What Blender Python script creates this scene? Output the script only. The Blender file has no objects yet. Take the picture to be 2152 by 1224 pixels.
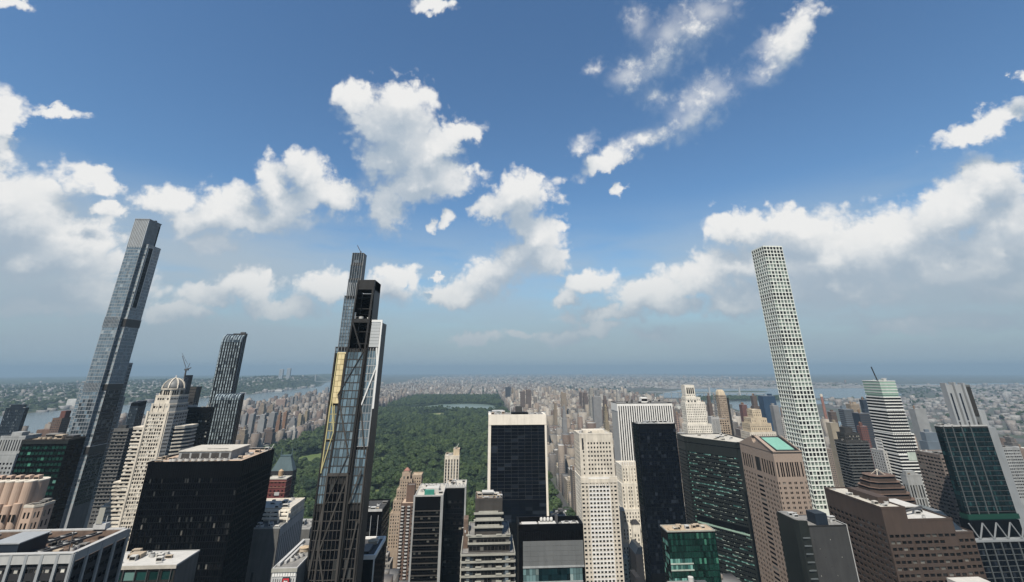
import bpy, bmesh, math, random
import numpy as np
from mathutils import Vector, Matrix
random.seed(7)
RNG = np.random.default_rng(11)
SC = bpy.context.scene
COL = SC.collection
rad = math.radians

# ------------------------------------------------------------------ camera
CAM_H = 260.0
cam_d = bpy.data.cameras.new("camera")
cam = bpy.data.objects.new("camera", cam_d)
COL.objects.link(cam)
cam_d.sensor_fit = 'HORIZONTAL'
cam_d.sensor_width = 36.0
cam_d.lens = 36.0 * 950.0 / 2152.0
cam_d.shift_x = 0.0
cam_d.shift_y = -(612.0 - 417.5) / 2152.0
cam_d.clip_start = 1.0
cam_d.clip_end = 120000.0
cam.location = (0, 0, CAM_H)
cam.rotation_euler = (Matrix.Rotation(rad(-3.49), 4, 'Z') @ Matrix.Rotation(rad(90 + 20.665), 4, 'X')
                      @ Matrix.Rotation(rad(-0.11), 4, 'Z')).to_euler()
SC.camera = cam

# ------------------------------------------------------------------ light
SUN_AZ = 180.0 + 24.0      # clockwise from grid north
SUN_EL = 56.0
sun_d = bpy.data.lights.new("sun", 'SUN')
sun_d.energy = 5.0
sun_d.angle = rad(0.53)
sun_d.color = (1.0, 0.93, 0.82)
sun = bpy.data.objects.new("sun", sun_d)
COL.objects.link(sun)
sv = Vector((math.sin(rad(SUN_AZ)) * math.cos(rad(SUN_EL)), math.cos(rad(SUN_AZ)) * math.cos(rad(SUN_EL)), math.sin(rad(SUN_EL))))
sun.rotation_euler = sv.to_track_quat('Z', 'Y').to_euler()
SC.view_settings.view_transform = 'Standard'
SC.view_settings.look = 'None'
SC.view_settings.exposure = 0.8
SC.view_settings.gamma = 1.0
SC.cycles.max_bounces = 5
SC.cycles.diffuse_bounces = 2
SC.cycles.glossy_bounces = 2
SC.cycles.transmission_bounces = 2
SC.cycles.volume_bounces = 0
SC.cycles.transparent_max_bounces = 6
SC.cycles.use_denoising = True
SC.cycles.use_adaptive_sampling = True
SC.cycles.adaptive_threshold = 0.015

# ------------------------------------------------------------------ sky with cumulus clouds
W = bpy.data.worlds.new("World")
SC.world = W
W.use_nodes = True
def build_world():
    class T:
        """small helper round one node tree"""
        def __init__(s, nt): s.nt = nt; s.N = nt.nodes; s.L = nt.links
        def put(s, sock, v):
            if isinstance(v, (int, float, tuple)): sock.default_value = v
            else: s.L.new(v, sock)
        def math(s, op, *a):
            n = s.N.new('ShaderNodeMath'); n.operation = op
            for i, v in enumerate(a): s.put(n.inputs[i], v)
            return n.outputs[0]
        def vec(s, op, *a, out=0):
            n = s.N.new('ShaderNodeVectorMath'); n.operation = op
            for i, v in enumerate(a): s.put(n.inputs[i], v)
            return n.outputs[out]
        def smooth(s, x, a, b):
            n = s.N.new('ShaderNodeMapRange'); n.interpolation_type = 'SMOOTHSTEP'
            s.put(n.inputs[0], x); n.inputs[1].default_value = a; n.inputs[2].default_value = b; return n.outputs[0]
        def mixc(s, f, a, b):
            n = s.N.new('ShaderNodeMix'); n.data_type = 'RGBA'; s.put(n.inputs[0], f); s.put(n.inputs[6], a); s.put(n.inputs[7], b); return n.outputs[2]
        def bg(s, c):
            n = s.N.new('ShaderNodeBackground'); n.inputs[1].default_value = SKY_STRENGTH; s.put(n.inputs[0], c); return n.outputs[0]
        def noise(s, scale, detail, rough, src):
            n = s.N.new('ShaderNodeTexNoise'); n.inputs['Scale'].default_value = scale
            n.inputs['Detail'].default_value = detail; n.inputs['Roughness'].default_value = rough; s.L.new(src, n.inputs['Vector']); return n
        def finish(s, d0, d1, fine, sky, hz, soft):
            dens = s.math('SUBTRACT', 1.0, s.math('ADD', d0, fine))           # > 0 inside a cloud
            up = s.math('SUBTRACT', d1, d0)                                     # upper, sunward side
            n = s.N.new('ShaderNodeMapRange'); n.interpolation_type = 'SMOOTHSTEP'       # crisp heads, soft undersides
            s.put(n.inputs[0], dens); n.inputs[1].default_value = -0.12; s.put(n.inputs[2], s.math('ADD', soft, s.smooth_to(up, -0.55, 0.20, 0.85, 0.28))); alpha = n.outputs[0]
            lit = s.math('ADD', s.math('MULTIPLY', up, 1.15), s.math('MULTIPLY', fine, -0.95))
            lit = s.math('ADD', lit, s.math('MULTIPLY', s.math('MINIMUM', dens, 1.0), -0.45))
            lit = s.smooth(lit, -0.58, 0.98)
            c = s.mixc(s.math('MULTIPLY', alpha, 0.97), sky, s.mixc(lit, CLOUD_DARK + (1,), CLOUD_LIT + (1,)))
            return s.bg(s.mixc(hz, c, HORIZON + (1,)))
        def smooth_to(s, x, a, b, c, d):
            n = s.N.new('ShaderNodeMapRange'); n.interpolation_type = 'SMOOTHSTEP'; s.put(n.inputs[0], x)
            for k, v in enumerate((a, b, c, d)): n.inputs[k + 1].default_value = v
            return n.outputs[0]
        def field(s, src, blobs):
            # evaluated one after another: each step carries the running value in z
            acc = None; sx = s.N.new('ShaderNodeSeparateXYZ'); s.L.new(src, sx.inputs[0])
            for (a, e, ra, re_, rot, pw) in blobs:
                if acc is None: p = src
                else:
                    c = s.N.new('ShaderNodeCombineXYZ'); s.L.new(sx.outputs[0], c.inputs[0]); s.L.new(sx.outputs[1], c.inputs[1]); s.L.new(acc, c.inputs[2]); p = c.outputs[0]
                if abs(rot) < 0.06: q = s.vec('MULTIPLY_ADD', p, (1 / ra, 1 / re_, 0), (-a / ra, -e / re_, pw))
                else:
                    m = s.N.new('ShaderNodeMapping'); m.vector_type = 'TEXTURE'
                    m.inputs['Location'].default_value = (a, e, 0); m.inputs['Rotation'].default_value = (0, 0, rot)
                    m.inputs['Scale'].default_value = (ra, re_, 1e9); s.L.new(p, m.inputs['Vector']); q = m.outputs[0]
                    if pw: q = s.vec('ADD', q, (0, 0, pw))
                d = s.vec('LENGTH', q, out=1)
                acc = d if acc is None else s.math('SMOOTH_MIN', acc, d, 0.55)
            return acc
    t = T(W.node_tree); t.N.clear()
    tc = t.N.new('ShaderNodeTexCoord').outputs['Generated']
    sp = t.N.new('ShaderNodeSeparateXYZ'); t.L.new(tc, sp.inputs[0])
    az = t.math('ARCTAN2', sp.outputs[0], sp.outputs[1]); el = t.math('ARCSINE', sp.outputs[2])
    cb = t.N.new('ShaderNodeCombineXYZ'); t.L.new(az, cb.inputs[0]); t.L.new(el, cb.inputs[1])
    # ragged edges: warp the directions with fractal noise
    n1 = t.noise(13.0, 7.0, 0.62, tc)
    vw = t.vec('ADD', cb.outputs[0], t.vec('MULTIPLY', t.vec('SUBTRACT', n1.outputs['Color'], (0.5, 0.5, 0.5)), (0.105, 0.085, 0.0)))
    n2 = t.noise(30.0, 5.0, 0.54, tc)
    bil = t.math('ABSOLUTE', t.math('MULTIPLY_ADD', n2.outputs[0], 2.0, -1.0))                # billows: round heads, sharp creases
    nb = t.noise(15.0, 3.0, 0.5, tc); bil2 = t.math('ABSOLUTE', t.math('MULTIPLY_ADD', nb.outputs[0], 2.0, -1.0))
    fine = t.math('SUBTRACT', 0.02, t.math('ADD', t.math('MULTIPLY', bil, 0.85), t.math('MULTIPLY', bil2, 0.75)))
    skn = t.N.new('ShaderNodeTexSky'); skn.sky_type = 'NISHITA'; skn.sun_disc = False
    skn.sun_elevation = rad(SUN_EL); skn.sun_rotation = rad(SUN_AZ)
    skn.altitude = 200.0; skn.air_density = SKY_AIR[0]; skn.dust_density = SKY_AIR[1]; skn.ozone_density = SKY_AIR[2]
    # thin grey-blue layers low over the horizon, and the thickening air at the horizon itself
    mp = t.N.new('ShaderNodeCombineXYZ'); t.L.new(t.math('MULTIPLY', az, 2.6), mp.inputs[0]); t.L.new(t.math('MULTIPLY', el, 13.0), mp.inputs[1])
    nv = t.noise(1.0, 5.0, 0.55, mp.outputs[0])
    side = t.smooth_to(t.math('ABSOLUTE', t.math('ADD', az, -0.06)), 0.2, 0.6, 0.62, 1.0)
    veil = t.math('MULTIPLY', t.smooth(nv.outputs[0], 0.27, 0.58), t.math('MULTIPLY', t.smooth_to(el, 0.17, 0.36, 0.92, 0.0), side))
    sky = t.mixc(veil, t.vec('MULTIPLY', skn.outputs[0], SKY_TINT), VEIL + (1,))
    hz = t.smooth_to(el, 0.0, 0.21, 0.93, 0.0)
    nw = t.noise(60.0, 4.0, 0.6, tc)
    wisp = t.math('MULTIPLY', t.smooth(el, 0.42, 0.52), t.math('MULTIPLY', t.smooth(az, 0.10, 0.2), t.smooth_to(az, 0.62, 0.75, 1.0, 0.0)))
    soft = t.math('MULTIPLY', t.math('MULTIPLY_ADD', wisp, 1.6, 0.18), t.math('MULTIPLY_ADD', nw.outputs[0], 1.6, 0.2))
    def generic():
        # clouds of the same kind go on outside the picture
        n3 = t.noise(2.6, 6.0, 0.55, tc)
        d = t.math('MULTIPLY_ADD', n3.outputs[0], -6.0, 4.35)
        d = t.math('ADD', d, t.smooth(el, 0.5, 1.3)); d = t.math('ADD', d, t.smooth(t.math('MULTIPLY', el, -1.0), -0.08, 0.0))
        return t.finish(d, t.math('ADD', d, t.math('MULTIPLY', t.math('SUBTRACT', n2.outputs[0], 0.45), 1.5)), fine, sky, hz, soft)
    def near(b_, a0, a1, e0, e1):
        a, e, ra, re_, rot, pw = b_; c, s_ = math.cos(rot), math.sin(rot); best = 1e9
        for i in range(13):
            for j in range(13):
                x = a0 - .06 + (a1 - a0 + .12) * i / 12 - a; y = e0 - .05 + (e1 - e0 + .13) * j / 12 - e
                best = min(best, ((x * c + y * s_) / ra) ** 2 + ((-x * s_ + y * c) / re_) ** 2)
        return best < 2.3 ** 2
    def mixs(f, a, b_):
        m = t.N.new('ShaderNodeMixShader'); t.L.new(f, m.inputs[0]); t.L.new(a, m.inputs[1]); t.L.new(b_, m.inputs[2]); return m.outputs[0]
    def leaf(bl):
        g = bpy.data.node_groups.new('cloud_bank', 'ShaderNodeTree')
        for nm, ty in (('vec', 'NodeSocketVector'), ('fine', 'NodeSocketFloat'), ('sky', 'NodeSocketColor'), ('hz', 'NodeSocketFloat'), ('soft', 'NodeSocketFloat')): g.interface.new_socket(nm, in_out='INPUT', socket_type=ty)
        g.interface.new_socket('bg', in_out='OUTPUT', socket_type='NodeSocketShader')
        q = T(g); gi = q.N.new('NodeGroupInput'); go = q.N.new('NodeGroupOutput')
        d0 = q.field(gi.outputs[0], bl)
        zc = q.N.new('ShaderNodeCombineXYZ'); q.L.new(q.math('MULTIPLY', d0, 0.0), zc.inputs[0])
        d1 = q.field(q.vec('ADD', q.vec('ADD', gi.outputs[0], (0.014, 0.050, 0.0)), zc.outputs[0]), bl)
        q.L.new(q.finish(d0, d1, gi.outputs[1], gi.outputs[2], gi.outputs[3], gi.outputs[4]), go.inputs[0])
        n = t.N.new('ShaderNodeGroup'); n.node_tree = g; t.L.new(vw, n.inputs[0]); t.L.new(fine, n.inputs[1]); t.L.new(sky, n.inputs[2]); t.L.new(hz, n.inputs[3]); t.L.new(soft, n.inputs[4]); return n.outputs[0]
    def tree(a0, a1, e0, e1, depth):
        bl = [b_ for b_ in CLOUDS if near(b_, a0, a1, e0, e1)]
        if not bl: return t.bg(t.mixc(hz, sky, HORIZON + (1,)))
        if len(bl) <= 11 or depth == 0: return leaf(bl)
        if (a1 - a0) > (e1 - e0): mid = (a0 + a1) / 2; return mixs(t.math('GREATER_THAN', az, mid), tree(a0, mid, e0, e1, depth - 1), tree(mid, a1, e0, e1, depth - 1))
        mid = (e0 + e1) / 2; return mixs(t.math('GREATER_THAN', el, mid), tree(a0, a1, e0, mid, depth - 1), tree(a0, a1, mid, e1, depth - 1))
    aaz = t.math('ABSOLUTE', t.math('ADD', az, -0.06))
    inframe = t.math('MULTIPLY', t.math('LESS_THAN', aaz, 1.04), t.math('MULTIPLY', t.math('LESS_THAN', el, 0.86), t.math('GREATER_THAN', el, 0.0)))
    out = t.N.new('ShaderNodeOutputWorld'); t.L.new(mixs(inframe, generic(), tree(-0.98, 1.10, 0.0, 0.86, 5)), out.inputs[0])
    W.cycles.sampling_method = 'MANUAL'; W.cycles.sample_map_resolution = 512
SKY_STRENGTH = 0.0595
SKY_AIR = (1.2, 0.3, 3.0)
SKY_TINT = (0.84, 1.07, 1.20)
CLOUD_DARK = (3.9, 4.7, 5.55)
CLOUD_LIT = (8.6, 8.55, 8.4)
VEIL = (4.2, 5.0, 5.7)
HORIZON = (3.15, 4.0, 4.65)
CLOUDS = [(-0.7822, 0.2304, 0.0511, 0.0651, 0.32, 0.0), (-0.8163, 0.2508, 0.0318, 0.0373, 0.29, 0.0), (-0.7283, 0.193, 0.0716, 0.0356, 0.15, 0.0), (-0.6945, 0.251, 0.021, 0.0117, 0.2, 0.1), (-0.7671, 0.1566, 0.0862, 0.0337, 0.14, 0.1), (-0.7225, 0.2941, 0.0408, 0.0204, -0.24, 0.25), (-0.851, 0.3497, 0.0211, 0.0443, 0.27, 0.1), (-0.8057, 0.3781, 0.0285, 0.0101, 0.26, 0.2), (-0.6194, 0.2799, 0.0363, 0.0302, 0.15, 0.0), (-0.5327, 0.2792, 0.0643, 0.0453, 0.43, 0.0), (-0.4597, 0.3336, 0.0317, 0.0513, 0.19, 0.0), (-0.3981, 0.3729, 0.0445, 0.0549, 0.18, 0.0), (-0.339, 0.3326, 0.0457, 0.0415, 0.02, 0.05), (-0.4729, 0.266, 0.0871, 0.0329, 0.13, 0.1), (-0.5426, 0.2153, 0.0487, 0.022, 0.12, 0.25), (-0.4683, 0.1532, 0.0535, 0.037, -0.01, 0.15), (-0.5237, 0.1227, 0.0477, 0.023, 0.04, 0.25), (-0.3242, 0.1593, 0.0608, 0.0317, 0.03, 0.2), (-0.3961, 0.1137, 0.1016, 0.0226, 0.04, 0.3), (-0.5599, 0.0913, 0.0602, 0.017, 0.05, 0.35), (-0.3282, 0.5463, 0.0414, 0.0305, 0.18, 0.05), (-0.2198, 0.5033, 0.0966, 0.0769, 0.09, 0.0), (-0.2084, 0.5546, 0.0691, 0.0378, 0.1, 0.0), (-0.2337, 0.4309, 0.0671, 0.0472, 0.09, 0.0), (-0.1586, 0.3836, 0.1358, 0.0394, 0.15, 0.0), (-0.2255, 0.3247, 0.051, 0.0471, -0.06, 0.1), (-0.0732, 0.4926, 0.072, 0.0264, 0.26, 0.1), (-0.1257, 0.4645, 0.051, 0.0327, 0.06, 0.1), (-0.0864, 0.313, 0.0208, 0.0198, -0.1, 0.15), (-0.1273, 0.2956, 0.0181, 0.0131, 0.03, 0.25), (-0.189, 0.1879, 0.0491, 0.0272, 0.02, 0.1), (-0.2201, 0.1531, 0.073, 0.0307, 0.02, 0.25), (0.0857, 0.3663, 0.0763, 0.0469, 0.12, 0.0), (0.0152, 0.3367, 0.0449, 0.0289, -0.0, 0.15), (0.1173, 0.2735, 0.0641, 0.0506, -0.03, 0.0), (0.1397, 0.2264, 0.0539, 0.0413, -0.02, 0.05), (0.0331, 0.1964, 0.0787, 0.0411, 0.24, 0.0), (-0.0596, 0.1478, 0.0723, 0.0253, 0.01, 0.05), (0.0019, 0.1707, 0.0733, 0.032, -0.0, 0.0), (-0.101, 0.1932, 0.011, 0.0075, 0.0, 0.1), (-0.0161, 0.06, 0.0532, 0.0162, 0.13, 0.25), (0.0695, 0.0716, 0.0364, 0.0102, -0.0, 0.3), (0.455, 0.6346, 0.1262, 0.0459, 0.37, 0.12), (0.3912, 0.7064, 0.05, 0.0345, -0.2, 0.25), (0.5544, 0.6844, 0.0933, 0.0382, 0.11, 0.15), (0.3752, 0.6012, 0.0672, 0.0323, 0.38, 0.15), (0.7008, 0.5907, 0.0926, 0.0317, 0.55, 0.3), (0.6442, 0.5506, 0.0456, 0.0231, 0.38, 0.3), (0.4937, 0.5173, 0.1112, 0.0475, 0.39, 0.1), (0.3857, 0.4714, 0.0664, 0.0277, 0.16, 0.2), (0.2885, 0.4368, 0.0686, 0.0198, 0.38, 0.2), (0.2352, 0.4772, 0.0363, 0.0262, -0.09, 0.25), (0.2805, 0.6329, 0.0276, 0.0145, 0.1, 0.15), (0.4079, 0.5523, 0.0392, 0.0267, -0.19, 0.25), (0.3046, 0.3736, 0.0159, 0.0152, -0.04, 0.25), (0.231, 0.1701, 0.052, 0.0272, 0.23, 0.05), (0.1933, 0.1342, 0.0429, 0.0147, -0.02, 0.15), (0.3584, 0.1513, 0.0847, 0.0283, 0.09, 0.05), (0.2764, 0.1059, 0.1109, 0.0143, -0.03, 0.3), (0.4544, 0.1715, 0.0615, 0.0338, -0.05, 0.05), (0.5494, 0.2631, 0.0637, 0.0376, -0.13, 0.0), (0.6499, 0.2464, 0.0772, 0.0411, -0.15, 0.0), (0.5792, 0.1928, 0.1123, 0.0419, -0.11, 0.05), (0.7246, 0.1999, 0.0902, 0.0525, -0.13, 0.05), (0.4992, 0.1176, 0.0737, 0.0286, -0.04, 0.15), (0.6828, 0.1382, 0.1147, 0.0384, -0.09, 0.15), (0.9221, 0.2787, 0.0343, 0.0428, -0.23, 0.0), (0.886, 0.2472, 0.0626, 0.0419, 0.08, 0.0), (0.8523, 0.2168, 0.061, 0.0479, -0.15, 0.05), (0.9158, 0.2026, 0.0394, 0.0599, -0.31, 0.0), (0.864, 0.1469, 0.0807, 0.0381, -0.13, 0.1), (0.9006, 0.1133, 0.052, 0.0287, -0.07, 0.2), (0.7195, 0.1183, 0.0378, 0.0235, -0.01, 0.05), (0.9195, 0.3541, 0.0535, 0.0181, 0.16, 0.2), (0.9643, 0.3577, 0.0213, 0.0144, 0.21, 0.25), (0.9857, 0.4085, 0.0111, 0.0131, 0.66, 0.15), (0.1649, 0.0634, 0.065, 0.0162, -0.01, 0.35), (0.3492, 0.0663, 0.0599, 0.0176, -0.02, 0.35), (0.245, 0.0796, 0.0616, 0.0141, -0.02, 0.4), (-0.1544, 0.7509, 0.06, 0.0152, -0.02, 0.3), (-0.8856, 0.5106, 0.0281, 0.01, 0.32, 0.35), (0.8602, 0.0554, 0.059, 0.0143, -0.05, 0.4), (-0.7014, 0.1107, 0.1086, 0.0262, 0.09, 0.35), (-0.7496, 0.0916, 0.0672, 0.0218, 0.07, 0.4), (0.7587, 0.0687, 0.088, 0.019, -0.05, 0.4), (-0.7555, 0.1916, 0.0711, 0.0309, 0.17, 0.1), (-0.5797, 0.2488, 0.0473, 0.0272, 0.14, 0.1), (-0.1995, 0.4702, 0.0716, 0.0647, 0.06, 0.0), (-0.1397, 0.4243, 0.0837, 0.0438, 0.05, 0.0), (0.6813, 0.1978, 0.112, 0.045, -0.14, 0.05), (0.792, 0.205, 0.0615, 0.0417, -0.14, 0.05), (0.5364, 0.188, 0.0855, 0.0388, -0.09, 0.1), (0.0763, 0.3159, 0.0468, 0.0444, -0.06, 0.1), (0.0864, 0.2323, 0.068, 0.0436, -0.02, 0.1), (0.8966, 0.1704, 0.0502, 0.0444, 0.12, 0.0), (-0.4112, 0.3129, 0.0587, 0.0402, 0.11, 0.1), (-0.7985, 0.1973, 0.0487, 0.0441, -0.09, 0.0), (0.3836, 0.1233, 0.1134, 0.024, -0.05, 0.2), (0.6084, 0.1366, 0.0916, 0.031, -0.08, 0.15), (0.6839, 0.176, 0.1529, 0.0621, -0.12, 0.02), (0.8268, 0.1524, 0.0968, 0.059, -0.09, 0.02), (-0.791, 0.2062, 0.0722, 0.0794, 0.55, 0.0), (-0.7233, 0.1524, 0.0935, 0.0311, 0.12, 0.1), (0.8778, 0.1022, 0.0587, 0.0291, -0.06, 0.2), (0.5273, 0.1339, 0.1003, 0.0323, -0.06, 0.15), (0.505, 0.6607, 0.1204, 0.0577, 0.2, 0.0), (0.3766, 0.6107, 0.0703, 0.0467, 0.27, 0.05), (0.5317, 0.5284, 0.0749, 0.0466, 0.29, 0.0), (0.687, 0.5732, 0.069, 0.0375, 0.53, 0.15)]

build_world()

# ------------------------------------------------------------------ materials
TONE_K = 0.72           # all surface colours are scaled to suit the exposure
MATS = {}
def nodes_of(name):
    m = bpy.data.materials.new(name); m.use_nodes = True
    nt = m.node_tree; b = nt.nodes['Principled BSDF']
    MATS[name] = m
    return m, nt, b
def nmath(nt, op, a, b=None, c=None):
    n = nt.nodes.new('ShaderNodeMath'); n.operation = op
    for i, v in enumerate((a, b, c)):
        if v is None: continue
        if isinstance(v, (int, float)): n.inputs[i].default_value = v
        else: nt.links.new(v, n.inputs[i])
    return n.outputs[0]
def nmix(nt, f, a, b):
    n = nt.nodes.new('ShaderNodeMix'); n.data_type = 'RGBA'
    for i, v in ((0, f), (6, a), (7, b)):
        if isinstance(v, (int, float)): n.inputs[i].default_value = v
        elif isinstance(v, tuple): n.inputs[i].default_value = v if len(v) == 4 else v + (1,)
        else: nt.links.new(v, n.inputs[i])
    return n.outputs[2]
def wall(name, c, rough=0.8, var=0.28, scale=0.12, metal=0.0, streak=True, spec=0.3):
    """stone / concrete / metal with blotches and rain streaks"""
    c = tuple(x * TONE_K for x in c)
    m, nt, b = nodes_of(name)
    tc = nt.nodes.new('ShaderNodeTexCoord').outputs['Object']
    mp = nt.nodes.new('ShaderNodeMapping'); nt.links.new(tc, mp.inputs[0])
    mp.inputs['Scale'].default_value = (1, 1, 0.12) if streak else (1, 1, 1)
    n = nt.nodes.new('ShaderNodeTexNoise'); n.inputs['Scale'].default_value = scale * 4; n.inputs['Detail'].default_value = 5
    nt.links.new(mp.outputs[0], n.inputs['Vector'])
    n2 = nt.nodes.new('ShaderNodeTexNoise'); n2.inputs['Scale'].default_value = scale; n2.inputs['Detail'].default_value = 4
    nt.links.new(tc, n2.inputs['Vector'])
    f = nmath(nt, 'ADD', nmath(nt, 'MULTIPLY', n.outputs[0], 0.6), nmath(nt, 'MULTIPLY', n2.outputs[0], 0.6))
    rmp = nt.nodes.new('ShaderNodeMapRange'); nt.links.new(f, rmp.inputs[0]); rmp.inputs[1].default_value = 0.38; rmp.inputs[2].default_value = 0.82
    lo = tuple(x * (1 - var) for x in c); hi = tuple(min(1, x * (1 + var * 0.6)) for x in c)
    nt.links.new(nmix(nt, rmp.outputs[0], lo, hi), b.inputs['Base Color'])
    b.inputs['Roughness'].default_value = rough; b.inputs['Metallic'].default_value = metal
    b.inputs['Specular IOR Level'].default_value = spec
    return m
def glass(name, dark, light=(0.5, 0.52, 0.5), p=0.15, rough=0.06, spec=0.5, metal=0.0, jitter=0.5, tilt=0.0):
    """window pane seen from outside: dark room, some with blinds drawn; every pane its own tone"""
    dark = tuple(x * TONE_K for x in dark); light = tuple(x * TONE_K for x in light)
    m, nt, b = nodes_of(name)
    oi = nt.nodes.new('ShaderNodeObjectInfo'); ge = nt.nodes.new('ShaderNodeNewGeometry')
    r = nmath(nt, 'FRACT', nmath(nt, 'ADD', nmath(nt, 'MULTIPLY', oi.outputs['Random'], 17.3), nmath(nt, 'MULTIPLY', ge.outputs['Random Per Island'], 7.7)))
    r2 = nmath(nt, 'FRACT', nmath(nt, 'MULTIPLY', r, 31.7))
    tone = nmath(nt, 'MULTIPLY_ADD', r2, jitter * 2, 1 - jitter)
    vm = nt.nodes.new('ShaderNodeVectorMath'); vm.operation = 'SCALE'; vm.inputs[0].default_value = dark; nt.links.new(tone, vm.inputs['Scale'])
    isl = nmath(nt, 'GREATER_THAN', r, 1 - p)
    vl = nt.nodes.new('ShaderNodeVectorMath'); vl.operation = 'SCALE'; vl.inputs[0].default_value = light
    nt.links.new(nmath(nt, 'MULTIPLY_ADD', r2, 0.7, 0.45), vl.inputs['Scale'])
    nt.links.new(nmix(nt, isl, vm.outputs[0], vl.outputs[0]), b.inputs['Base Color'])
    b.inputs['Roughness'].default_value = rough; b.inputs['Specular IOR Level'].default_value = spec; b.inputs['Metallic'].default_value = metal
    if tilt:
        # panes are never quite coplanar: bow each reflection a little
        tcn = nt.nodes.new('ShaderNodeTexCoord'); n = nt.nodes.new('ShaderNodeTexNoise'); n.inputs['Scale'].default_value = 0.18
        nt.links.new(tcn.outputs['Object'], n.inputs['Vector']); bp = nt.nodes.new('ShaderNodeBump')
        bp.inputs['Strength'].default_value = tilt; bp.inputs['Distance'].default_value = 2.0
        nt.links.new(n.outputs[0], bp.inputs['Height']); nt.links.new(bp.outputs[0], b.inputs['Normal'])
    return m

# ------------------------------------------------------------------ mesh helpers
class MB:
    """collects faces in world metres; build() links them as one mesh object"""
    def __init__(s): s.v = []; s.f = []
    def quad(s, a, b, c, d):
        n = len(s.v); s.v += [a, b, c, d]; s.f.append((n, n + 1, n + 2, n + 3))
    def box(s, x0, x1, y0, y1, z0, z1):
        n = len(s.v)
        s.v += [(x0, y0, z0), (x1, y0, z0), (x1, y1, z0), (x0, y1, z0), (x0, y0, z1), (x1, y0, z1), (x1, y1, z1), (x0, y1, z1)]
        s.f += [(n, n + 3, n + 2, n + 1), (n + 4, n + 5, n + 6, n + 7), (n, n + 1, n + 5, n + 4), (n + 1, n + 2, n + 6, n + 5), (n + 2, n + 3, n + 7, n + 6), (n + 3, n, n + 4, n + 7)]
        return s
    def prism(s, poly, z0, z1, top=None):
        n = len(s.v); k = len(poly); top = top or poly
        s.v += [(x, y, z0) for x, y in poly] + [(x, y, z1) for x, y in top]
        s.f.append(tuple(n + i for i in reversed(range(k)))); s.f.append(tuple(n + k + i for i in range(k)))
        for i in range(k):
            j = (i + 1) % k; s.f.append((n + i, n + j, n + k + j, n + k + i))
        return s
    def bar(s, a, b, w, h=None):
        """square bar from a to b"""
        a = Vector(a); b = Vector(b); d = (b - a).normalized(); h = h or w
        up = Vector((0, 0, 1)) if abs(d.z) < 0.95 else Vector((0, 1, 0))
        u = d.cross(up).normalized() * (w / 2); t = d.cross(u).normalized() * (h / 2)
        n = len(s.v)
        for p in (a, b):
            for q in (u + t, -u + t, -u - t, u - t): s.v.append(tuple(p + q))
        s.f += [(n, n + 1, n + 2, n + 3), (n + 7, n + 6, n + 5, n + 4)] + [(n + i, n + 4 + i, n + 4 + (i + 1) % 4, n + (i + 1) % 4) for i in range(4)]
        return s
    def lathe(s, x, y, prof, seg=16):
        """prof: list of (r, z) from the bottom up"""
        n = len(s.v); k = len(prof)
        for r, z in prof:
            for i in range(seg):
                t = 2 * math.pi * i / seg; s.v.append((x + r * math.cos(t), y + r * math.sin(t), z))
        for j in range(k - 1):
            for i in range(seg):
                i2 = (i + 1) % seg; s.f.append((n + j * seg + i, n + j * seg + i2, n + (j + 1) * seg + i2, n + (j + 1) * seg + i))
        s.f.append(tuple(n + i for i in reversed(range(seg)))); s.f.append(tuple(n + (k - 1) * seg + i for i in range(seg)))
        return s
    def sheet(s, prof, x0, x1):
        """profile of (y, z) points extruded along x as a solid"""
        n = len(s.v); k = len(prof)
        s.v += [(x0, y, z) for y, z in prof] + [(x1, y, z) for y, z in prof]
        s.f.append(tuple(n + i for i in range(k))); s.f.append(tuple(n + k + i for i in reversed(range(k))))
        for i in range(k):
            j = (i + 1) % k; s.f.append((n + j, n + i, n + k + i, n + k + j))
        return s
    def build(s, name, mat, parent=None, smooth=False):
        me = bpy.data.meshes.new(name)
        if parent is not None:
            ox, oy, oz = ORIG[parent.name]
            vs = [(x - ox, y - oy, z - oz) for x, y, z in s.v]
        else: vs = s.v
        me.from_pydata(vs, [], s.f)
        me.materials.append(MATS[mat])
        if smooth: me.shade_smooth()
        ob = bpy.data.objects.new(name, me); COL.objects.link(ob)
        if parent is not None:
            ob.parent = parent; ORIG[ob.name] = ORIG[parent.name]
        return ob
ORIG = {}
def rect(x0, x1, y0, y1): return [(x0, y0), (x1, y0), (x1, y1), (x0, y1)]
def offset_poly(poly, ds):
    """move edge i inward by ds[i] (counter-clockwise polygon)"""
    k = len(poly); lines = []
    for i in range(k):
        a = Vector(poly[i]); b = Vector(poly[(i + 1) % k]); u = (b - a).normalized(); n = Vector((-u.y, u.x)); lines.append((a + n * ds[i], u))
    out = []
    for i in range(k):
        p, u = lines[i - 1]; q, w = lines[i]
        den = u.x * w.y - u.y * w.x
        if abs(den) < 1e-6: out.append((q.x, q.y)); continue
        t = ((q.x - p.x) * w.y - (q.y - p.y) * w.x) / den
        out.append((p.x + u.x * t, p.y + u.y * t))
    return out
def tag(o, label=None, cat=None, group=None, kind=None):
    if label: o['label'] = label
    if cat: o['category'] = cat
    if group: o['group'] = group
    if kind: o['kind'] = kind
    return o
PANE_MESH = {}
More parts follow.
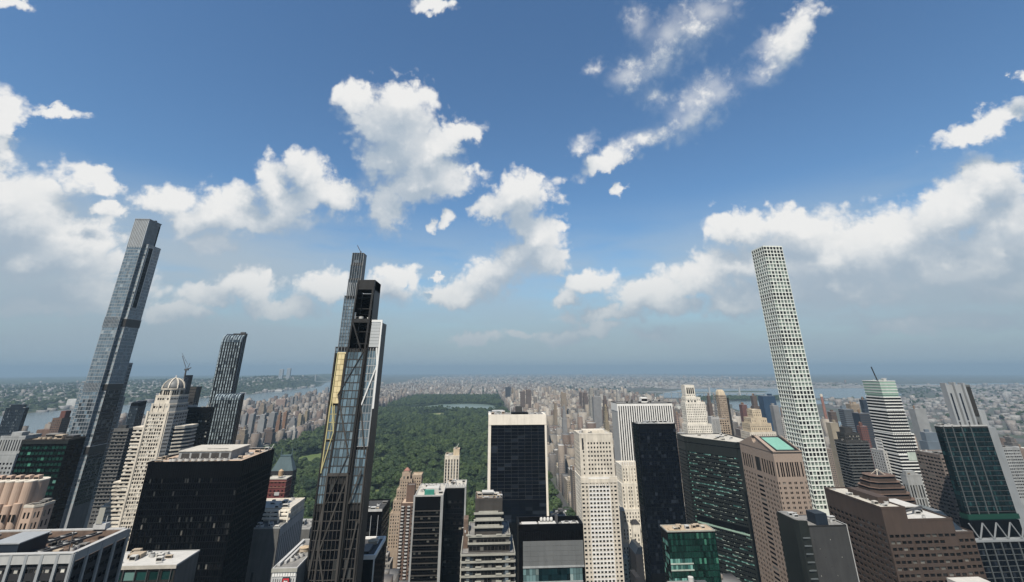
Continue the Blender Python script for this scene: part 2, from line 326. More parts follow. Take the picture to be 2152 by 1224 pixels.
def pane_mesh(w, h, ang, mat):
    key = (round(w, 2), round(h, 2), round(ang, 3), mat)
    if key not in PANE_MESH:
        c, s_ = math.cos(ang), math.sin(ang); m = MB(); t = 0.06
        def P(u, n, z): return (u * c - n * s_, u * s_ + n * c, z)
        hw, hh = w / 2, h / 2
        m.v = [P(-hw, 0, -hh), P(hw, 0, -hh), P(hw, 0, hh), P(-hw, 0, hh), P(-hw, t, -hh), P(hw, t, -hh), P(hw, t, hh), P(-hw, t, hh)]
        m.f = [(0, 1, 2, 3), (0, 4, 5, 1), (1, 5, 6, 2), (2, 6, 7, 3), (3, 7, 4, 0), (5, 4, 7, 6)]
        me = bpy.data.meshes.new('pane'); me.from_pydata(m.v, [], m.f); me.materials.append(MATS[mat]); PANE_MESH[key] = me
    return PANE_MESH[key]
class Bld:
    """a thing: an Empty at its base that parents its parts"""
    def __init__(s, name, label, x, y, cat='building', group=None, z=0.0):
        s.r = bpy.data.objects.new(name, None); s.r.empty_display_size = 1; COL.objects.link(s.r)
        s.r.location = (x, y, z); ORIG[s.r.name] = (x, y, z); s.o = (x, y, z)
        tag(s.r, label, cat, group); s.left = 300
    def box(s, name, x0, x1, y0, y1, z0, z1, mat, parent=None): return MB().box(x0, x1, y0, y1, z0, z1).build(name, mat, parent or s.r)
    def prism(s, name, poly, z0, z1, mat, parent=None, top=None): return MB().prism(poly, z0, z1, top).build(name, mat, parent or s.r)
    def cyl(s, name, x, y, r, z0, z1, mat, parent=None, seg=14, smooth=False): return MB().lathe(x, y, [(r, z0), (r, z1)], seg).build(name, mat, parent or s.r)
    def bar(s, name, a, b, w, mat, h=None, parent=None): return MB().bar(a, b, w, h).build(name, mat, parent or s.r)
    def ring(s, name, poly, z0, z1, t, mat, parent=None):
        inn = offset_poly(poly, [t] * len(poly)); m = MB(); k = len(poly)
        m.v = [(x, y, z0) for x, y in poly] + [(x, y, z1) for x, y in poly] + [(x, y, z0) for x, y in inn] + [(x, y, z1) for x, y in inn]
        for i in range(k):
            j = (i + 1) % k
            m.f += [(i, j, k + j, k + i), (k + i, k + j, 3 * k + j, 3 * k + i), (2 * k + j, 2 * k + i, 3 * k + i, 3 * k + j), (j, i, 2 * k + i, 2 * k + j)]
        return m.build(name, mat, parent or s.r)
    def facade(s, p0, p1, z0, z1, wallm, panem, cp=3.0, rp=3.6, fw=0.6, fh=0.6, mu=0.6, mt=1.0, zb=None, rec=0.35, cap=300, nc=None, nr=None,
               name='window', wname='facade', jit=None, cols=None, rows=None, skip=None, alt=None):
        """wall sheet with real openings, reveals and panes between p0 and p1 (outside on the right of the walk)"""
        a = Vector((p0[0], p0[1])); b = Vector((p1[0], p1[1])); Wd = (b - a).length; u = (b - a) / Wd; n = Vector((u.y, -u.x))
        zb = z0 if zb is None else zb
        if cols is None:
            nc = nc or max(1, int(round((Wd - 2 * mu) / cp))); c_ = (Wd - 2 * mu) / nc
            cols = [(mu + c_ * (i + 0.5 - fw / 2), mu + c_ * (i + 0.5 + fw / 2)) for i in range(nc)]
        if rows is None:
            nr = nr or max(1, int((z1 - mt - zb) / rp)); r_ = rp if nr * rp <= z1 - mt - zb + 1e-6 else (z1 - mt - zb) / nr
            rows = [(z1 - mt - r_ * (j + 0.5 + fh / 2), z1 - mt - r_ * (j + 0.5 - fh / 2)) for j in range(nr)]
        us = [0.0] + [x for c in cols for x in c] + [Wd]
        zs = [z0] + [x for r in reversed(rows) for x in r] + [z1]
        m = MB(); nu, nz = len(us), len(zs)
        def P(uu, zz, d): q = a + u * uu - n * d; return (q.x, q.y, zz)
        m.v = [P(uu, zz, 0) for zz in zs for uu in us]
        wins = []
        for j in range(nz - 1):
            for i in range(nu - 1):
                if i % 2 == 1 and j % 2 == 1 and not (skip and skip(i // 2, len(rows) - 1 - j // 2)):
                    A, B, C, D = j * nu + i, j * nu + i + 1, (j + 1) * nu + i + 1, (j + 1) * nu + i
                    k = len(m.v); m.v += [P(us[i], zs[j], rec), P(us[i + 1], zs[j], rec), P(us[i + 1], zs[j + 1], rec), P(us[i], zs[j + 1], rec)]
                    m.f += [(A, B, k + 1, k), (B, C, k + 2, k + 1), (C, D, k + 3, k + 2), (D, A, k, k + 3)]
                    wins.append((us[i], us[i + 1], zs[j], zs[j + 1], i // 2, len(rows) - 1 - j // 2))
                else: m.f.append((j * nu + i, j * nu + i + 1, (j + 1) * nu + i + 1, (j + 1) * nu + i))
        m.build(wname, wallm, s.r)
        ang = math.atan2(u.y, u.x); wins.sort(key=lambda w: -w[3])
        ox, oy, oz = s.o; rest = {}; nsep = min(cap, s.left, len(wins)); s.left -= nsep
        for q, (ua, ub, za, zb_, ci, ri) in enumerate(wins):
            pm = panem
            if alt: pm = alt(ci, ri) or panem
            if q < nsep:
                me = pane_mesh(ub - ua - 0.02, zb_ - za - 0.02, ang, pm); ob = bpy.data.objects.new(name, me); COL.objects.link(ob)
                c = a + u * ((ua + ub) / 2) - n * (rec - 0.02); ob.parent = s.r; ob.location = (c.x - ox, c.y - oy, (za + zb_) / 2 - oz)
            else:
                e = 0.01; rest.setdefault(pm, MB()).quad(P(ua + e, za + e, rec - .02), P(ub - e, za + e, rec - .02), P(ub - e, zb_ - e, rec - .02), P(ua + e, zb_ - e, rec - .02))
        for pm, mb in rest.items():
            o = mb.build('lower_windows', pm, s.r); o['kind'] = 'stuff'
    def vol(s, poly, z0, z1, wallm, panem=None, faces=None, roof=None, rec=0.35, parapet=1.2, pm=None, core='core', coremat=None, **kw):
        """one block: core, facades on the given edges, roof and parapet"""
        faces = faces or {}; k = len(poly)
        if isinstance(faces, (list, tuple)): faces = {i: {} for i in faces}
        core_p = offset_poly(poly, [(rec + 0.12) if i in faces else 0.0 for i in range(k)])
        s.prism(core, core_p, z0, z1 - 0.05, coremat or wallm)
        for i, sp in faces.items():
            d = dict(kw); d.update(sp); d.setdefault('rec', rec if i == 0 or k != 4 else rec * .35)
            s.facade(poly[i], poly[(i + 1) % k], d.pop('z0', z0), d.pop('z1', z1), d.pop('wallm', wallm), d.pop('panem', panem), **d)
        if parapet > 0:
            s.ring('parapet', offset_poly(poly, [-0.12] * k), z1 - 0.3, z1 + parapet, 0.55, pm or wallm)
        if roof:
            s.prism('roof', offset_poly(poly, [0.5] * k), z1 - 0.04, z1 + 0.12, roof)
    def tank(s, x, y, z, r=2.0, h=3.6):
        t = s.cyl('water_tank', x, y, r, z + 1.8, z + 1.8 + h, 'wood_tank')
        MB().lathe(x, y, [(r * 1.06, z + 1.82 + h), (0.15, z + 1.8 + h + r * 0.75)], 14).build('tank_roof', 'wood_tank_roof', t)
        for sx in (-1, 1):
            for sy in (-1, 1): MB().box(x + sx * r * .6 - .12, x + sx * r * .6 + .12, y + sy * r * .6 - .12, y + sy * r * .6 + .12, z, z + 1.85).build('tank_leg', 'steel_dark', t)
    def fan(s, x, y, z, r=1.5, h=1.6, mat='galv'):
        f = s.cyl('cooling_fan', x, y, r, z, z + h, mat, seg=18)
        MB().lathe(x, y, [(r * .78, z + h), (r * .78, z + h + .06)], 16).build('fan_throat', 'black_gap', f)
    def unit(s, x0, x1, y0, y1, z, h, mat='galv', name='mechanical_box'):
        u = s.box(name, x0, x1, y0, y1, z, z + h, mat)
        MB().box(x0 + .2, x1 - .2, y0 - .05, y0 + .02, z + h * .25, z + h * .8).build('louver', 'black_gap', u)
        return u
    def clutter(s, x0, x1, y0, y1, z, n, seed, mats=('galv', 'roof_grey', 'tan_box')):
        r = random.Random(seed)
        for i in range(n):
            cx = r.uniform(x0, x1); cy = r.uniform(y0, y1); k = r.random()
            if k < .3: s.fan(cx, cy, z, r.uniform(.8, 1.6), r.uniform(.9, 1.8))
            elif k < .8: s.unit(cx - r.uniform(.8, 2.4), cx + r.uniform(.8, 2.4), cy - r.uniform(.7, 1.6), cy + r.uniform(.7, 1.6), z, r.uniform(1.0, 2.6), r.choice(mats))
            else: s.bar('pipe', (cx, cy, z + .5), (cx + r.uniform(-6, 6), cy + r.uniform(-1, 1), z + .5), .4, 'galv')
# ------------------------------------------------------------------ the palette of the place
wall('limestone', (0.624, 0.57, 0.48)); wall('limestone_white', (0.75, 0.704, 0.612)); wall('limestone_warm', (0.54, 0.448, 0.322))
wall('travertine', (0.755, 0.698, 0.606), var=.12); wall('marble_white', (0.75, 0.738, 0.704), var=.12); wall('marble_grey', (0.40, 0.40, 0.39), var=.15)
wall('concrete_white', (0.699, 0.732, 0.676), var=.10); wall('concrete_grey', (0.30, 0.31, 0.31)); wall('concrete_dark', (0.042, 0.042, 0.042))
wall('pink_stone', (0.462, 0.341, 0.264), var=.2); wall('granite_pink', (0.30, 0.235, 0.19), var=.12, scale=.5); wall('granite_brown', (0.062, 0.043, 0.034), var=.2)
wall('granite_green', (0.014, 0.017, 0.016), var=.25, rough=.5); wall('brick_tan', (0.36, 0.285, 0.215)); wall('brick_brown', (0.13, 0.085, 0.065)); wall('brick_red', (0.12, 0.05, 0.04))
wall('metal_black', (0.003, 0.003, 0.0036), rough=.5, var=.3, spec=.05); wall('metal_dark', (0.022, 0.021, 0.02), rough=.5); wall('bronze_dark', (0.036, 0.033, 0.03), rough=.45)
wall('metal_grey', (0.30, 0.315, 0.325), rough=.45, var=.12); wall('metal_silver', (0.682, 0.682, 0.66), rough=.35, metal=.5, var=.1); wall('metal_white', (0.714, 0.714, 0.694), rough=.5, var=.1)
wall('blue_steel', (0.016, 0.023, 0.034), rough=.4, var=.2, spec=.2); wall('galv', (0.46, 0.46, 0.45), rough=.5, var=.2); wall('steel_dark', (0.07, 0.07, 0.072), rough=.6)
wall('roof_grey', (0.20, 0.195, 0.185), streak=False, var=.35); wall('roof_pale', (0.468, 0.442, 0.391), streak=False, var=.25); wall('roof_white', (0.48, 0.47, 0.445), streak=False, var=.15)
wall('roof_tan', (0.42, 0.33, 0.23), streak=False, var=.3); wall('roof_pink', (0.46, 0.35, 0.26), streak=False, var=.2); wall('roof_dark', (0.05, 0.05, 0.05), streak=False, var=.4); wall('roof_rust', (0.15, 0.105, 0.08), streak=False, var=.45)
wall('tan_box', (0.40, 0.33, 0.25), streak=False); wall('wood_tank', (0.36, 0.25, 0.15), var=.3); wall('wood_tank_roof', (0.42, 0.30, 0.19)); wall('black_gap', (0.003, 0.003, 0.003), rough=.9)
wall('copper_green', (0.17, 0.36, 0.29), rough=.6, var=.15); wall('copper_blue', (0.065, 0.105, 0.12), rough=.55, var=.25); wall('terracotta', (0.26, 0.13, 0.10)); wall('net_red', (0.13, 0.034, 0.033), var=.3)
wall('green_box', (0.04, 0.22, 0.17), rough=.6); wall('glint_paint', (0.74, 0.62, 0.36), rough=.4, metal=.1, var=.12); wall('glint_frame', (0.52, 0.46, 0.24), rough=.4, metal=.2, var=.15); wall('sign_red', (0.55, 0.03, 0.04)); wall('sign_white', (0.8, 0.8, 0.8))  # gold tones paint the sun's reflection on the faceted tower
wall('pale_green', (0.42, 0.48, 0.42)); wall('slate_dark', (0.022, 0.022, 0.025)); wall('louver_grey', (0.135, 0.14, 0.14), rough=.5, var=.15); wall('spandrel_white', (0.743, 0.743, 0.712), var=.08, rough=.5); wall('spandrel_green', (0.28, 0.40, 0.33), var=.12, rough=.4)
wall('band_cream', (0.34, 0.335, 0.295), var=.2); wall('frame_brown', (0.058, 0.053, 0.048), rough=.5)
glass('g_black', (0.003, 0.0035, 0.005), (0.05, 0.053, 0.053), .06, rough=.12, spec=.035)
glass('g_black_lit', (0.003, 0.0035, 0.005), (0.34, 0.34, 0.31), .12, rough=.12, spec=.12)
glass('g_navy', (0.002, 0.003, 0.006), (0.018, 0.023, 0.032), .12, rough=.08, spec=.045)
glass('g_dark', (0.010, 0.010, 0.011), (0.17, 0.165, 0.15), .17, rough=.08, spec=.22)
glass('g_room', (0.014, 0.013, 0.012), (0.32, 0.30, 0.25), .25, rough=.08, spec=.22)
glass('g_apt', (0.022, 0.022, 0.022), (0.60, 0.58, 0.52), .42, rough=.08, spec=.3)
glass('g_green', (0.007, 0.030, 0.023), (0.06, 0.20, 0.14), .05, rough=.08, jitter=.6, spec=.2)
glass('g_green_lit', (0.006, 0.016, 0.014), (0.20, 0.46, 0.38), .30, rough=.08, spec=.2)
glass('g_teal', (0.012, 0.045, 0.042), (0.25, 0.45, 0.42), .2, rough=.06, spec=.3)
glass('g_deepgreen', (0.005, 0.017, 0.021), (0.02, 0.06, 0.065), .15, rough=.05, spec=.22)
glass('g_blue', (0.10, 0.15, 0.185), (0.16, 0.21, 0.24), .14, rough=.05, spec=.8, tilt=.2)
glass('g_bluegrey', (0.11, 0.155, 0.19), (0.26, 0.31, 0.34), .10, rough=.06, spec=.9, jitter=.3, tilt=.2)
glass('g_slate', (0.030, 0.041, 0.052), (0.13, 0.155, 0.175), .16, rough=.10, spec=.4, jitter=.4)
glass('g_silver', (0.22, 0.265, 0.285), (0.05, 0.065, 0.075), .07, rough=.10, spec=.8, jitter=.45, tilt=.3)
glass('g_mint', (0.17, 0.215, 0.185), (0.02, 0.022, 0.022), .36, rough=.06, jitter=.3, spec=.35)
glass('g_void', (0.006, 0.006, 0.007), (0.012, 0.012, 0.012), .1, rough=.4, spec=.1)
glass('g_paleblue', (0.10, 0.16, 0.165), (0.30, 0.38, 0.37), .25, rough=.05, jitter=.5)
wall('concrete_mid', (0.115, 0.114, 0.11)); wall('brick_grey', (0.19, 0.155, 0.135)); wall('spandrel_dim', (0.06, 0.10, 0.085))
wall('fin_dim', (0.10, 0.112, 0.116), rough=.45, var=.15)
wall('glint_paint_dim', (0.58, 0.48, 0.27), rough=.4); wall('core_grey', (0.24, 0.255, 0.265), rough=.5, var=.12)  # dim gold: weaker tone of the same painted reflection
# ================================================================== foreground and middle distance, left of the park
def office_frame():
    b = Bld('office_block', 'grey stone office block with wide piers and a cluttered open roof well, bottom left corner', -230, 250)
    X0, X1, Y0, Y1, Z = -302.0, -164.5, 233.4, 264.5, 190.0
    b.box('core', X0 + .9, X1 - .9, Y0 + .9, Y1, 60, Z - 4.2, 'concrete_dark')
    # south and east skins: dark glazing between piers
    n = 23; pw = (X1 - X0) / n
    b.facade((X0, Y0 + .6), (X1, Y0 + .6), 110, Z - 3.4, 'slate_dark', 'g_dark', nc=n * 3, rp=3.9, fw=.82, fh=.36, mu=.2, mt=.4, rec=.25, cap=90, alt=lambda c, r: 'g_apt' if (c + r) % 3 == 1 else None, zb=120)
    b.facade((X1 - .6, Y0), (X1 - .6, Y1), 110, Z - 3.4, 'slate_dark', 'g_navy', nc=12, rp=3.9, fw=.82, fh=.45, mu=.2, mt=.4, rec=.25, cap=30, zb=120)
    for i in range(n + 1):
        x = X0 + i * pw
        b.box('pier', x - .55, x + .55, Y0 - .25, Y0 + .62, 100, Z - .02, 'metal_grey')
    for i in range(n):
        x = X0 + i * pw
        b.box('cornice_panel', x + .6, x + pw - .6, Y0 - .1, Y0 + .55, Z - 3.2, Z, 'marble_grey')
    for i in range(5):
        y = Y0 + (Y1 - Y0) * i / 4
        b.box('pier', X1 - .62, X1 + .25, y - .5, y + .5, 100, Z - .02, 'metal_grey')
        if i < 4: b.box('cornice_panel', X1 - .55, X1 + .1, y + .55, y + (Y1 - Y0) / 4 - .55, Z - 3.0, Z, 'metal_grey')
    for i in range(14):
        x = X1 - 2 - i * 4.6
        b.box('coping_slab', x - 4.5, x, Y1 - 1.2, Y1 + .3, Z - .6, Z + .4, 'marble_grey')
    b.box('coping_slab', X0, X1, Y0 - .3, Y0 + 1.6, Z + .02, Z + .35, 'marble_grey')
    b.box('coping_slab', X1 - 1.7, X1 + .3, Y0 + 1.62, Y1 - 1.22, Z + .02, Z + .35, 'marble_grey')
    b.box('roof_deck', X0 + 1, X1 - 1.7, Y0 + 1.6, Y1 - 1.2, Z - 4.1, Z - 3.9, 'roof_rust')
    b.box('well_wall', X0 + 1, X1 - 1.75, Y1 - 1.5, Y1 - 1.22, Z - 3.9, Z - .1, 'roof_rust')
    r = random.Random(3)
    for i in range(5):
        x = -186 - i * 11 ; b.bar('gantry_beam', (x, Y0 + 3, Z - 1.5), (x + 9, Y1 - 3, Z - .6), .7, 'roof_dark'); b.bar('gantry_beam', (x + 2.4, Y0 + 3, Z - 1.5), (x + 11.4, Y1 - 3, Z - .6), .7, 'steel_dark')
        for k in range(7):
            t = k / 6; b.bar('gantry_rung', (x + 9 * t, Y0 + 3 + (Y1 - Y0 - 6) * t, Z - 1.3 + .9 * t), (x + 2.4 + 9 * t, Y0 + 3 + (Y1 - Y0 - 6) * t, Z - 1.3 + .9 * t), .35, 'galv')
    b.clutter(X1 - 24, X1 - 4, Y0 + 5, Y1 - 5, Z - 3.9, 22, 5, ('roof_grey', 'tan_box', 'steel_dark'))
    b.clutter(X1 - 60, X1 - 24, Y0 + 5, Y1 - 5, Z - 3.9, 24, 6, ('roof_grey', 'roof_dark', 'tan_box'))
    b.box('duct', -184, -170, 255, 257.5, Z - 3.9, Z - 2.2, 'roof_rust'); b.box('duct', -205, -186, 243, 246, Z - 3.9, Z - 1.8, 'roof_dark')
    b.box('penthouse', -200, -189, 236, 250, Z - 3.9, Z + 3.0, 'blue_steel'); b.box('penthouse_roof', -200.3, -188.7, 235.7, 250.3, Z + 3.0, Z + 3.4, 'metal_grey')
    b.bar('mast', (-176, 246, Z - 4), (-176, 246, Z + 4.5), .3, 'steel_dark')
    t = b.box('window_washing_rig', -180, -174.5, 262.5, 265.5, Z + .4, Z + 2.6, 'galv')
    for xx in (-179.6, -175): MB().bar((xx, 263, Z + 2.6), (xx, 263, Z + 5.6), .25).build('rig_post', 'galv', t)
    MB().box(-179, -176.4, 262.3, 262.6, Z + 2.6, Z + 9).build('rig_panel', 'band_cream', t)
office_frame()

def white_roof_block():
    b = Bld('office_block', 'low block with white gravel roof and dark bay windows under the black tower', -190, 318)
    X0, X1, Y0, Y1, Z = -236.0, -163.0, 308.5, 330.0, 161.0
    b.vol(rect(X0, X1, Y0, Y1), 50, Z, 'concrete_mid', 'g_teal', {0: dict(cp=6.3, rp=5.6, fw=.84, fh=.72, mu=.6, mt=1.3, zb=110, wallm='metal_dark')}, 'roof_white', parapet=.5, pm='marble_grey')
    b.box('fascia', X0, X1 + .3, Y0 - .5, Y0 - .15, Z - 1.1, Z + .55, 'roof_pale')
    for i in range(12):
        x = X1 - 2 - i * 6.1
        b.box('mullion', x - .2, x + .2, Y0 - .45, Y0 - .02, 105, Z - 1.2, 'steel_dark')
    for i in range(6): b.cyl('exhaust_stack', -186 + i * 1.9, 322, .6, Z + .1, Z + 2.0 + (i % 2) * .5, 'roof_white')
    b.unit(-196, -189, 319, 324, Z + .1, 2.2, 'tan_box'); b.unit(-205, -200, 312, 315, Z + .1, 1.1, 'tan_box'); b.clutter(-230, -168, 311, 327, Z + .1, 26, 8, ('roof_pale', 'tan_box', 'roof_white'))
white_roof_block()

def pink_building():
    b = Bld('hotel', 'pink stone building with scalloped rounded bays and ribbed roof rim at left edge', -270, 335)
    Y0, Z = 322.0, 198.5
    b.box('core', -330, -266, Y0 + 3, 336, 40, Z - 2, 'pink_stone'); b.box('roof', -330, -266.2, Y0 + 3.2, 335.8, Z - 2.02, Z - 1.8, 'roof_tan')
    cx = -262.5
    for i in range(9):
        x = -264.8 - i * 5.2
        h = b.cyl('bay', x, Y0 + 3.2, 3.0, 60, Z, 'pink_stone', seg=20)
        MB().lathe(x, Y0 + 3.2, [(3.05, Z - .02), (3.05, Z + .5), (2.6, Z + .5)], 20).build('bay_rim', 'limestone', h)
        h2 = b.cyl('lower_bay', x - 1.0, Y0 + 1.2, 2.5, 60, Z - 10.5 - (i % 2), 'pink_stone', seg=20)
        for k in range(6):
            z = Z - 19 - k * 7
            for dx in (-.8, 1.0): MB().box(x - 1.0 + dx - .55, x - 1.0 + dx + .55, Y0 - 1.38, Y0 - .9, z, z + 3.4).build('window', 'g_room', h2)
        b.unit(x - 1.6, x + 1.2, Y0 + 6, Y0 + 9, Z - 1.8, 4.2, 'pink_stone', 'roof_rib')
    # curved rim
    b.cyl('corner_drum', -265.5, Y0 + 8, 5.6, 60, Z - .4, 'pink_stone', seg=28); MB().lathe(-265.5, Y0 + 8, [(5.7, Z - .4), (5.7, Z + .3), (5.2, Z + .3)], 28).build('rim', 'limestone', b.r)
    # lower wing
    b.vol([(-261, Y0 - 1), (-255.5, Y0 - 1), (-252.5, Y0 + 2), (-252.5, Y0 + 9), (-261, Y0 + 9)], 40, 186.4, 'pink_stone', 'g_room',
          {0: dict(nc=2, rp=5.2, fw=.5, fh=.6, mt=1.6, zb=120), 1: dict(nc=2, rp=5.2, fw=.5, fh=.6, mt=1.6, zb=120), 2: dict(nc=2, rp=5.2, fw=.45, fh=.6, mt=1.6, zb=120)}, 'roof_tan', parapet=1.0, pm='limestone')
    b.clutter(-259, -255, Y0 + 2, Y0 + 7, 186.5, 4, 2)
pink_building()

def green_block():
    b = Bld('office_tower', 'dark green glass office slab with horizontal bands and tan rooftop boxes at left', -362, 455)
    X0, X1, Y0, Y1, Z = -380.0, -344.0, 446.0, 463.5, 205.0
    b.vol(rect(X0, X1, Y0, Y1), 0, Z, 'metal_black', 'g_green', {0: dict(cp=3.0, rp=4.1, fw=.94, fh=.62, mu=.3, mt=3.2, zb=100, cap=260, alt=lambda c, r: 'g_green_lit' if (r % 7 == 6 and c > 3) else None), 1: dict(cp=3.0, rp=4.1, fw=.94, fh=.62, mu=.3, mt=3.2, zb=100, panem='g_navy', cap=40)}, 'roof_tan', parapet=.9, pm='metal_dark')  # east panes coloured near black to stand for the unlit side
    b.box('cornice_band', X0 - .1, X1 + .1, Y0 - .3, Y0 - .12, Z - 2.6, Z - .5, 'granite_green')
    for i, x in enumerate((-372, -368.5, -364.6, -359)): b.cyl('rooftop_drum', x, 452, 1.5, Z + .1, Z + 1.8, 'tan_box')
    b.unit(-360, -354, 451, 457, Z + .1, 3.4, 'tan_box'); b.unit(-352, -346, 452, 460, Z + .1, 2.6, 'steel_dark'); b.unit(-371, -361, 455, 461, Z + .1, 3.8, 'roof_grey')
green_block()

def simple(name, label, x0, x1, y0, y1, z, wallm, panem, S=None, E=None, Wf=None, roof='roof_grey', parapet=1.0, zb=0, cap=120, z0=0, cat='building', pm=None, clutter=0, group=None, **kw):
    b = Bld(name, label, (x0 + x1) / 2, (y0 + y1) / 2, cat, group); b.left = cap
    f = {}
    if S is not None: f[0] = dict(S)
    if E is not None: f[1] = dict(E)
    if Wf is not None: f[3] = dict(Wf)
    for d in f.values(): d.setdefault('zb', zb)
    b.vol(rect(x0, x1, y0, y1), z0, z, wallm, panem, f, roof, parapet=parapet, pm=pm, **kw)
    if clutter: b.clutter(x0 + 2, x1 - 2, y0 + 2, y1 - 2, z + .12, clutter, int(abs(x0 * 7 + y0)))
    return b
G = dict
b = simple('stepped_tower', 'pale grey stepped tower with vertical slots behind the green slab', -500, -462, 540, 566, 181, 'concrete_grey', 'g_dark', G(cp=3.2, rp=3.8, fw=.55, fh=.5, mt=6), G(cp=3.2, rp=3.8, fw=.5, fh=.5, mt=6), zb=90)
b.vol(rect(-488, -464, 546, 564), 181, 196, 'concrete_grey', 'g_dark', {0: dict(cp=2.6, nr=1, rp=11, fw=.45, fh=.9, mt=2), 1: dict(cp=2.6, nr=1, rp=11, fw=.45, fh=.9, mt=2)}, 'roof_grey'); b.box('penthouse', -482, -472, 550, 558, 196.1, 200, 'concrete_grey')
b = simple('glass_tower', 'dark slate glass tower with notched crown against the river, far left', -722, -694, 800, 806, 205, 'blue_steel', 'g_slate', G(cp=2.2, rp=4.0, fw=.8, fh=.7, mt=1), G(cp=2.4, rp=4.0, fw=.8, fh=.6, mt=1), zb=80, clutter=3)
b.box('crown', -718, -698, 801.5, 805, 205.2, 210.5, 'blue_steel')
b = simple('apartment_tower', 'brown tower with dark red penthouse beside the supertall, by the river', -731, -716, 900, 921, 182, 'brick_brown', 'g_slate', G(cp=3.0, rp=3.4, fw=.5, fh=.55, mt=1.5), G(cp=3.0, rp=3.4, fw=.5, fh=.55, mt=1.5), zb=90, cap=60)
b.box('penthouse', -725, -717, 905, 916, 182.2, 193.5, 'brick_red'); b.box('lower_wing', -752, -731.1, 902, 918, 0, 165, 'brick_brown')
b = simple('glass_tower', 'navy glass tower with sloping dark cap left of the domed tower', -515, -503.5, 760, 776, 209, 'blue_steel', 'g_slate', G(cp=2.4, rp=3.9, fw=.9, fh=.62, mt=.8), G(cp=2.4, rp=3.9, fw=.9, fh=.62, mt=.8), zb=110, cap=150)
MB().sheet([(760.2, 209.1), (775.8, 209.1), (775.8, 216.5), (760.2, 214.6)], -514.8, -503.7).build('sloping_cap', 'metal_black', b.r)
b = simple('apartment_tower', 'grey balconied apartment tower in shade right behind the supertall', -400, -384.5, 575, 581, 199, 'concrete_mid', 'g_dark', G(cp=3.4, rp=3.3, fw=.72, fh=.45, mt=2), G(cp=3.4, rp=3.3, fw=.72, fh=.45, mt=2), zb=110, cap=120)  # wall colour darkened to stand for the supertall's shadow
b.box('penthouse', -397, -389, 576, 580, 199.1, 203, 'concrete_dark')
for k in range(22): b.box('balcony_slab', -400.6, -384.0, 574.2, 575.0, 128 + k * 3.3 - .2, 128 + k * 3.3 + .12, 'concrete_mid')

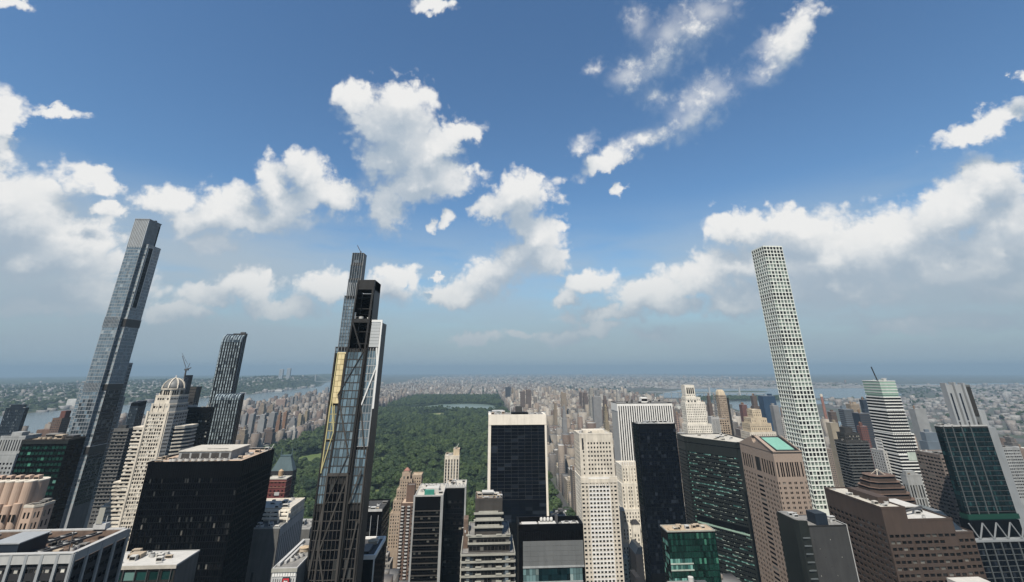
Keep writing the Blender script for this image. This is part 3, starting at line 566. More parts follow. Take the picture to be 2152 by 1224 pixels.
def supertall():
    b = Bld('supertall_tower', 'tallest blue-grey glass supertall with dark recessed strip, leftmost slender tower', -484, 655); b.left = 300
    g = dict(fw=.93, fh=.86, rec=.12, mu=.3)
    # main south-west shaft with finned crown
    b.vol(rect(-495, -476, 640, 668), 0, 420, 'metal_grey', 'g_bluegrey', {0: dict(nc=6, rp=4.3, zb=110, cap=180, mt=.3, alt=lambda c, r: 'g_slate' if r > 44 and (c * 7 + r * 3) % 5 else None, **g), 1: dict(nc=8, rp=4.3, zb=110, cap=0, mt=.3, **g)}, None, parapet=0, rec=.12)  # lower south panes darkened: reflection of the dark city put into their colour
    b.box('crown_core', -494.4, -476.6, 640.6, 666, 420, 459, 'concrete_grey')
    for i in range(10):
        x = -495 + i * 19 / 9; b.box('crown_fin', x - .25, x + .25, 639.7, 640.7, 418, 460, 'metal_silver')
    for i in range(9):
        x = -495 + i * 19 / 9; b.box('crown_louver', x + .35, x + 1.75, 640.2, 640.58, 420.2, 459.4, 'metal_grey')
    for j in range(8):
        for i in range(9):
            y = 641.5 + i * 2.7
            if not (i >= 8 and j < 7): b.box('crown_panel', -476.55, -476.2, y, y + 2.3, 421 + j * 4.8, 424.6 + j * 4.8, 'concrete_grey')
    b.box('crown_slot', -476.5, -476.1, 663.4, 665.3, 424, 455, 'black_gap'); b.box('crown_rim', -495.3, -475.9, 639.5, 666.3, 459.0, 460.2, 'metal_grey')
    b.clutter(-492, -479, 644, 662, 460.2, 7, 44, ('steel_dark', 'galv'))
    # north-east volume
    b.vol(rect(-487, -471, 645, 671), 0, 424, 'metal_grey', 'g_bluegrey', {1: dict(cols=[(0.3 + i * 2.55, 2.55 + i * 2.55) for i in range(10)], rp=4.3, zb=236, cap=0, mt=.3, fh=.86, rec=.12, z0=236), 0: dict(cols=[(11.4, 13.4), (13.6, 15.7)], rp=4.3, zb=110, cap=60, mt=.3, fh=.66, rec=.12, panem='g_silver')}, None, parapet=.4, rec=.12)
    b.facade((-471, 645), (-471, 671), 0, 236, 'concrete_mid', 'g_dark', cols=[(0.3 + i * 2.55, 2.55 + i * 2.55) for i in range(10)], rp=4.3, zb=110, cap=0, mt=.3, fh=.8, rec=.12)  # lower east face coloured darker for the city mirrored in it
    b.box('recessed_strip', -471.2, -470.86, 647.2, 655.4, 338, 420, 'blue_steel')
    for k in range(19): b.box('strip_pane', -470.9, -470.78, 647.5, 655.1, 339 + k * 4.25, 342.8 + k * 4.25, 'g_navy')
    b.box('strip_frame', -471, -470.5, 646.6, 647.2, 337, 421, 'metal_silver'); b.box('strip_frame', -471, -470.5, 655.4, 656, 337, 421, 'metal_silver'); b.box('strip_sill', -471, -470.4, 646.6, 656, 335.4, 337, 'metal_grey')
    for z, h in ((313, 10), (236, 7), (165, 8)):
        b.box('mechanical_band', -476.2, -470.6, 644.4, 671.4, z, z + h, 'bronze_dark'); b.box('band_lip', -476.4, -470.4, 644.2, 671.6, z + h, z + h + .7, 'galv')
        for i in range(12):
            x = -495 + i * 19 / 11; b.box('band_fin', x - .2, x + .2, 639.5, 639.98, z - 1, z + h + 2, 'metal_grey')
    # stepped shoulders
    b.vol(rect(-486, -470.6, 671.2, 677.6), 0, 268, 'metal_grey', 'g_slate', {1: dict(nc=3, rp=4.3, zb=110, cap=0, mt=1, **g)}, None, parapet=.6, rec=.12)
    b.vol(rect(-486, -470.4, 677.8, 681), 0, 226, 'concrete_grey', 'g_slate', {1: dict(nc=2, rp=4.3, fw=.45, fh=.5, zb=110, cap=0, mt=1)}, 'roof_grey', parapet=.6)
    b.vol(rect(-500, -495.1, 641, 672), 0, 246, 'metal_grey', 'g_bluegrey', {0: dict(nc=2, rp=4.3, zb=110, cap=40, mt=.4, **g)}, None, parapet=.5, rec=.12)
supertall()

def domed_tower():
    b = Bld('domed_tower', 'cream domed tower with stepped shoulders and banded side wings', -302, 500); b.left = 300
    def oct_(x0, x1, y0, y1, c): return [(x0 + c, y0), (x1 - c * 2.2, y0), (x1, y0 + c * 2), (x1, y1), (x0, y1), (x0, y0 + c)]
    w, p = 'limestone', 'g_apt'
    f0 = dict(nc=8, rp=3.05, fw=.68, fh=.66, mu=1.0, mt=.8, zb=120); f1 = dict(nc=5, rp=3.05, fw=.75, fh=.5, mu=.3, mt=.8, zb=120, panem='g_slate', wallm='concrete_grey')  # chamfer and east faces get greyer stone and panes, their shade as colour
    b.vol(oct_(-316, -292, 490, 514, 1.6), 0, 222, w, p, {0: dict(f0, cap=220), 1: dict(f1, cap=0), 2: dict(f1, cap=0)}, 'roof_grey', parapet=.8)
    b.vol(oct_(-315, -293, 491.2, 514, 1.8), 222, 229, w, p, {0: dict(f0, zb=222.3, nc=5, cap=20), 1: dict(f1, zb=222.3, cap=10), 2: dict(f1, zb=222.3, cap=0)}, 'roof_grey', parapet=.8)
    b.vol(oct_(-314, -294, 492.4, 513, 2.2), 229, 236, w, p, {0: dict(f0, zb=229.3, nc=5, cap=20), 1: dict(f1, zb=229.3, cap=10), 2: dict(f1, zb=229.3, cap=0)}, 'roof_grey', parapet=.8)
    b.prism('drum', [(-304.5 + 9.6 * math.cos(t * math.pi / 4 + math.pi / 8), 503 + 9.6 * math.sin(t * math.pi / 4 + math.pi / 8)) for t in range(8)], 236, 242, w)
    for t in range(8):
        a0 = t * math.pi / 4 + math.pi / 8 - math.pi / 8
        for k in (-1, 0, 1):
            aa = a0 + k * .22; rr = 9.6 * math.cos(math.pi / 8) / math.cos(aa - a0)
            cx_, cy_ = -304.5 + rr * math.cos(aa), 503 + rr * math.sin(aa)
            if cy_ < 506: b.bar('drum_window', (cx_, cy_, 237.3), (cx_, cy_, 241.0), 1.3, 'g_dark', h=.5)
    prof = [(9.3 * math.cos(q * math.pi / 2 / 9), 242.6 + 9.2 * math.sin(q * math.pi / 2 / 9)) for q in range(9)] + [(.4, 251.9)]
    d = MB().lathe(-304.5, 503, prof, 32).build('dome', 'louver_grey', b.r, smooth=True)
    MB().lathe(-304.5, 503, [(9.9, 241.9), (9.9, 242.9), (9.2, 242.9)], 32).build('dome_rim', 'limestone', d)
    for t in range(8):
        a0 = t * math.pi / 4 + .1; m = MB(); pr = [(r * 1.03 + .1, z + .15) for r, z in prof]
        for (r0, z0), (r1, z1) in zip(pr[:-1], pr[1:]): m.bar((-304.5 + r0 * math.cos(a0), 503 + r0 * math.sin(a0), z0), (-304.5 + r1 * math.cos(a0), 503 + r1 * math.sin(a0), z1), .95)
        m.build('dome_rib', 'limestone', d)
    b.cyl('finial', -304.5, 503, .5, 251.8, 254.6, 'marble_white')
    # corner piers that climb with the setbacks
    for x, y in ((-314.4, 489.9), (-297.2, 489.9)): b.box('corner_pier', x - .8, x + .8, y - .6, y + .4, 60, 223.5, 'limestone')
    for x in (-312.2, -307.0, -302): b.box('corner_pier', x - .5, x + .5, 490.6, 491.4, 222, 230, 'limestone')
    for i in range(5): b.box('shoulder', -317.5 + i * .9, -315.4 + i * .9, 494 + i, 506, 205 + i * 6.6, 212 + i * 6.6, 'limestone')
    # banded wings
    for k in range(30):
        z = 208.6 - k * 3.1
        wx = -326 if z > 168 else (-331 if z > 148 else -336)
        b.box('wing_band', wx, -316.2, 493.2, 512, z - 1.15, z, 'limestone')
        b.prism('wing_band', [(-299.4, 496.4), (-290, 496.4), (-284, 500.5), (-280.6, 507), (-280.6, 516), (-299.4, 516)], z - 1.15, z, 'limestone')
    b.box('wing_glass', -325.4, -316.1, 494, 511.5, 60, 207.4, 'g_apt'); b.box('wing_glass', -335.2, -325.5, 494.6, 511, 60, 148, 'g_apt')
    for k in range(30):
        for i in range(4):
            b.box('wing_window', -325.2 + i * 2.3, -323.2 + i * 2.3, 493.75, 494.02, 208.6 - k * 3.1 - 3.0, 208.6 - k * 3.1 - 1.2, 'g_apt') if k < 22 else None
            if k < 18: b.box('wing_window', -299 + i * 2.25, -297 + i * 2.25, 496.75, 497.05, 208.6 - k * 3.1 - 3.0, 208.6 - k * 3.1 - 1.2, 'g_apt')
    b.prism('wing_glass', [(-299, 497), (-290.2, 497), (-284.5, 501), (-281.2, 507), (-281.2, 515.6), (-299, 515.6)], 60, 207.4, 'g_slate')
    b.box('wing_cap', -326.4, -316.2, 493, 512.2, 208.7, 209.8, 'limestone'); b.prism('wing_cap', [(-299.6, 496.2), (-290, 496.2), (-283.8, 500.3), (-280.3, 507), (-280.3, 516), (-299.6, 516)], 208.7, 209.8, 'limestone')
domed_tower()

def black_pair():
    b = simple('black_tower', 'black office tower with scattered lit windows right of the domed tower', -352, -314, 600, 604.5, 218, 'metal_black', 'g_black_lit', G(cp=2.6, rp=3.9, fw=.8, fh=.5, mt=4), G(cp=2.6, rp=3.9, fw=.8, fh=.5, mt=4, panem='g_navy'), zb=130, cap=280, clutter=6)
    b.box('roof_hut', -344, -334, 601, 604, 218.1, 221, 'galv'); b.bar('antenna', (-336, 602, 218), (-336, 602, 226), .25, 'galv'); b.bar('antenna', (-322, 602, 218), (-322, 602, 224), .25, 'galv'); b.bar('antenna', (-318, 602, 218), (-318, 602, 223), .25, 'galv')
    b = simple('dark_tower', 'dark tower with brown louvred top peeking behind the black tower', -386, -371, 660, 672, 238, 'metal_dark', 'g_dark', G(cp=3, rp=4, fw=.9, fh=.5, mt=16), G(cp=3, rp=4, fw=.9, fh=.5, mt=16), zb=200, cap=30)
    for k in range(4): b.box('louver_band', -386.2, -370.8, 659.7, 659.98, 226 + k * 3.4, 228.3 + k * 3.4, 'frame_brown')
    # tower under construction with its crane
    b = simple('construction_tower', 'unfinished concrete tower top with blue netting just right of the dome', -352, -339, 575, 590, 250, 'concrete_grey', 'g_void', G(cp=3.2, rp=3.6, fw=.8, fh=.7, mt=.4), G(cp=3.2, rp=3.6, fw=.8, fh=.7, mt=.4), zb=225, cap=40, parapet=.2)
    MB().sheet([(574.6, 232), (575.0, 232), (575.0, 252), (574.6, 252)], -338.9, -334).build('netting', 'blue_steel', b.r)
    MB().box(-338.95, -338.6, 575, 590, 228, 254).build('netting', 'blue_steel', b.r)
    c = Bld('tower_crane', 'luffing tower crane standing on the unfinished tower beside the dome', -342, 580, 'crane', z=250.2)
    c.box('mast', -342.6, -341.4, 579.4, 580.6, 250.3, 259, 'steel_dark'); c.box('cab', -343.4, -339.6, 578.8, 581, 259, 261, 'steel_dark')
    c.bar('jib', (-342, 580, 260.5), (-350, 580, 275), .45, 'steel_dark'); c.bar('counter_jib', (-342, 580, 260), (-337, 580, 262), .9, 'steel_dark'); c.bar('tie', (-342, 580, 266), (-351, 580, 278), .25, 'steel_dark'); c.bar('a_frame', (-341, 580, 261), (-339.5, 580, 267), .4, 'steel_dark')
black_pair()

def curved_glass():
    b = Bld('glass_tower', 'silver-blue striped glass tower with a curved waterfall top', -330, 665); b.left = 300
    def volume(x0, x1, y0, y1, z, zlow, R, cap):
        # south face bends back over the top
        prof = [(y0 + .3, zlow), (y0 + .3, z - R)] + [(y0 + .3 + R * .8 * (1 - math.cos(t)), z - R + R * math.sin(t)) for t in [math.pi / 2 * i / 6 for i in range(1, 7)]] + [(y1, z + R * .12), (y1, zlow)]
        MB().sheet([(y, zz) for y, zz in reversed(prof)], x0, x1).build('body', 'blue_steel', b.r)
        n = int(round((x1 - x0) / 3.3)); cw = (x1 - x0) / n
        b.facade((x0, y0), (x1, y0), zlow, z - R, 'metal_dark', 'g_silver', nc=n * 2, rp=4.0, fw=.9, fh=.9, mu=.1, mt=.1, rec=.14, cap=cap, zb=150, alt=lambda c, r: ('g_navy' if c % 2 else None))
        for i in range(n * 2):
            xa = x0 + .1 + i * cw / 2
            for q in range(5):
                t0, t1 = math.pi / 2 * q / 5, math.pi / 2 * (q + 1) / 5
                pa = (y0 + R * .8 * (1 - math.cos(t0)), z - R + R * math.sin(t0)); pb = (y0 + R * .8 * (1 - math.cos(t1)), z - R + R * math.sin(t1))
                m = MB(); m.bar((xa + cw / 4, pa[0] - .1, pa[1]), (xa + cw / 4, pb[0] - .1, pb[1]), cw / 2 * .88, .25); m.build('curved_pane', 'g_silver' if i % 2 == 0 else 'g_slate', b.r)
        nE = 4
        m = MB(); 
        for i in range(nE):
            yy = y0 + 1.2 + i * (y1 - y0 - 2) / nE
            MB().box(x1, x1 + .18, yy, yy + (y1 - y0 - 2) / nE * .8, zlow, z - R * (1 - (i / nE)) * .9).build('side_strip', 'g_navy' if i % 2 else 'g_slate', b.r)
    volume(-352, -325, 660, 670, 304.5, 120, 10, 130)
    volume(-335.5, -304, 640, 650, 231, 120, 7, 170)
    b.box('top_rim', -342, -324.8, 666.5, 670.3, 302, 306.2, 'metal_dark'); b.box('rooftop_rig', -333, -327, 667, 670, 306.2, 308.0, 'steel_dark')
curved_glass()

def big_black():
    b = Bld('black_tower', 'massive black glass office tower with pink roof deck and grey penthouse', -202, 407); b.left = 300
    X0, X1, Y0, Y1, Z = -235.0, -171.0, 380.0, 434.5, 198.0
    def lit(c, r):
        h = (c * 37 + r * 91 + c * r * 13) % 101
        if r in (17, 21): return 'g_room' if h < 30 else None
        if r in (7, 8, 9, 13): return 'g_dark' if h < 30 else None
    b.vol(rect(X0, X1, Y0, Y1), 30, Z, 'metal_black', 'g_black', {0: dict(nc=40, rp=3.85, fw=.8, fh=.74, mu=.3, mt=9, zb=78, rec=.3, cap=300, alt=lit), 1: dict(nc=34, rp=3.85, fw=.78, fh=.74, mu=.3, mt=9, zb=78, rec=.3, cap=0)}, 'roof_pink', parapet=.9, pm='metal_black')
    for i in range(41):
        x = X0 + .3 + i * (X1 - X0 - .6) / 40; b.box('mullion_fin', x - .06, x + .06, Y0 - .16, Y0 - .01, 60, Z + .5, 'metal_black')
    for i in range(17):
        y = Y0 + .3 + i * (Y1 - Y0 - .6) / 16; b.box('mullion_fin', X1 + .01, X1 + .3, y - .14, y + .14, 60, Z + .5, 'metal_black')
    b.box('penthouse', -221, -184, 390, 418, Z + .15, Z + 5.6, 'concrete_grey'); b.box('penthouse_roof', -221.5, -183.5, 389.5, 418.5, Z + 5.6, Z + 6.2, 'roof_pale')
    for k in range(5): b.box('penthouse_louver', -219 + k * 7, -213.5 + k * 7, 389.8, 390.02, Z + 1.2, Z + 4.6, 'frame_brown')
    for i in range(9): b.fan(-221 + i * 4.5, 386.2, Z + .15, 1.7, 1.6, 'roof_white')
    b.box('roof_slot', -205, -190, 396, 397.4, Z + 6.2, Z + 6.35, 'black_gap'); b.cyl('beacon', -222.5, 395, 1.1, Z + .1, Z + 3.2, 'limestone'); b.bar('corner_davit', (-173, 432, Z), (-171.6, 434, Z + 4), .35, 'galv'); b.cyl('roof_light', -192, 420, .8, Z + .1, Z + 1.6, 'roof_white')
    b.clutter(-182, -173, 388, 430, Z + .15, 8, 35, ('tan_box', 'roof_pink', 'galv')); b.ring('roof_rail', rect(X0 + 1, X1 - 1, Y0 + 1, Y1 - 1), Z + 1.5, Z + 1.7, .12, 'galv'); b.clutter(-233, -223, 384, 430, Z + .15, 12, 31, ('tan_box', 'roof_pink'))
big_black()

def slot_group():
    # what shows between the black tower and the faceted tower
    b = Bld('mansard_tower', 'dark tower under a blue-green copper mansard roof with two spikes before the park', -259, 710)
    b.vol(rect(-276, -247, 700, 714), 0, 134, 'slate_dark', 'g_dark', {0: dict(cp=3, rp=3.6, fw=.5, fh=.5, mt=2, zb=60), 1: dict(cp=3, rp=3.6, fw=.5, fh=.5, mt=2, zb=40)}, None, parapet=.8)
    b.prism('mansard', rect(-275.5, -247.5, 700.5, 713.5), 134.9, 151, 'copper_blue', top=rect(-268, -254.5, 705, 711)); b.box('ridge_cap', -268.3, -254.2, 704.7, 711.3, 151, 152.2, 'copper_blue')
    for x in (-268.3, -254.4): b.bar('spike', (x, 708, 148), (x, 708, 160), 1.1, 'copper_blue')
    for i in range(3): b.box('dormer', -265 + i * 4, -262.5 + i * 4, 702.8, 706, 137.5, 141, 'copper_blue')
    for i in range(2): b.box('dormer_window', -262.4 + i * 3.4, -261 + i * 3.4, 705.3, 705.7, 143, 145.4, 'g_dark')
    b = Bld('brick_tower', 'brick tower wrapped in red netting with a wooden water tank on top', -214, 566)
    b.vol(rect(-224, -203, 560, 575), 0, 152.5, 'net_red', 'g_void', {0: dict(nc=5, rp=3.8, fw=.5, fh=.4, mt=1.2, zb=120), 1: dict(nc=4, rp=3.8, fw=.5, fh=.4, mt=1.2, zb=120)}, 'roof_pale', parapet=.6, pm='band_cream')
    for k in range(4): b.ring('scaffold_ledge', rect(-224.5, -202.5, 559.5, 575.5), 150 - k * 5, 150.5 - k * 5, .5, 'terracotta')
    b.tank(-212, 566, 152.6, 2.4, 4.6); b.box('shaft', -206, -203.5, 556, 559.9, 60, 132, 'concrete_grey'); b.box('sign_patch', -213, -208, 559.2, 559.45, 138, 141, 'marble_grey'); b.box('sign_patch', -211, -207, 559.2, 559.45, 130, 133, 'marble_grey')
    b = Bld('terraced_block', 'grey blank-walled block with white rooftop terrace frames', -170, 440)
    b.vol(rect(-190, -151.5, 420, 470), 0, 147, 'concrete_mid', 'g_dark', {1: dict(nc=12, nr=1, rp=60, fw=.3, fh=.95, mt=4, zb=60, wallm='marble_grey', panem='concrete_dark')}, 'roof_grey', parapet=.8, pm='concrete_grey')
    b.box('wall_slot', -167.4, -165.8, 419.85, 420.02, 88, 120, 'slate_dark')
    for k in range(3):
        b.box('terrace_beam', -188, -151.2, 432 + k * 1.5, 433 + k * 1.5, 149.6 + k * 2.2, 151.0 + k * 2.2, 'limestone_white')
    for i in range(6): b.box('terrace_post', -186 + i * 6.8, -185 + i * 6.8, 431.8, 432.6, 147.1, 155.5, 'limestone_white')
    b.vol(rect(-188, -151.7, 438, 468), 147, 155.4, 'limestone', 'g_dark', {0: dict(nc=8, nr=2, rp=3.8, fw=.6, fh=.6, mt=.5), 1: dict(nc=9, nr=2, rp=3.8, fw=.3, fh=.7, mt=.4)}, 'roof_pale', parapet=.6)
    b.clutter(-186, -154, 421.5, 430, 147.2, 14, 9, ('roof_white', 'galv')); b.clutter(-186, -154, 440, 466, 155.6, 12, 19, ('roof_white', 'galv'))
    b = Bld('low_block', 'small grey flat-roofed block wedged before the park by the faceted tower', -172, 530)
    b.vol(rect(-181.5, -160, 520, 548), 0, 119, 'concrete_mid', 'g_dark', {0: dict(nc=1, rp=4, fw=.3, fh=.4, mt=8, zb=100)}, 'roof_grey', parapet=1.0, pm='marble_grey'); b.clutter(-178, -163, 524, 544, 119.2, 9, 12, ('concrete_grey', 'galv')); b.unit(-176, -169, 530, 536, 119.2, 4, 'concrete_grey')
    b = Bld('louvred_block', 'block with pale louvred front, rooftop fans and a red square sign', -98, 300)
    b.vol(rect(-104.6, -92.4, 288, 330), 0, 165, 'louver_grey', 'black_gap', {0: dict(nc=10, nr=1, rp=40, fw=.35, fh=.97, mt=3.4, zb=120, wallm='galv')}, 'roof_grey', parapet=.6, pm='marble_grey')
    for i in range(9): b.box('vent_panel', -104.2 + i * 1.3, -103.2 + i * 1.3, 287.75, 287.98, 162.0, 163.6, 'marble_white')
    b.box('fascia', -104.9, -92.2, 287.5, 287.76, 163.8, 165.4, 'band_cream')
    for x, y, r in ((-97.5, 312, 2.6),): 
        t = b.cyl('round_tank', x, y, r, 165.2, 167.0, 'tan_box', seg=20); MB().lathe(x, y, [(r * 1.1, 167.0), (.2, 167.8)], 20).build('tank_lid', 'roof_tan', t)
    for x, y in ((-97.6, 301), (-96.2, 304), (-98.6, 298)): b.fan(x, y, 165.2, 1.3, 1.5, 'roof_white')
    b.box('duct', -103.6, -102.2, 291, 326, 165.2, 166.6, 'galv'); b.box('duct', -101.4, -100.2, 294, 318, 165.2, 166.4, 'marble_grey')
    dx, dz = 1.8, 2.1
    s_ = b.box('sign_board', -100.6 + dx, -97.0 + dx, 287.3, 287.7, 154.5 + dz, 159.6 + dz, 'slate_dark')
    MB().box(-100.3 + dx, -97.3 + dx, 287.15, 287.32, 154.9 + dz, 159.2 + dz).build('sign_frame', 'sign_red', s_); MB().box(-99.9 + dx, -97.7 + dx, 287.05, 287.17, 155.4 + dz, 158.7 + dz).build('sign_field', 'net_red', s_)
    for (x, z, w_, h_) in ((-99.6, 157.6, .5, .8), (-98.9, 157.2, .35, 1.1), (-98.3, 157.6, .4, .7), (-99.5, 155.9, .9, .45), (-98.4, 156.1, .5, .9), (-99.0, 156.6, .8, .25)): MB().box(x + dx, x + w_ + dx, 286.95, 287.07, z + dz, z + h_ + dz).build('sign_mark', 'sign_white', s_)
slot_group()

def slender():
    b = Bld('slender_tower', 'very slender bronze and glass tower rising behind the faceted tower, crane arm on top', -173, 622); b.left = 300
    X0, X1 = -181.3, -166.0
    steps = [(610, 0, 286), (612.5, 286, 350), (615.0, 350, 372), (617, 372, 392), (618.4, 392, 409)]
    for i, (y0, z0, z1) in enumerate(steps):
        X0 = -185.4 if i == 0 else (-183.0 if i == 1 else -181.3)
        b.vol(rect(X0, X1, y0, 634), z0, z1, 'bronze_dark', 'g_bluegrey' if i < 2 else 'g_slate', {0: dict(nc=5, rp=4.2, fw=.86, fh=.9, mu=.25, mt=.6, zb=max(z0 + .2, 200), rec=.2, cap=90)}, 'roof_dark', parapet=.5, rec=.2)
        for k in range(6):
            x = X0 + (X1 - X0) * k / 5; b.box('fin', x - .18, x + .18, y0 - .5, y0 - .02, max(z0, 180), z1 + .8, 'metal_grey' if k < 5 else 'galv')
    b.box('mechanical_band', X0 - .1, X1 + .1, 609.6, 634, 282, 285.4, 'black_gap'); b.box('mechanical_band', X0 - .1, X1 + .1, 612.2, 634, 346.6, 349.6, 'black_gap')
    for k in range(6): b.box('louver_slat', X0 + 1.2 + k * 2.4, X0 + 2.2 + k * 2.4, 614.5, 615.0, 351, 368, 'metal_grey')
    b.box('east_edge', X1 + .02, X1 + .3, 618.6, 633, 180, 409, 'bronze_dark')
    b.bar('crane_base', (-172, 624, 409), (-172, 624, 413), 1.4, 'steel_dark'); b.bar('crane_arm', (-172, 624, 412), (-177, 624, 420), .9, 'steel_dark'); b.bar('crane_arm_tip', (-177, 624, 420), (-177.6, 624, 422), .6, 'steel_dark')
slender()

def faceted():
    b = Bld('faceted_tower', 'dark faceted tower with diagonal bracing, three peaks and a painted gold glint', -77, 312); b.left = 300
    f = 'frame_brown'
    # body of the shards: (x0,x1 at z0) -> (x0,x1 at z1)
    def shard(nm, xa0, xa1, xb0, xb1, y0, y1, z0, z1, mat):
        return b.prism(nm, rect(xa0, xa1, y0, y1), z0, z1, mat, top=rect(xb0, xb1, y0, y1))
    shard('left_shard', -91.6, -75.2, -90.9, -84.0, 300.9, 322, 0, 269.3, 'metal_dark')
    shard('middle_shard', -86.5, -75.0, -84.4, -72.4, 300.5, 318, 0, 272, 'metal_dark')
    shard('right_shard', -74.0, -66.4, -71.0, -64.6, 301.6, 316, 0, 287.8, 'metal_dark')
    def grid(px0, px1, y, z0, z1, nc, rp, pm, fm, cap=300, fw=.10):
        """panes and frame bars in a (possibly tapering) south face; px0(z), px1(z) give its edges"""
        nr = int((z1 - z0) / rp)
        for j in range(nr):
            za, zb_ = z0 + j * rp + .28, z0 + (j + 1) * rp - .12; zm = (za + zb_) / 2
            for i in range(nc):
                m = MB(); e = fw
                def X(t, z): return px0(z) + (px1(z) - px0(z)) * t
                ta, tb = i / nc, (i + 1) / nc; d = e
                m.v = [(X(ta, za) + d, y, za), (X(tb, za) - d, y, za), (X(tb, zb_) - d, y, zb_), (X(ta, zb_) + d, y, zb_)]
                m.v += [(p[0], y + .12, p[2]) for p in m.v]
                m.f = [(0, 1, 2, 3), (0, 4, 5, 1), (1, 5, 6, 2), (2, 6, 7, 3), (3, 7, 4, 0)]
                q = pm(i, j, zm) if callable(pm) else pm
                m.build('window', q, b.r)
            m = MB(); m.box(px0(za), px1(za), y - .14, y + .1, z0 + j * rp - .14, z0 + j * rp + .2); m.build('floor_beam', fm, b.r)
        for i in range(nc + 1):
            t = i / nc; m = MB(); xa, xb = px0(z0) + (px1(z0) - px0(z0)) * t, px0(z1) + (px1(z1) - px0(z1)) * t
            m.bar((xa, y - .05, z0), (xb, y - .05, z1), .22 if 0 < i < nc else .75, .3); m.build('mullion', fm, b.r)
    lerp = lambda a0, z0, a1, z1: (lambda z: a0 + (a1 - a0) * (z - z0) / (z1 - z0))
    RP = 4.4
    low = lambda i, j, z: 'g_black' if z > 152 else 'g_dark'
    # lower dark zone: three bays
    L0, L1 = lerp(-91.6, 0, -91.4, 204), lerp(-86.6, 0, -86.6, 204)
    M0, M1 = lerp(-86.4, 0, -86.4, 204), lerp(-75.6, 0, -75.6, 204)
    R0, R1 = lerp(-73.9, 0, -73.9, 204), lerp(-66.6, 0, -66.6, 204)
    grid(L0, L1, 300.6, 138, 190, 3, RP, low, f); grid(M0, M1, 300.2, 138, 204, 5, RP, low, f); grid(R0, R1, 301.3, 138, 190, 4, RP, low, f)
    # upper blue zone
    blue = lambda i, j, z: 'g_blue'
    LA, LB = lerp(-91.2, 190, -90.2, 268), lerp(-86.6, 190, -84.4, 268)
    glintf = lambda i, j, z: 'g_blue' if z < 241 else 'glint_paint'
    grid(LA, LB, 300.6, 190, 222, 3, RP, 'g_blue', f); grid(LA, LB, 300.58, 222, 240, 2, RP, 'g_blue', 'glint_frame')
    for k in range(9):  # sun glint in the glass, put in as gold-coloured slats
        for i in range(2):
            z = 241 + k * 3.1; xa = LA(z) + 1.3 + i * 1.95; b.box('painted_glint', xa, xa + 1.85, 300.3, 300.7, z + .06, z + 2.98, 'glint_paint' if (i + k * 2) % 3 else 'glint_paint_dim')
    b.bar('dark_edge', (-91.5, 300.4, 138), (-90.8, 300.4, 269.5), .8, 'metal_dark'); b.bar('glint_edge', (-90.4, 300.38, 205), (-89.4, 300.38, 269.5), .6, 'glint_frame'); b.bar('glint_edge', (-85.6, 300.35, 222), (-84.3, 300.35, 269.5), .5, 'glint_frame'); b.box('glint_edge', -89.4, -84.6, 300.2, 300.8, 269.0, 269.9, 'glint_paint')
    b.bar('glint_brace', (-90.4, 300.3, 206), (-86.2, 300.3, 226), .5, 'glint_frame'); b.bar('glint_brace', (-89.0, 300.3, 242), (-86.4, 300.3, 226), .5, 'glint_frame'); b.bar('glint_brace', (-86.2, 300.3, 226), (-87.5, 300.3, 240), .4, 'glint_frame')  # yellow bars: light caught on the lattice, given as colour
    MA, MBx = lerp(-86.4, 204, -84.0, 272), lerp(-75.4, 204, -72.6, 272)
    grid(MA, MBx, 300.2, 204, 272.4, 5, RP, 'g_blue', f)
    RA, RB = lerp(-73.9, 190, -71.2, 288), lerp(-66.6, 190, -64.9, 288)
    grid(RA, RB, 301.3, 190, 218, 4, RP, 'g_blue', f); grid(RA, RB, 301.29, 218, 244.4, 4, RP, 'g_blue', 'metal_grey'); grid(RA, RB, 301.28, 244.4, 272.4, 4, RP, 'g_blue', 'metal_silver')
    for k in range(8): b.box('silver_louver', -71.3 + k * .06, -65.5, 301.0, 301.5, 273 + k * 1.9, 274.75 + k * 1.9, 'metal_silver')
    b.bar('silver_edge', (-65.0, 301.0, 238), (-64.7, 301.0, 288.4), 1.0, 'metal_white'); b.box('silver_edge', -71.0, -64.3, 300.8, 301.5, 288.0, 289.4, 'metal_white'); b.bar('silver_brace', (-72.0, 300.9, 240), (-65.2, 300.9, 262), .7, 'metal_white'); b.bar('silver_brace', (-66.2, 300.9, 272.6), (-65.2, 300.9, 262), .7, 'metal_white'); b.bar('brace', (-72.3, 300.9, 240), (-67.2, 300.9, 214), .7, f)
    # diagonal braces across the south face
    for p, q in (((-86.2, 246), (-73.6, 271)), ((-86.2, 246), (-76.2, 214)), ((-85.6, 190), (-76.4, 214)), ((-86.2, 168), (-76.2, 201)), ((-86.0, 168), (-77.0, 138)), ((-90.8, 148), (-86.8, 190)), ((-72.8, 148), (-67.4, 182)), ((-73.0, 190), (-68, 206))):
        b.bar('brace', (p[0], 299.95, p[1]), (q[0], 299.95, q[1]), .8, f, h=.3)
    b.bar('edge_beam', (-86.5, 299.9, 138), (-86.5, 299.9, 204), 1.0, f, h=.4); b.box('sill_beam', -86.9, -75.0, 299.8, 300.3, 203.4, 205, f); b.bar('edge_beam', (-75.3, 299.9, 138), (-75.2, 299.9, 204), .9, f, h=.4); b.bar('edge_beam', (-86.0, 299.9, 205), (-82.0, 299.9, 314), .9, 'metal_dark', h=.4); b.bar('edge_beam', (-75.0, 299.9, 205), (-72.0, 299.9, 314), 1.2, 'metal_dark', h=.4)
    b.bar('groove', (-74.6, 300.8, 100), (-71.6, 300.8, 288), .7, 'black_gap', h=.6)
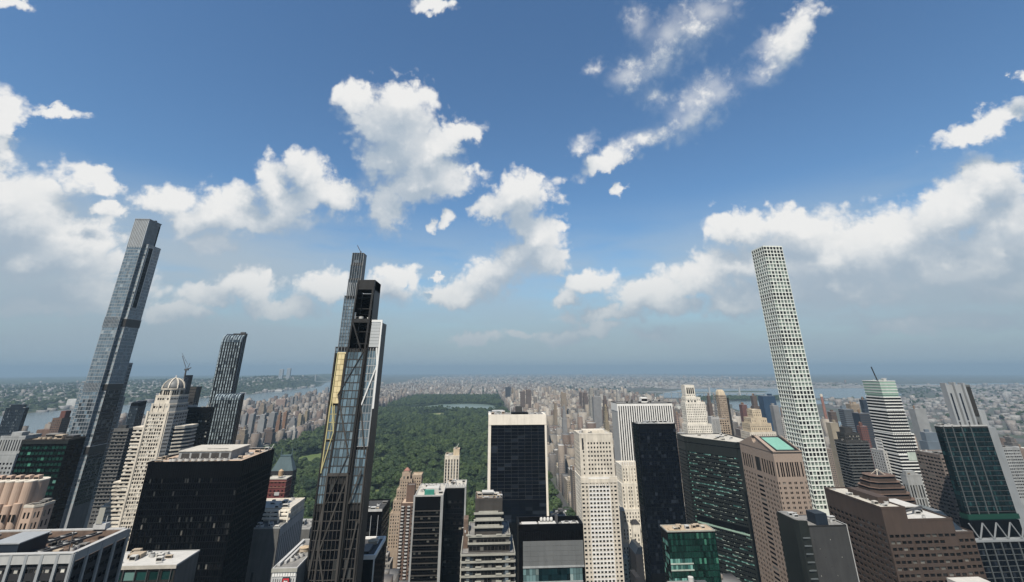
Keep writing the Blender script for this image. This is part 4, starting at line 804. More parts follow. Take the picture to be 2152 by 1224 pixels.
    # open black crown of the middle shard
    b.box('crown_back', -82.6, -72.4, 316.5, 317.5, 272, 308, 'metal_black'); b.box('crown_side', -71.9, -71.4, 301.8, 318, 289, 314.6, 'metal_dark'); b.box('crown_side', -83.4, -82.9, 301.8, 318, 272, 312, 'metal_black')
    b.box('crown_top', -82.2, -71.4, 300.2, 318, 308.4, 314.7, 'metal_dark'); b.box('crown_beam', -83.0, -72.2, 299.9, 300.7, 287.6, 290, 'metal_dark')
    for k in range(9): b.box('crown_louver', -82.4, -72.6, 306, 309, 275 + k * 3.6, 275.5 + k * 3.6, 'metal_black' if k % 2 else 'metal_dark')
    b.bar('crown_brace', (-82.6, 300.1, 288), (-76, 300.1, 272), .8, 'metal_dark'); b.clutter(-81, -74, 303, 306, 290.1, 4, 71, ('galv', 'roof_pale'))
    b.box('crown_post', -82.4, -81.6, 301, 302, 290, 294, 'marble_white')
    # east facets with reflective bronze panels
    for j in range(34):
        for i in range(3):
            z = 140 + j * 4.2; xe = -66.5 + (z - 140) * .012
            b.box('east_pane', xe - .3, xe + .12, 302.0 + i * 4.6, 306.2 + i * 4.6, z + .3, z + 3.9, 'g_room' if (i + j) % 3 else 'g_slate')
faceted()

def behind_park_left():
    b = simple('black_block', 'black gridded office block with mechanical roof right of the faceted tower', -96, -75.5, 420, 450, 157, 'metal_black', 'g_black', G(cp=4.2, rp=3.9, fw=.92, fh=.62, mt=4.5), G(cp=4, rp=3.9, fw=.9, fh=.6, mt=4), zb=100, cap=80, clutter=10, roof='roof_dark')
    for i in range(4): b.box('column_strip', -95 + i * 5.4, -94.6 + i * 5.4, 419.7, 419.98, 60, 154, 'metal_grey')
    b.box('roof_fascia', -94, -76, 419.7, 419.98, 156.6, 158.2, 'galv')
    b = Bld('white_framed_block', 'black-walled block outlined in white with a round tank on its dark roof', -70, 352)
    b.vol(rect(-79, -63.4, 338, 371), 0, 153, 'metal_black', 'g_black', {0: dict(nc=2, nr=1, rp=60, fw=.86, fh=.98, mt=2, zb=70), 1: dict(nc=1, nr=1, rp=60, fw=.96, fh=.98, mt=2, zb=70)}, 'roof_dark', parapet=0)
    b.ring('white_coping', rect(-79.3, -63.1, 337.7, 371.3), 152.2, 154.4, 1.0, 'marble_white')
    for x in (-79, -71.4, -63.5): b.box('white_pier', x - .35, x + .35, 337.6, 338.0, 60, 152.3, 'marble_white')
    t = b.cyl('round_tank', -69.5, 362, 3.2, 153.2, 155.0, 'tan_box', seg=22); MB().lathe(-69.5, 362, [(3.5, 155), (.3, 155.9)], 22).build('tank_lid', 'roof_tan', t)
    b.unit(-73, -68, 343, 356, 153.2, 1.6, 'steel_dark'); b.bar('pipe', (-66.5, 360, 153.8), (-66.5, 366, 155), .6, 'marble_white'); b.clutter(-76, -66, 342, 358, 153.2, 6, 4, ('steel_dark', 'galv'))
    b = Bld('art_deco_tower', 'tan brick art deco tower with stepped shoulders and a small red cupola before the park', -98, 715); b.left = 260
    w = 'brick_tan'
    f = dict(cp=3.1, rp=3.6, fw=.42, fh=.55, mu=.6, mt=1.2)
    for (x0, x1, y0, y1, z) in ((-117, -82, 702, 735, 84), (-114, -84, 704, 733, 98), (-111, -88, 706, 730, 110), (-108, -92, 708, 726, 121), (-106, -95, 710, 722, 128)):
        z0 = 0 if z == 84 else z - 15; b.vol(rect(x0, x1, y0, y1), z0, z, w, 'g_dark', {0: dict(f, zb=max(z0, 45)), 1: dict(f, zb=max(z0, 45), cap=30), 3: dict(f, zb=max(z0, 60), cap=0)} if z < 128 else {0: dict(nc=2, nr=1, rp=8, fw=.5, fh=.7, mt=2)}, 'roof_tan', parapet=.9)
    b.prism('cupola', rect(-104, -97, 712.5, 719.5), 128, 131, w); b.prism('cupola_roof', rect(-104.4, -96.6, 712, 720), 131, 134.5, 'terracotta', top=rect(-101, -100, 715.6, 716.4))
    b.vol(rect(-94, -80.5, 716, 735), 84, 124, w, 'g_dark', {0: dict(f, zb=86), 1: dict(f, zb=86)}, 'roof_tan', parapet=1.2)
    b = Bld('balcony_tower', 'narrow brown brick tower stacked with small white balconies', -81, 610); b.left = 200
    b.vol(rect(-88.5, -73.8, 600, 622), 0, 119, 'brick_brown', 'g_dark', {0: dict(nc=5, rp=3.1, fw=.5, fh=.55, mt=2, zb=50)}, 'roof_pink', parapet=.7); b.vol(rect(-84, -75, 606, 616), 119, 135, 'brick_brown', None, None, 'roof_grey')
    for k in range(22):
        for i in range(2): b.box('balcony', -87.6 + i * 6.6, -84.6 + i * 6.6, 598.7, 599.98, 116 - k * 3.1, 117 - k * 3.1, 'marble_grey')
    # dark two-part office tower
    b = Bld('dark_office_tower', 'dark two-part office tower with grey corner piers and a teal box on the roof', -34, 465); b.left = 300
    lit = lambda c, r: ('g_room' if (c * 7 + r * 5 + (c * r) % 4) % 5 < 2 else None)
    b.vol(rect(-55.2, -31.6, 450, 492), 0, 159.5, 'metal_black', 'g_black', {0: dict(nc=10, rp=4.0, fw=.94, fh=.5, mu=1.2, mt=9.5, zb=92, rec=.4, cap=180, alt=lit)}, 'roof_pale', parapet=.8, pm='marble_grey')
    b.vol(rect(-31.5, -13.2, 478, 505), 0, 159.5, 'metal_black', 'g_black', {0: dict(nc=7, rp=4.0, fw=.94, fh=.5, mu=.6, mt=9, zb=92, rec=.4, cap=120, alt=lit), 1: dict(nc=8, rp=4, fw=.9, fh=.5, mt=9, zb=92, cap=0)}, 'roof_pale', parapet=.8, pm='marble_grey')
    for x0, x1, y in ((-56.2, -54.8, 449.6), (-33.4, -31.2, 449.6), (-14.3, -12.8, 477.6)): b.box('corner_pier', x0, x1, y, y + 1.0, 40, 160.2, 'concrete_grey')
    for k in range(17): b.box('spandrel', -54.7, -33.5, 449.55, 449.9, 148.6 - k * 4.0, 149.3 - k * 4.0, 'frame_brown')
    b.box('roof_hut', -47, -36, 458, 468, 159.7, 163.5, 'roof_white'); b.box('teal_box', -47.6, -39.5, 452.6, 455.5, 159.7, 163.2, 'green_box')
    for i in range(11): b.fan(-52 + i * 3.6, 488, 159.7, .9, 1.2, 'galv')
    for i in range(8): b.box('roof_louver', -30 + i * 2.1, -28.5 + i * 2.1, 478.3, 479.3, 160.3, 161.4, 'galv')
    b.clutter(-53, -34, 456, 484, 159.7, 14, 15, ('galv', 'roof_white')); b.clutter(-29, -15, 484, 502, 159.7, 8, 16)
    b = Bld('striped_tower', 'slim tower with white vertical piers and a tan rooftop hut before the park', -39, 700)
    b.vol(rect(-48.4, -29.2, 690, 712), 0, 151, 'limestone', 'g_dark', {0: dict(nc=5, nr=1, rp=150, fw=.5, fh=.98, mu=.2, mt=2.4, zb=30), 1: dict(nc=5, nr=1, rp=150, fw=.45, fh=.98, mt=2.4, zb=30)}, 'roof_pale', parapet=.8)
    b.vol(rect(-37.5, -29.4, 694, 706), 151.2, 158.5, 'limestone_warm', None, None, 'roof_tan', parapet=.5); b.clutter(-36, -31, 695, 704, 159, 5, 7, ('tan_box', 'galv')); b.clutter(-47, -39, 694, 708, 151.4, 5, 77)
    for k in range(30): b.box('floor_spandrel', -48.2, -29.4, 690.28, 690.36, 40 + k * 3.7, 40.8 + k * 3.7, 'concrete_grey')
    b.bar('window_crane', (-34, 700, 159), (-31, 704, 164), .5, 'galv')
    b = Bld('banded_tower', 'stepped dark tower ringed with cream terrace bands and a busy roof', 6, 395); b.left = 300
    def band(x0, x1, y0, y1, z, m='band_cream'): b.ring('terrace_band', rect(x0, x1, y0, y1), z, z + 1.15, .5, m)
    b.vol(rect(-3.6, 16.0, 384, 404), 120, 171, 'frame_brown', 'g_dark', {0: dict(nc=8, rp=4, fw=.8, fh=.5, mt=12, zb=152)}, 'roof_rust', parapet=1.2, pm='frame_brown')
    b.vol(rect(-7.6, 21.2, 382, 412), 0, 150, 'frame_brown', 'g_dark', {0: dict(nc=11, rp=4.05, fw=.88, fh=.62, mu=.3, mt=1.2, zb=100, cap=40)}, 'roof_grey', parapet=.3)
    b.vol(rect(-12.2, 24.4, 380, 416), 0, 140.4, 'frame_brown', 'g_dark', {0: dict(nc=14, rp=4.05, fw=.9, fh=.66, mu=.3, mt=1.1, zb=100, cap=120, alt=lambda c, r: 'g_slate' if c in (2, 11) else None)}, 'roof_grey', parapet=.3)
    for k, z in enumerate((158.6, 154.4, 162.6)): b.box('terrace_band', -4.4, 16.8, 382.6, 384.2, z, z + 1.0, 'band_cream'); b.box('planter', -3 + k, 15 - k, 383.0, 383.9, z + 1.0, z + 1.9, 'band_cream')
    for z in (149.4, 145.2): band(-8.2, 21.8, 381.3, 412.6, z)
    for k in range(10): band(-12.9, 25.0, 379.2, 416.6, 139.4 - k * 4.05)
    for k in range(11):
        for (x0, x1) in ((-9.5, -6.5), (-2.5, 1.5), (11.5, 15.5), (18.5, 21.5)): b.box('planter', x0, x1, 379.0 if k else 381.0, 379.9 if k else 381.9, 140.6 - k * 4.05 + (9.8 if k == 0 else 0), 141.4 - k * 4.05 + (9.8 if k == 0 else 0), 'band_cream')
    for (x0, x1) in ((-8.6, -6.4), (17.8, 20.2)): b.box('glass_strip', x0, x1, 379.6, 380.0, 90, 139, 'g_slate')
    b.unit(1.5, 9.5, 390, 398, 171.3, 3.2, 'galv', 'roof_plant'); b.box('roof_plant_top', 1.2, 9.8, 389.7, 396, 174.5, 174.9, 'roof_white')
    for i in range(6): b.bar('pipe_riser', (-2 + i * 3.2, 386, 171.2), (-2 + i * 3.2, 386, 173.4), .3, 'tan_box'); 
    b.box('pipe_rack', -2.4, 14.4, 385.8, 386.2, 173.3, 173.6, 'tan_box'); b.clutter(-2, 14, 386, 402, 171.2, 14, 22, ('galv', 'tan_box', 'roof_pale')); b.box('side_stair', -11.6, -8.4, 390, 400, 140.5, 158, 'roof_rust'); b.clutter(-11, -8, 383, 400, 150, 4, 23, ('roof_white',))
    b = Bld('framed_block', 'black-framed block with grey louvre panel and white tanks on its roof', 45, 350); b.left = 300
    X0, X1, Y0, Y1, Z = 24.6, 65.6, 340.0, 356.5, 167.6
    b.box('core', X0, X1, Y0 + .5, Y1, 0, Z - 3.4, 'metal_black'); b.ring('roof_frame', rect(X0 - .2, X1 + .2, Y0, Y1 + .3), Z - 3.5, Z, 1.0, 'metal_black'); b.box('roof_floor', X0 + .8, X1 - .8, Y0 + 1, Y1 - .8, Z - 3.2, Z - 3.0, 'roof_grey')
    for i in range(34): b.box('black_panel', X0 + 2.6 + i * 1.12, X0 + 3.62 + i * 1.12, Y0 + .2, Y0 + .6, Z - 8.6, Z - 3.6, 'metal_black')
    for k in range(5):
        for i in range(8): b.box('louver_panel', X0 + 2.6 + i * 4.76, X0 + 7.3 + i * 4.76, Y0 + .1, Y0 + .55, Z - 11.4 - k * 2.6, Z - 8.88 - k * 2.6, 'louver_grey')
    b.box('ledge', X0 + 2.4, X1 - .2, Y0 - .3, Y0 + .5, Z - 22.6, Z - 21.7, 'concrete_grey')
    for k in range(8):
        zt = Z - 22.8 - k * 7.4
        for i in range(19):
            xa = X0 + 2.6 + i * 1.94; pm = 'g_paleblue' if (i < 5 or i > 14) else 'g_deepgreen'
            b.box('window', xa, xa + 1.82, Y0 + .1, Y0 + .4, zt - 3.3, zt - .1, pm); b.box('window', xa, xa + 1.82, Y0 + .1, Y0 + .4, zt - 6.5, zt - 3.45, pm)
        b.box('ledge', X0 + 2.2, X1 - 1.5, Y0 - .35, Y0 + .45, zt - 7.3, zt - 6.6, 'concrete_grey')
    b.box('side_frame', X0, X0 + 2.4, Y0 - .1, Y0 + .5, 60, Z - 3.5, 'metal_black'); b.box('side_frame', X1 - .3, X1 + .2, Y0 - .1, Y0 + .5, 60, Z - 3.5, 'metal_black')
    b.box('white_plant', X0 + 2.5, X0 + 12.5, Y0 + 3, Y0 + 12, Z - 3.0, Z - 1.6, 'roof_white'); b.box('white_plant', X0 + 13.6, X0 + 24.6, Y0 + 3, Y0 + 11, Z - 3.0, Z - 1.2, 'roof_white')
    for i in range(4): t = MB().lathe(X0 + 15.6 + i * 2.2, Y0 + 10, [(.95, Z - 1.2), (1.0, Z - .2), (.9, Z + .8), (.4, Z + 1.2)], 16).build('white_tank', 'roof_white', b.r, smooth=True)
    b.box('plant_tray', X0 + 29, X0 + 40, Y0 + 5, Y0 + 13, Z - 3.0, Z - 1.9, 'galv'); b.fan(X0 + 32, Y0 + 9, Z - 1.9, 2.0, .9, 'roof_white'); b.fan(X0 + 37, Y0 + 9, Z - 1.9, 2.0, .9, 'roof_white')
    c = Bld('roof_crane', 'dark window-cleaning crane arm on the black-framed block', 52, 353, 'crane', z=Z - 3.0)
    c.box('base', 49.6, 51.4, 352, 354, Z - 3.0, Z + 1.6, 'steel_dark'); c.bar('arm', (47, 353, Z + 1.8), (60, 355, Z + 4.6), .6, 'steel_dark'); c.bar('arm_rail', (50, 353, Z + 2.6), (58, 354.8, Z + 4.9), .3, 'steel_dark'); c.box('basket', 56.4, 57.6, 353.6, 354.6, Z + 3.0, Z + 3.8, 'roof_white')
behind_park_left()
# ================================================================== centre and right of the park
def framed_slab():
    b = Bld('slab_tower', 'black glass slab framed by white travertine top and edges, in front of the park', 44, 640); b.left = 300
    X0, X1, Y0, Z = 8.5, 80.0, 620.0, 207.0
    b.box('core', X0 + 1, X1 - 1, Y0 + .5, 655, 0, Z - 11.5, 'metal_black')
    flare = [(655, 0), (Y0 - 26, 0), (Y0 - 16, 20), (Y0 - 9, 40), (Y0 - 4, 62), (Y0 - 1.4, 84), (Y0 - .3, 104), (Y0, 120), (Y0, Z - .5), (655, Z - .5)]
    for x0, x1 in ((X0 - .2, X0 + 2.9), (X1 - 2.2, X1 + .2)): MB().sheet(list(reversed(flare)), x0, x1).build('side_wall', 'travertine', b.r)
    n = 8; w = (X1 - X0 - .6) / n
    for i in range(n): b.box('top_panel', X0 + .2 + i * w + .06, X0 + .2 + (i + 1) * w - .06, Y0 - .35, Y0 + .6, Z - 11.6, Z, 'travertine')
    b.box('top_backing', X0, X1, Y0 + .4, 654, Z - 11.6, Z - 1.0, 'travertine'); b.box('roof', X0 + .6, X1 - .6, Y0 + .8, 653.6, Z - 1.0, Z - .6, 'roof_grey')
    pw = (X1 - X0 - 5.4) / 8
    for j in range(27):
        z1 = Z - 12 - j * 3.75
        for i in range(8):
            m = MB(); xa = X0 + 3.1 + i * pw; yv = Y0 + .25 - (0 if z1 > 120 else (120 - z1) ** 2 * .0011)
            m.box(xa + .14, xa + pw - .14, yv, yv + .2, z1 - 3.45, z1 - .1); m.build('window', 'g_navy', b.r)
        b.box('spandrel', X0 + 2.9, X1 - 2.2, Y0 + .12, Y0 + .5, z1 - 3.75, z1 - 3.4, 'metal_dark') if z1 > 118 else None
    for i in range(9): b.box('mullion', X0 + 3.1 + i * pw - .12, X0 + 3.1 + i * pw + .12, Y0 + .02, Y0 + .4, 118, Z - 11.7, 'metal_dark')
    b.box('roof_plant', 37, 58, 626, 640, Z - .6, Z + 1.6, 'metal_black'); b.box('roof_hut', 43, 51, 632, 642, Z + 1.6, Z + 8, 'concrete_dark'); b.bar('davit', (36, 634, Z - .6), (36, 634, Z + 7), .6, 'galv'); b.bar('davit_arm', (36, 634, Z + 7), (38.5, 634, Z + 7.3), .6, 'galv')
    b.clutter(12, 34, 626, 648, Z - .6, 12, 41, ('roof_white', 'roof_pink', 'galv')); b.clutter(58, 76, 626, 648, Z - .6, 6, 42, ('roof_white', 'galv'))
framed_slab()

def punched_tower():
    b = Bld('limestone_tower', 'white limestone tower punched with rows of small dark square windows', 124, 555); b.left = 300
    w = 'limestone_white'
    wc = lambda x0, x1: [(.9, 3.4), (5.2, 7.0)] + [(9.0 + i * 3.62, 10.9 + i * 3.62) for i in range(6)] + [(31.4, 33.2), (34.9, 37.4)]
    f = dict(cols=wc(0, 0), rp=3.62, fh=.52, rec=.6)
    rws = [(150.1 - k * 3.62 - 2.85, 150.1 - k * 3.62 - .65) for k in range(26)]
    for (ua, ub, cc, wm) in ((0, 8.2, [(.9, 3.4), (5.2, 7.0)], 'limestone'), (8.2, 30.4, [(.6 + i * 3.62, 3.0 + i * 3.62) for i in range(6)], 'marble_white'), (30.4, 38.6, [(1.0, 2.8), (4.5, 7.0)], 'limestone')):
        b.facade((104.2 + ua, 540), (104.2 + ub, 540), 0, 153.5, wm, 'g_dark', cols=cc, rows=rws, rec=.6, cap=220)
    b.vol(rect(104.2, 142.8, 540.75, 572), 0, 153.5, w, 'g_dark', {3: dict(nc=5, rp=3.62, fw=.7, fh=.3, mt=2, zb=56, rec=.5, cap=0)}, 'roof_pale', rec=.6, parapet=.6)
    b.vol(rect(105.2, 141.4, 541.5, 572), 153.5, 193.5, 'limestone', 'g_dark', {0: dict(cols=[(3.2, 4.6)] + [(8.6 + i * 3.3, 10.3 + i * 3.3) for i in range(8)], rp=4.0, fh=.5, mt=6.5, zb=154.5, rec=.6), 3: dict(nc=5, rp=4, fw=.5, fh=.4, mt=6, zb=154.5, rec=.5, cap=10)}, 'roof_pale', rec=.6, parapet=1.0)
    b.box('corner_slot', 107.6, 109.4, 541.35, 541.52, 179, 190, 'slate_dark'); b.box('mid_band', 104.0, 143.0, 539.7, 540.0, 148.6, 152.2, 'limestone')
    for i in range(10): b.box('round_pier', 113 + i * 2.2, 113.9 + i * 2.2, 539.3, 540, 146, 150, 'limestone')
    for k in range(26): b.box('string_course', 104.1, 142.9, 539.86, 539.99, 57 + k * 3.62, 57.3 + k * 3.62, 'limestone')
    b.clutter(109, 138, 546, 568, 193.7, 12, 51, ('roof_white', 'tan_box', 'galv')); b.box('penthouse', 112, 136, 552, 566, 193.7, 196.4, 'limestone')
punched_tower()

def marble_slab():
    b = Bld('marble_slab', 'wide marble slab tower with bold white and black vertical stripes', 233, 716); b.left = 100
    b.vol(rect(193.2, 273.5, 700, 734), 0, 213.5, 'marble_white', 'g_black', {0: dict(nc=24, nr=1, rp=208, fw=.52, fh=.995, mu=.7, mt=3.0, zb=4, rec=1.0, name='window_strip')}, 'roof_grey', rec=1.0, parapet=.8, pm='concrete_dark', coremat='marble_grey')
    b.box('top_panel', 192.9, 193.5, 700.3, 733.8, 203, 213, 'marble_white')
    b.unit(233, 242, 712, 722, 213.7, 6.5, 'marble_white', 'penthouse'); b.cyl('roof_tank', 219, 714, 1.6, 213.7, 217.5, 'steel_dark'); b.clutter(200, 268, 704, 728, 213.7, 12, 61, ('steel_dark', 'galv')); b.bar('mast', (204, 705, 213), (204, 705, 218), .3, 'galv')
marble_slab()

def cream_setbacks():
    b = Bld('setback_tower', 'cream stone tower with many setbacks squeezed left of the black slab', 178, 620); b.left = 300
    w = 'limestone_white'; f = dict(cp=3.3, rp=3.7, fw=.36, fh=.6, mu=.7, mt=1.6)
    for (x0, x1, y0, y1, z0, z) in ((156, 200, 600, 645, 0, 76), (158, 200, 603, 645, 76, 92), (160.5, 198, 606, 645, 92, 107.5), (166, 196, 610, 642, 107, 132), (168.5, 193, 612, 640, 132, 150.5)):
        b.vol(rect(x0, x1, y0, y1), z0, z, w, 'g_dark', {0: dict(f, zb=max(z0 + .4, 30)), 3: dict(f, zb=max(z0 + .4, 30), cap=20)}, 'roof_pale', parapet=1.1)
    for i in range(8): b.box('crest', 169 + i * 3, 170.6 + i * 3, 611.8, 612.6, 151.6, 154.6, 'limestone'); 
    for i in range(7): b.box('pilaster', 168.6 + i * 4, 169.6 + i * 4, 611.4, 611.98, 133, 150.5, 'limestone'); b.box('pilaster', 166.2 + i * 4.6, 167.4 + i * 4.6, 609.4, 609.98, 108, 131, 'limestone')
    b.cyl('round_turret', 160.6, 604.5, 3.0, 76, 109.5, 'limestone', seg=20); b.prism('white_dome_roof', rect(157.2, 166, 601, 608), 107.6, 110.4, 'roof_white', top=rect(158.5, 164.5, 602.5, 607))
    b.vol(rect(171.8, 180.5, 598, 606), 60, 95, w, 'g_dark', {0: dict(nc=2, rp=4, fw=.35, fh=.6, mt=8, zb=62)}, None, parapet=.6); b.prism('hipped_roof', rect(171.4, 180.9, 597.6, 606.4), 95.6, 99, 'slate_dark', top=rect(174, 178, 600.5, 603.5))
    b = simple('pale_green_block', 'narrow pale green painted block at the foot of the cream setback tower', 151.5, 157.5, 575, 590, 71, 'pale_green', 'g_dark', G(nc=1, rp=4, fw=.5, fh=.4, mt=3), Wf=G(nc=3, rp=4, fw=.4, fh=.4, mt=3), zb=20)
    b = Bld('podium_block', 'dark podium with sloped glass roof at the foot of the plain black slab', 170, 575); b.box('podium', 163.5, 171.2, 566, 590, 0, 78, 'slate_dark'); b.prism('sloped_roof', rect(163.5, 171.2, 566, 590), 78, 84, 'blue_steel', top=rect(167, 171.2, 566, 590)); b.box('skylight', 158.5, 163.4, 556, 575, 0, 62, 'slate_dark')
cream_setbacks()

def black_slab():
    b = Bld('black_slab', 'plain navy-black glass slab with pale uneven rooftop in front of the striped slab', 196, 575); b.left = 300
    P = [(175.6, 563), (177.2, 560), (219.8, 560), (221.5, 566), (221.5, 578), (175.6, 578)]
    b.vol(P, 0, 201.2, 'metal_black', 'g_navy', {1: dict(nc=15, rp=3.6, fw=.95, fh=.86, mu=.1, mt=5.0, zb=60, rec=.1, cap=300), 0: dict(nc=2, rp=3.6, fw=.9, fh=.86, mt=4, zb=60, rec=.1, cap=0), 2: dict(nc=2, rp=3.6, fw=.9, fh=.86, mt=4, zb=60, rec=.1, cap=0), 5: dict(nc=4, rp=3.6, fw=.94, fh=.86, mt=4, zb=60, rec=.1, cap=0)}, 'roof_grey', rec=.1, parapet=.4, pm='metal_black')
    b.box('roof_screen', 177, 181, 562, 564, 201.2, 203.2, 'galv'); b.box('roof_screen', 181.4, 200, 562.4, 565, 201.2, 202.2, 'concrete_grey'); b.box('roof_screen', 200.6, 219, 563, 566, 201.2, 202.4, 'roof_white'); b.clutter(179, 218, 566, 576, 201.3, 18, 66, ('galv', 'roof_white', 'concrete_grey'))
black_slab()

def green_granite():
    b = Bld('granite_tower', 'dark green granite tower with curved corner and glowing turquoise window bands', 262, 565); b.left = 300
    cx, cy = 246.0, 590.0
    arc = [(cx + 6.2 * math.cos(t), cy + 6.2 * math.sin(t)) for t in [math.pi + i * (math.pi * .30) / 5 for i in range(6)]]
    P = arc + [(275.8, 537.8), (300, 545), (300, 610), (cx - 6.2, 610)]
    Z = 184.0; k = len(P)
    b.prism('core', offset_poly(P, [.6] * k), 0, Z - .1, 'granite_green')
    def turq(c, r):
        h = ((c // 4) * 53 + r * 37 + (c // 4) * 17 * r + (r // 3) * 11) % 97
        return 'g_teal_band' if h < 30 else None
    fa = dict(rp=3.75, fh=.34, rec=.3, mt=13, zb=56)
    b.facade(P[5], P[6], 0, Z, 'granite_green', 'g_black', nc=26, fw=.92, mu=.2, cap=300, alt=turq, **fa)
    for i in range(5): b.facade(P[i], P[i + 1], 0, Z, 'granite_green', 'g_green_lit' if i > 2 else 'g_black', nc=1, fw=.98, mu=.02, cap=0, **fa)
    b.facade(P[k - 1], P[0], 0, Z, 'granite_green', 'g_black', nc=6, fw=.95, mu=.2, cap=0, **fa)
    b.ring('parapet', offset_poly(P, [-.2] * k), Z - .3, Z + 1.0, .7, 'granite_green')
    b.prism('roof', offset_poly(P, [.7] * k), Z - .05, Z + .2, 'roof_pale')
    b.prism('dark_top_band', offset_poly(P, [-.12] * k), Z - 5.4, Z - 4.6, 'metal_black')
    u = (Vector(P[6]) - Vector(P[5])).normalized(); n_ = Vector((u.y, -u.x)); Ln = (Vector(P[6]) - Vector(P[5])).length
    r = random.Random(5)
    for j in range(30):                                   # pale blinds below the bands
        z = Z - 13 - 3.75 * (j + .5) - .9
        for q in range(9):
            t = r.uniform(.5, Ln - 1.2); p = Vector(P[5]) + u * t + n_ * .04; L_ = r.choice((.5, .6, 1.6, 3.0))
            b.bar('window_blind', (p.x, p.y, z + .1), (p.x + u.x * L_, p.y + u.y * L_, z + .1), .1, 'pale_green', h=.35)
    for j in (27.0,): 
        p = Vector(P[5]) + n_ * .05; q = Vector(P[6]) + n_ * .05; z = 100.5
        b.bar('machine_floor_band', (p.x, p.y, z), (q.x, q.y, z), .12, 'spandrel_green', h=1.6); b.bar('machine_floor_band', (p.x, p.y, z + 4), (q.x, q.y, z + 4), .12, 'metal_black', h=5)
    b.clutter(262, 292, 560, 600, Z + .3, 12, 81, ('galv', 'roof_pale'))
green_granite_mat = glass('g_teal_band', (0.035, 0.11, 0.098), (0.18, 0.38, 0.33), .45, rough=.08)
green_granite()

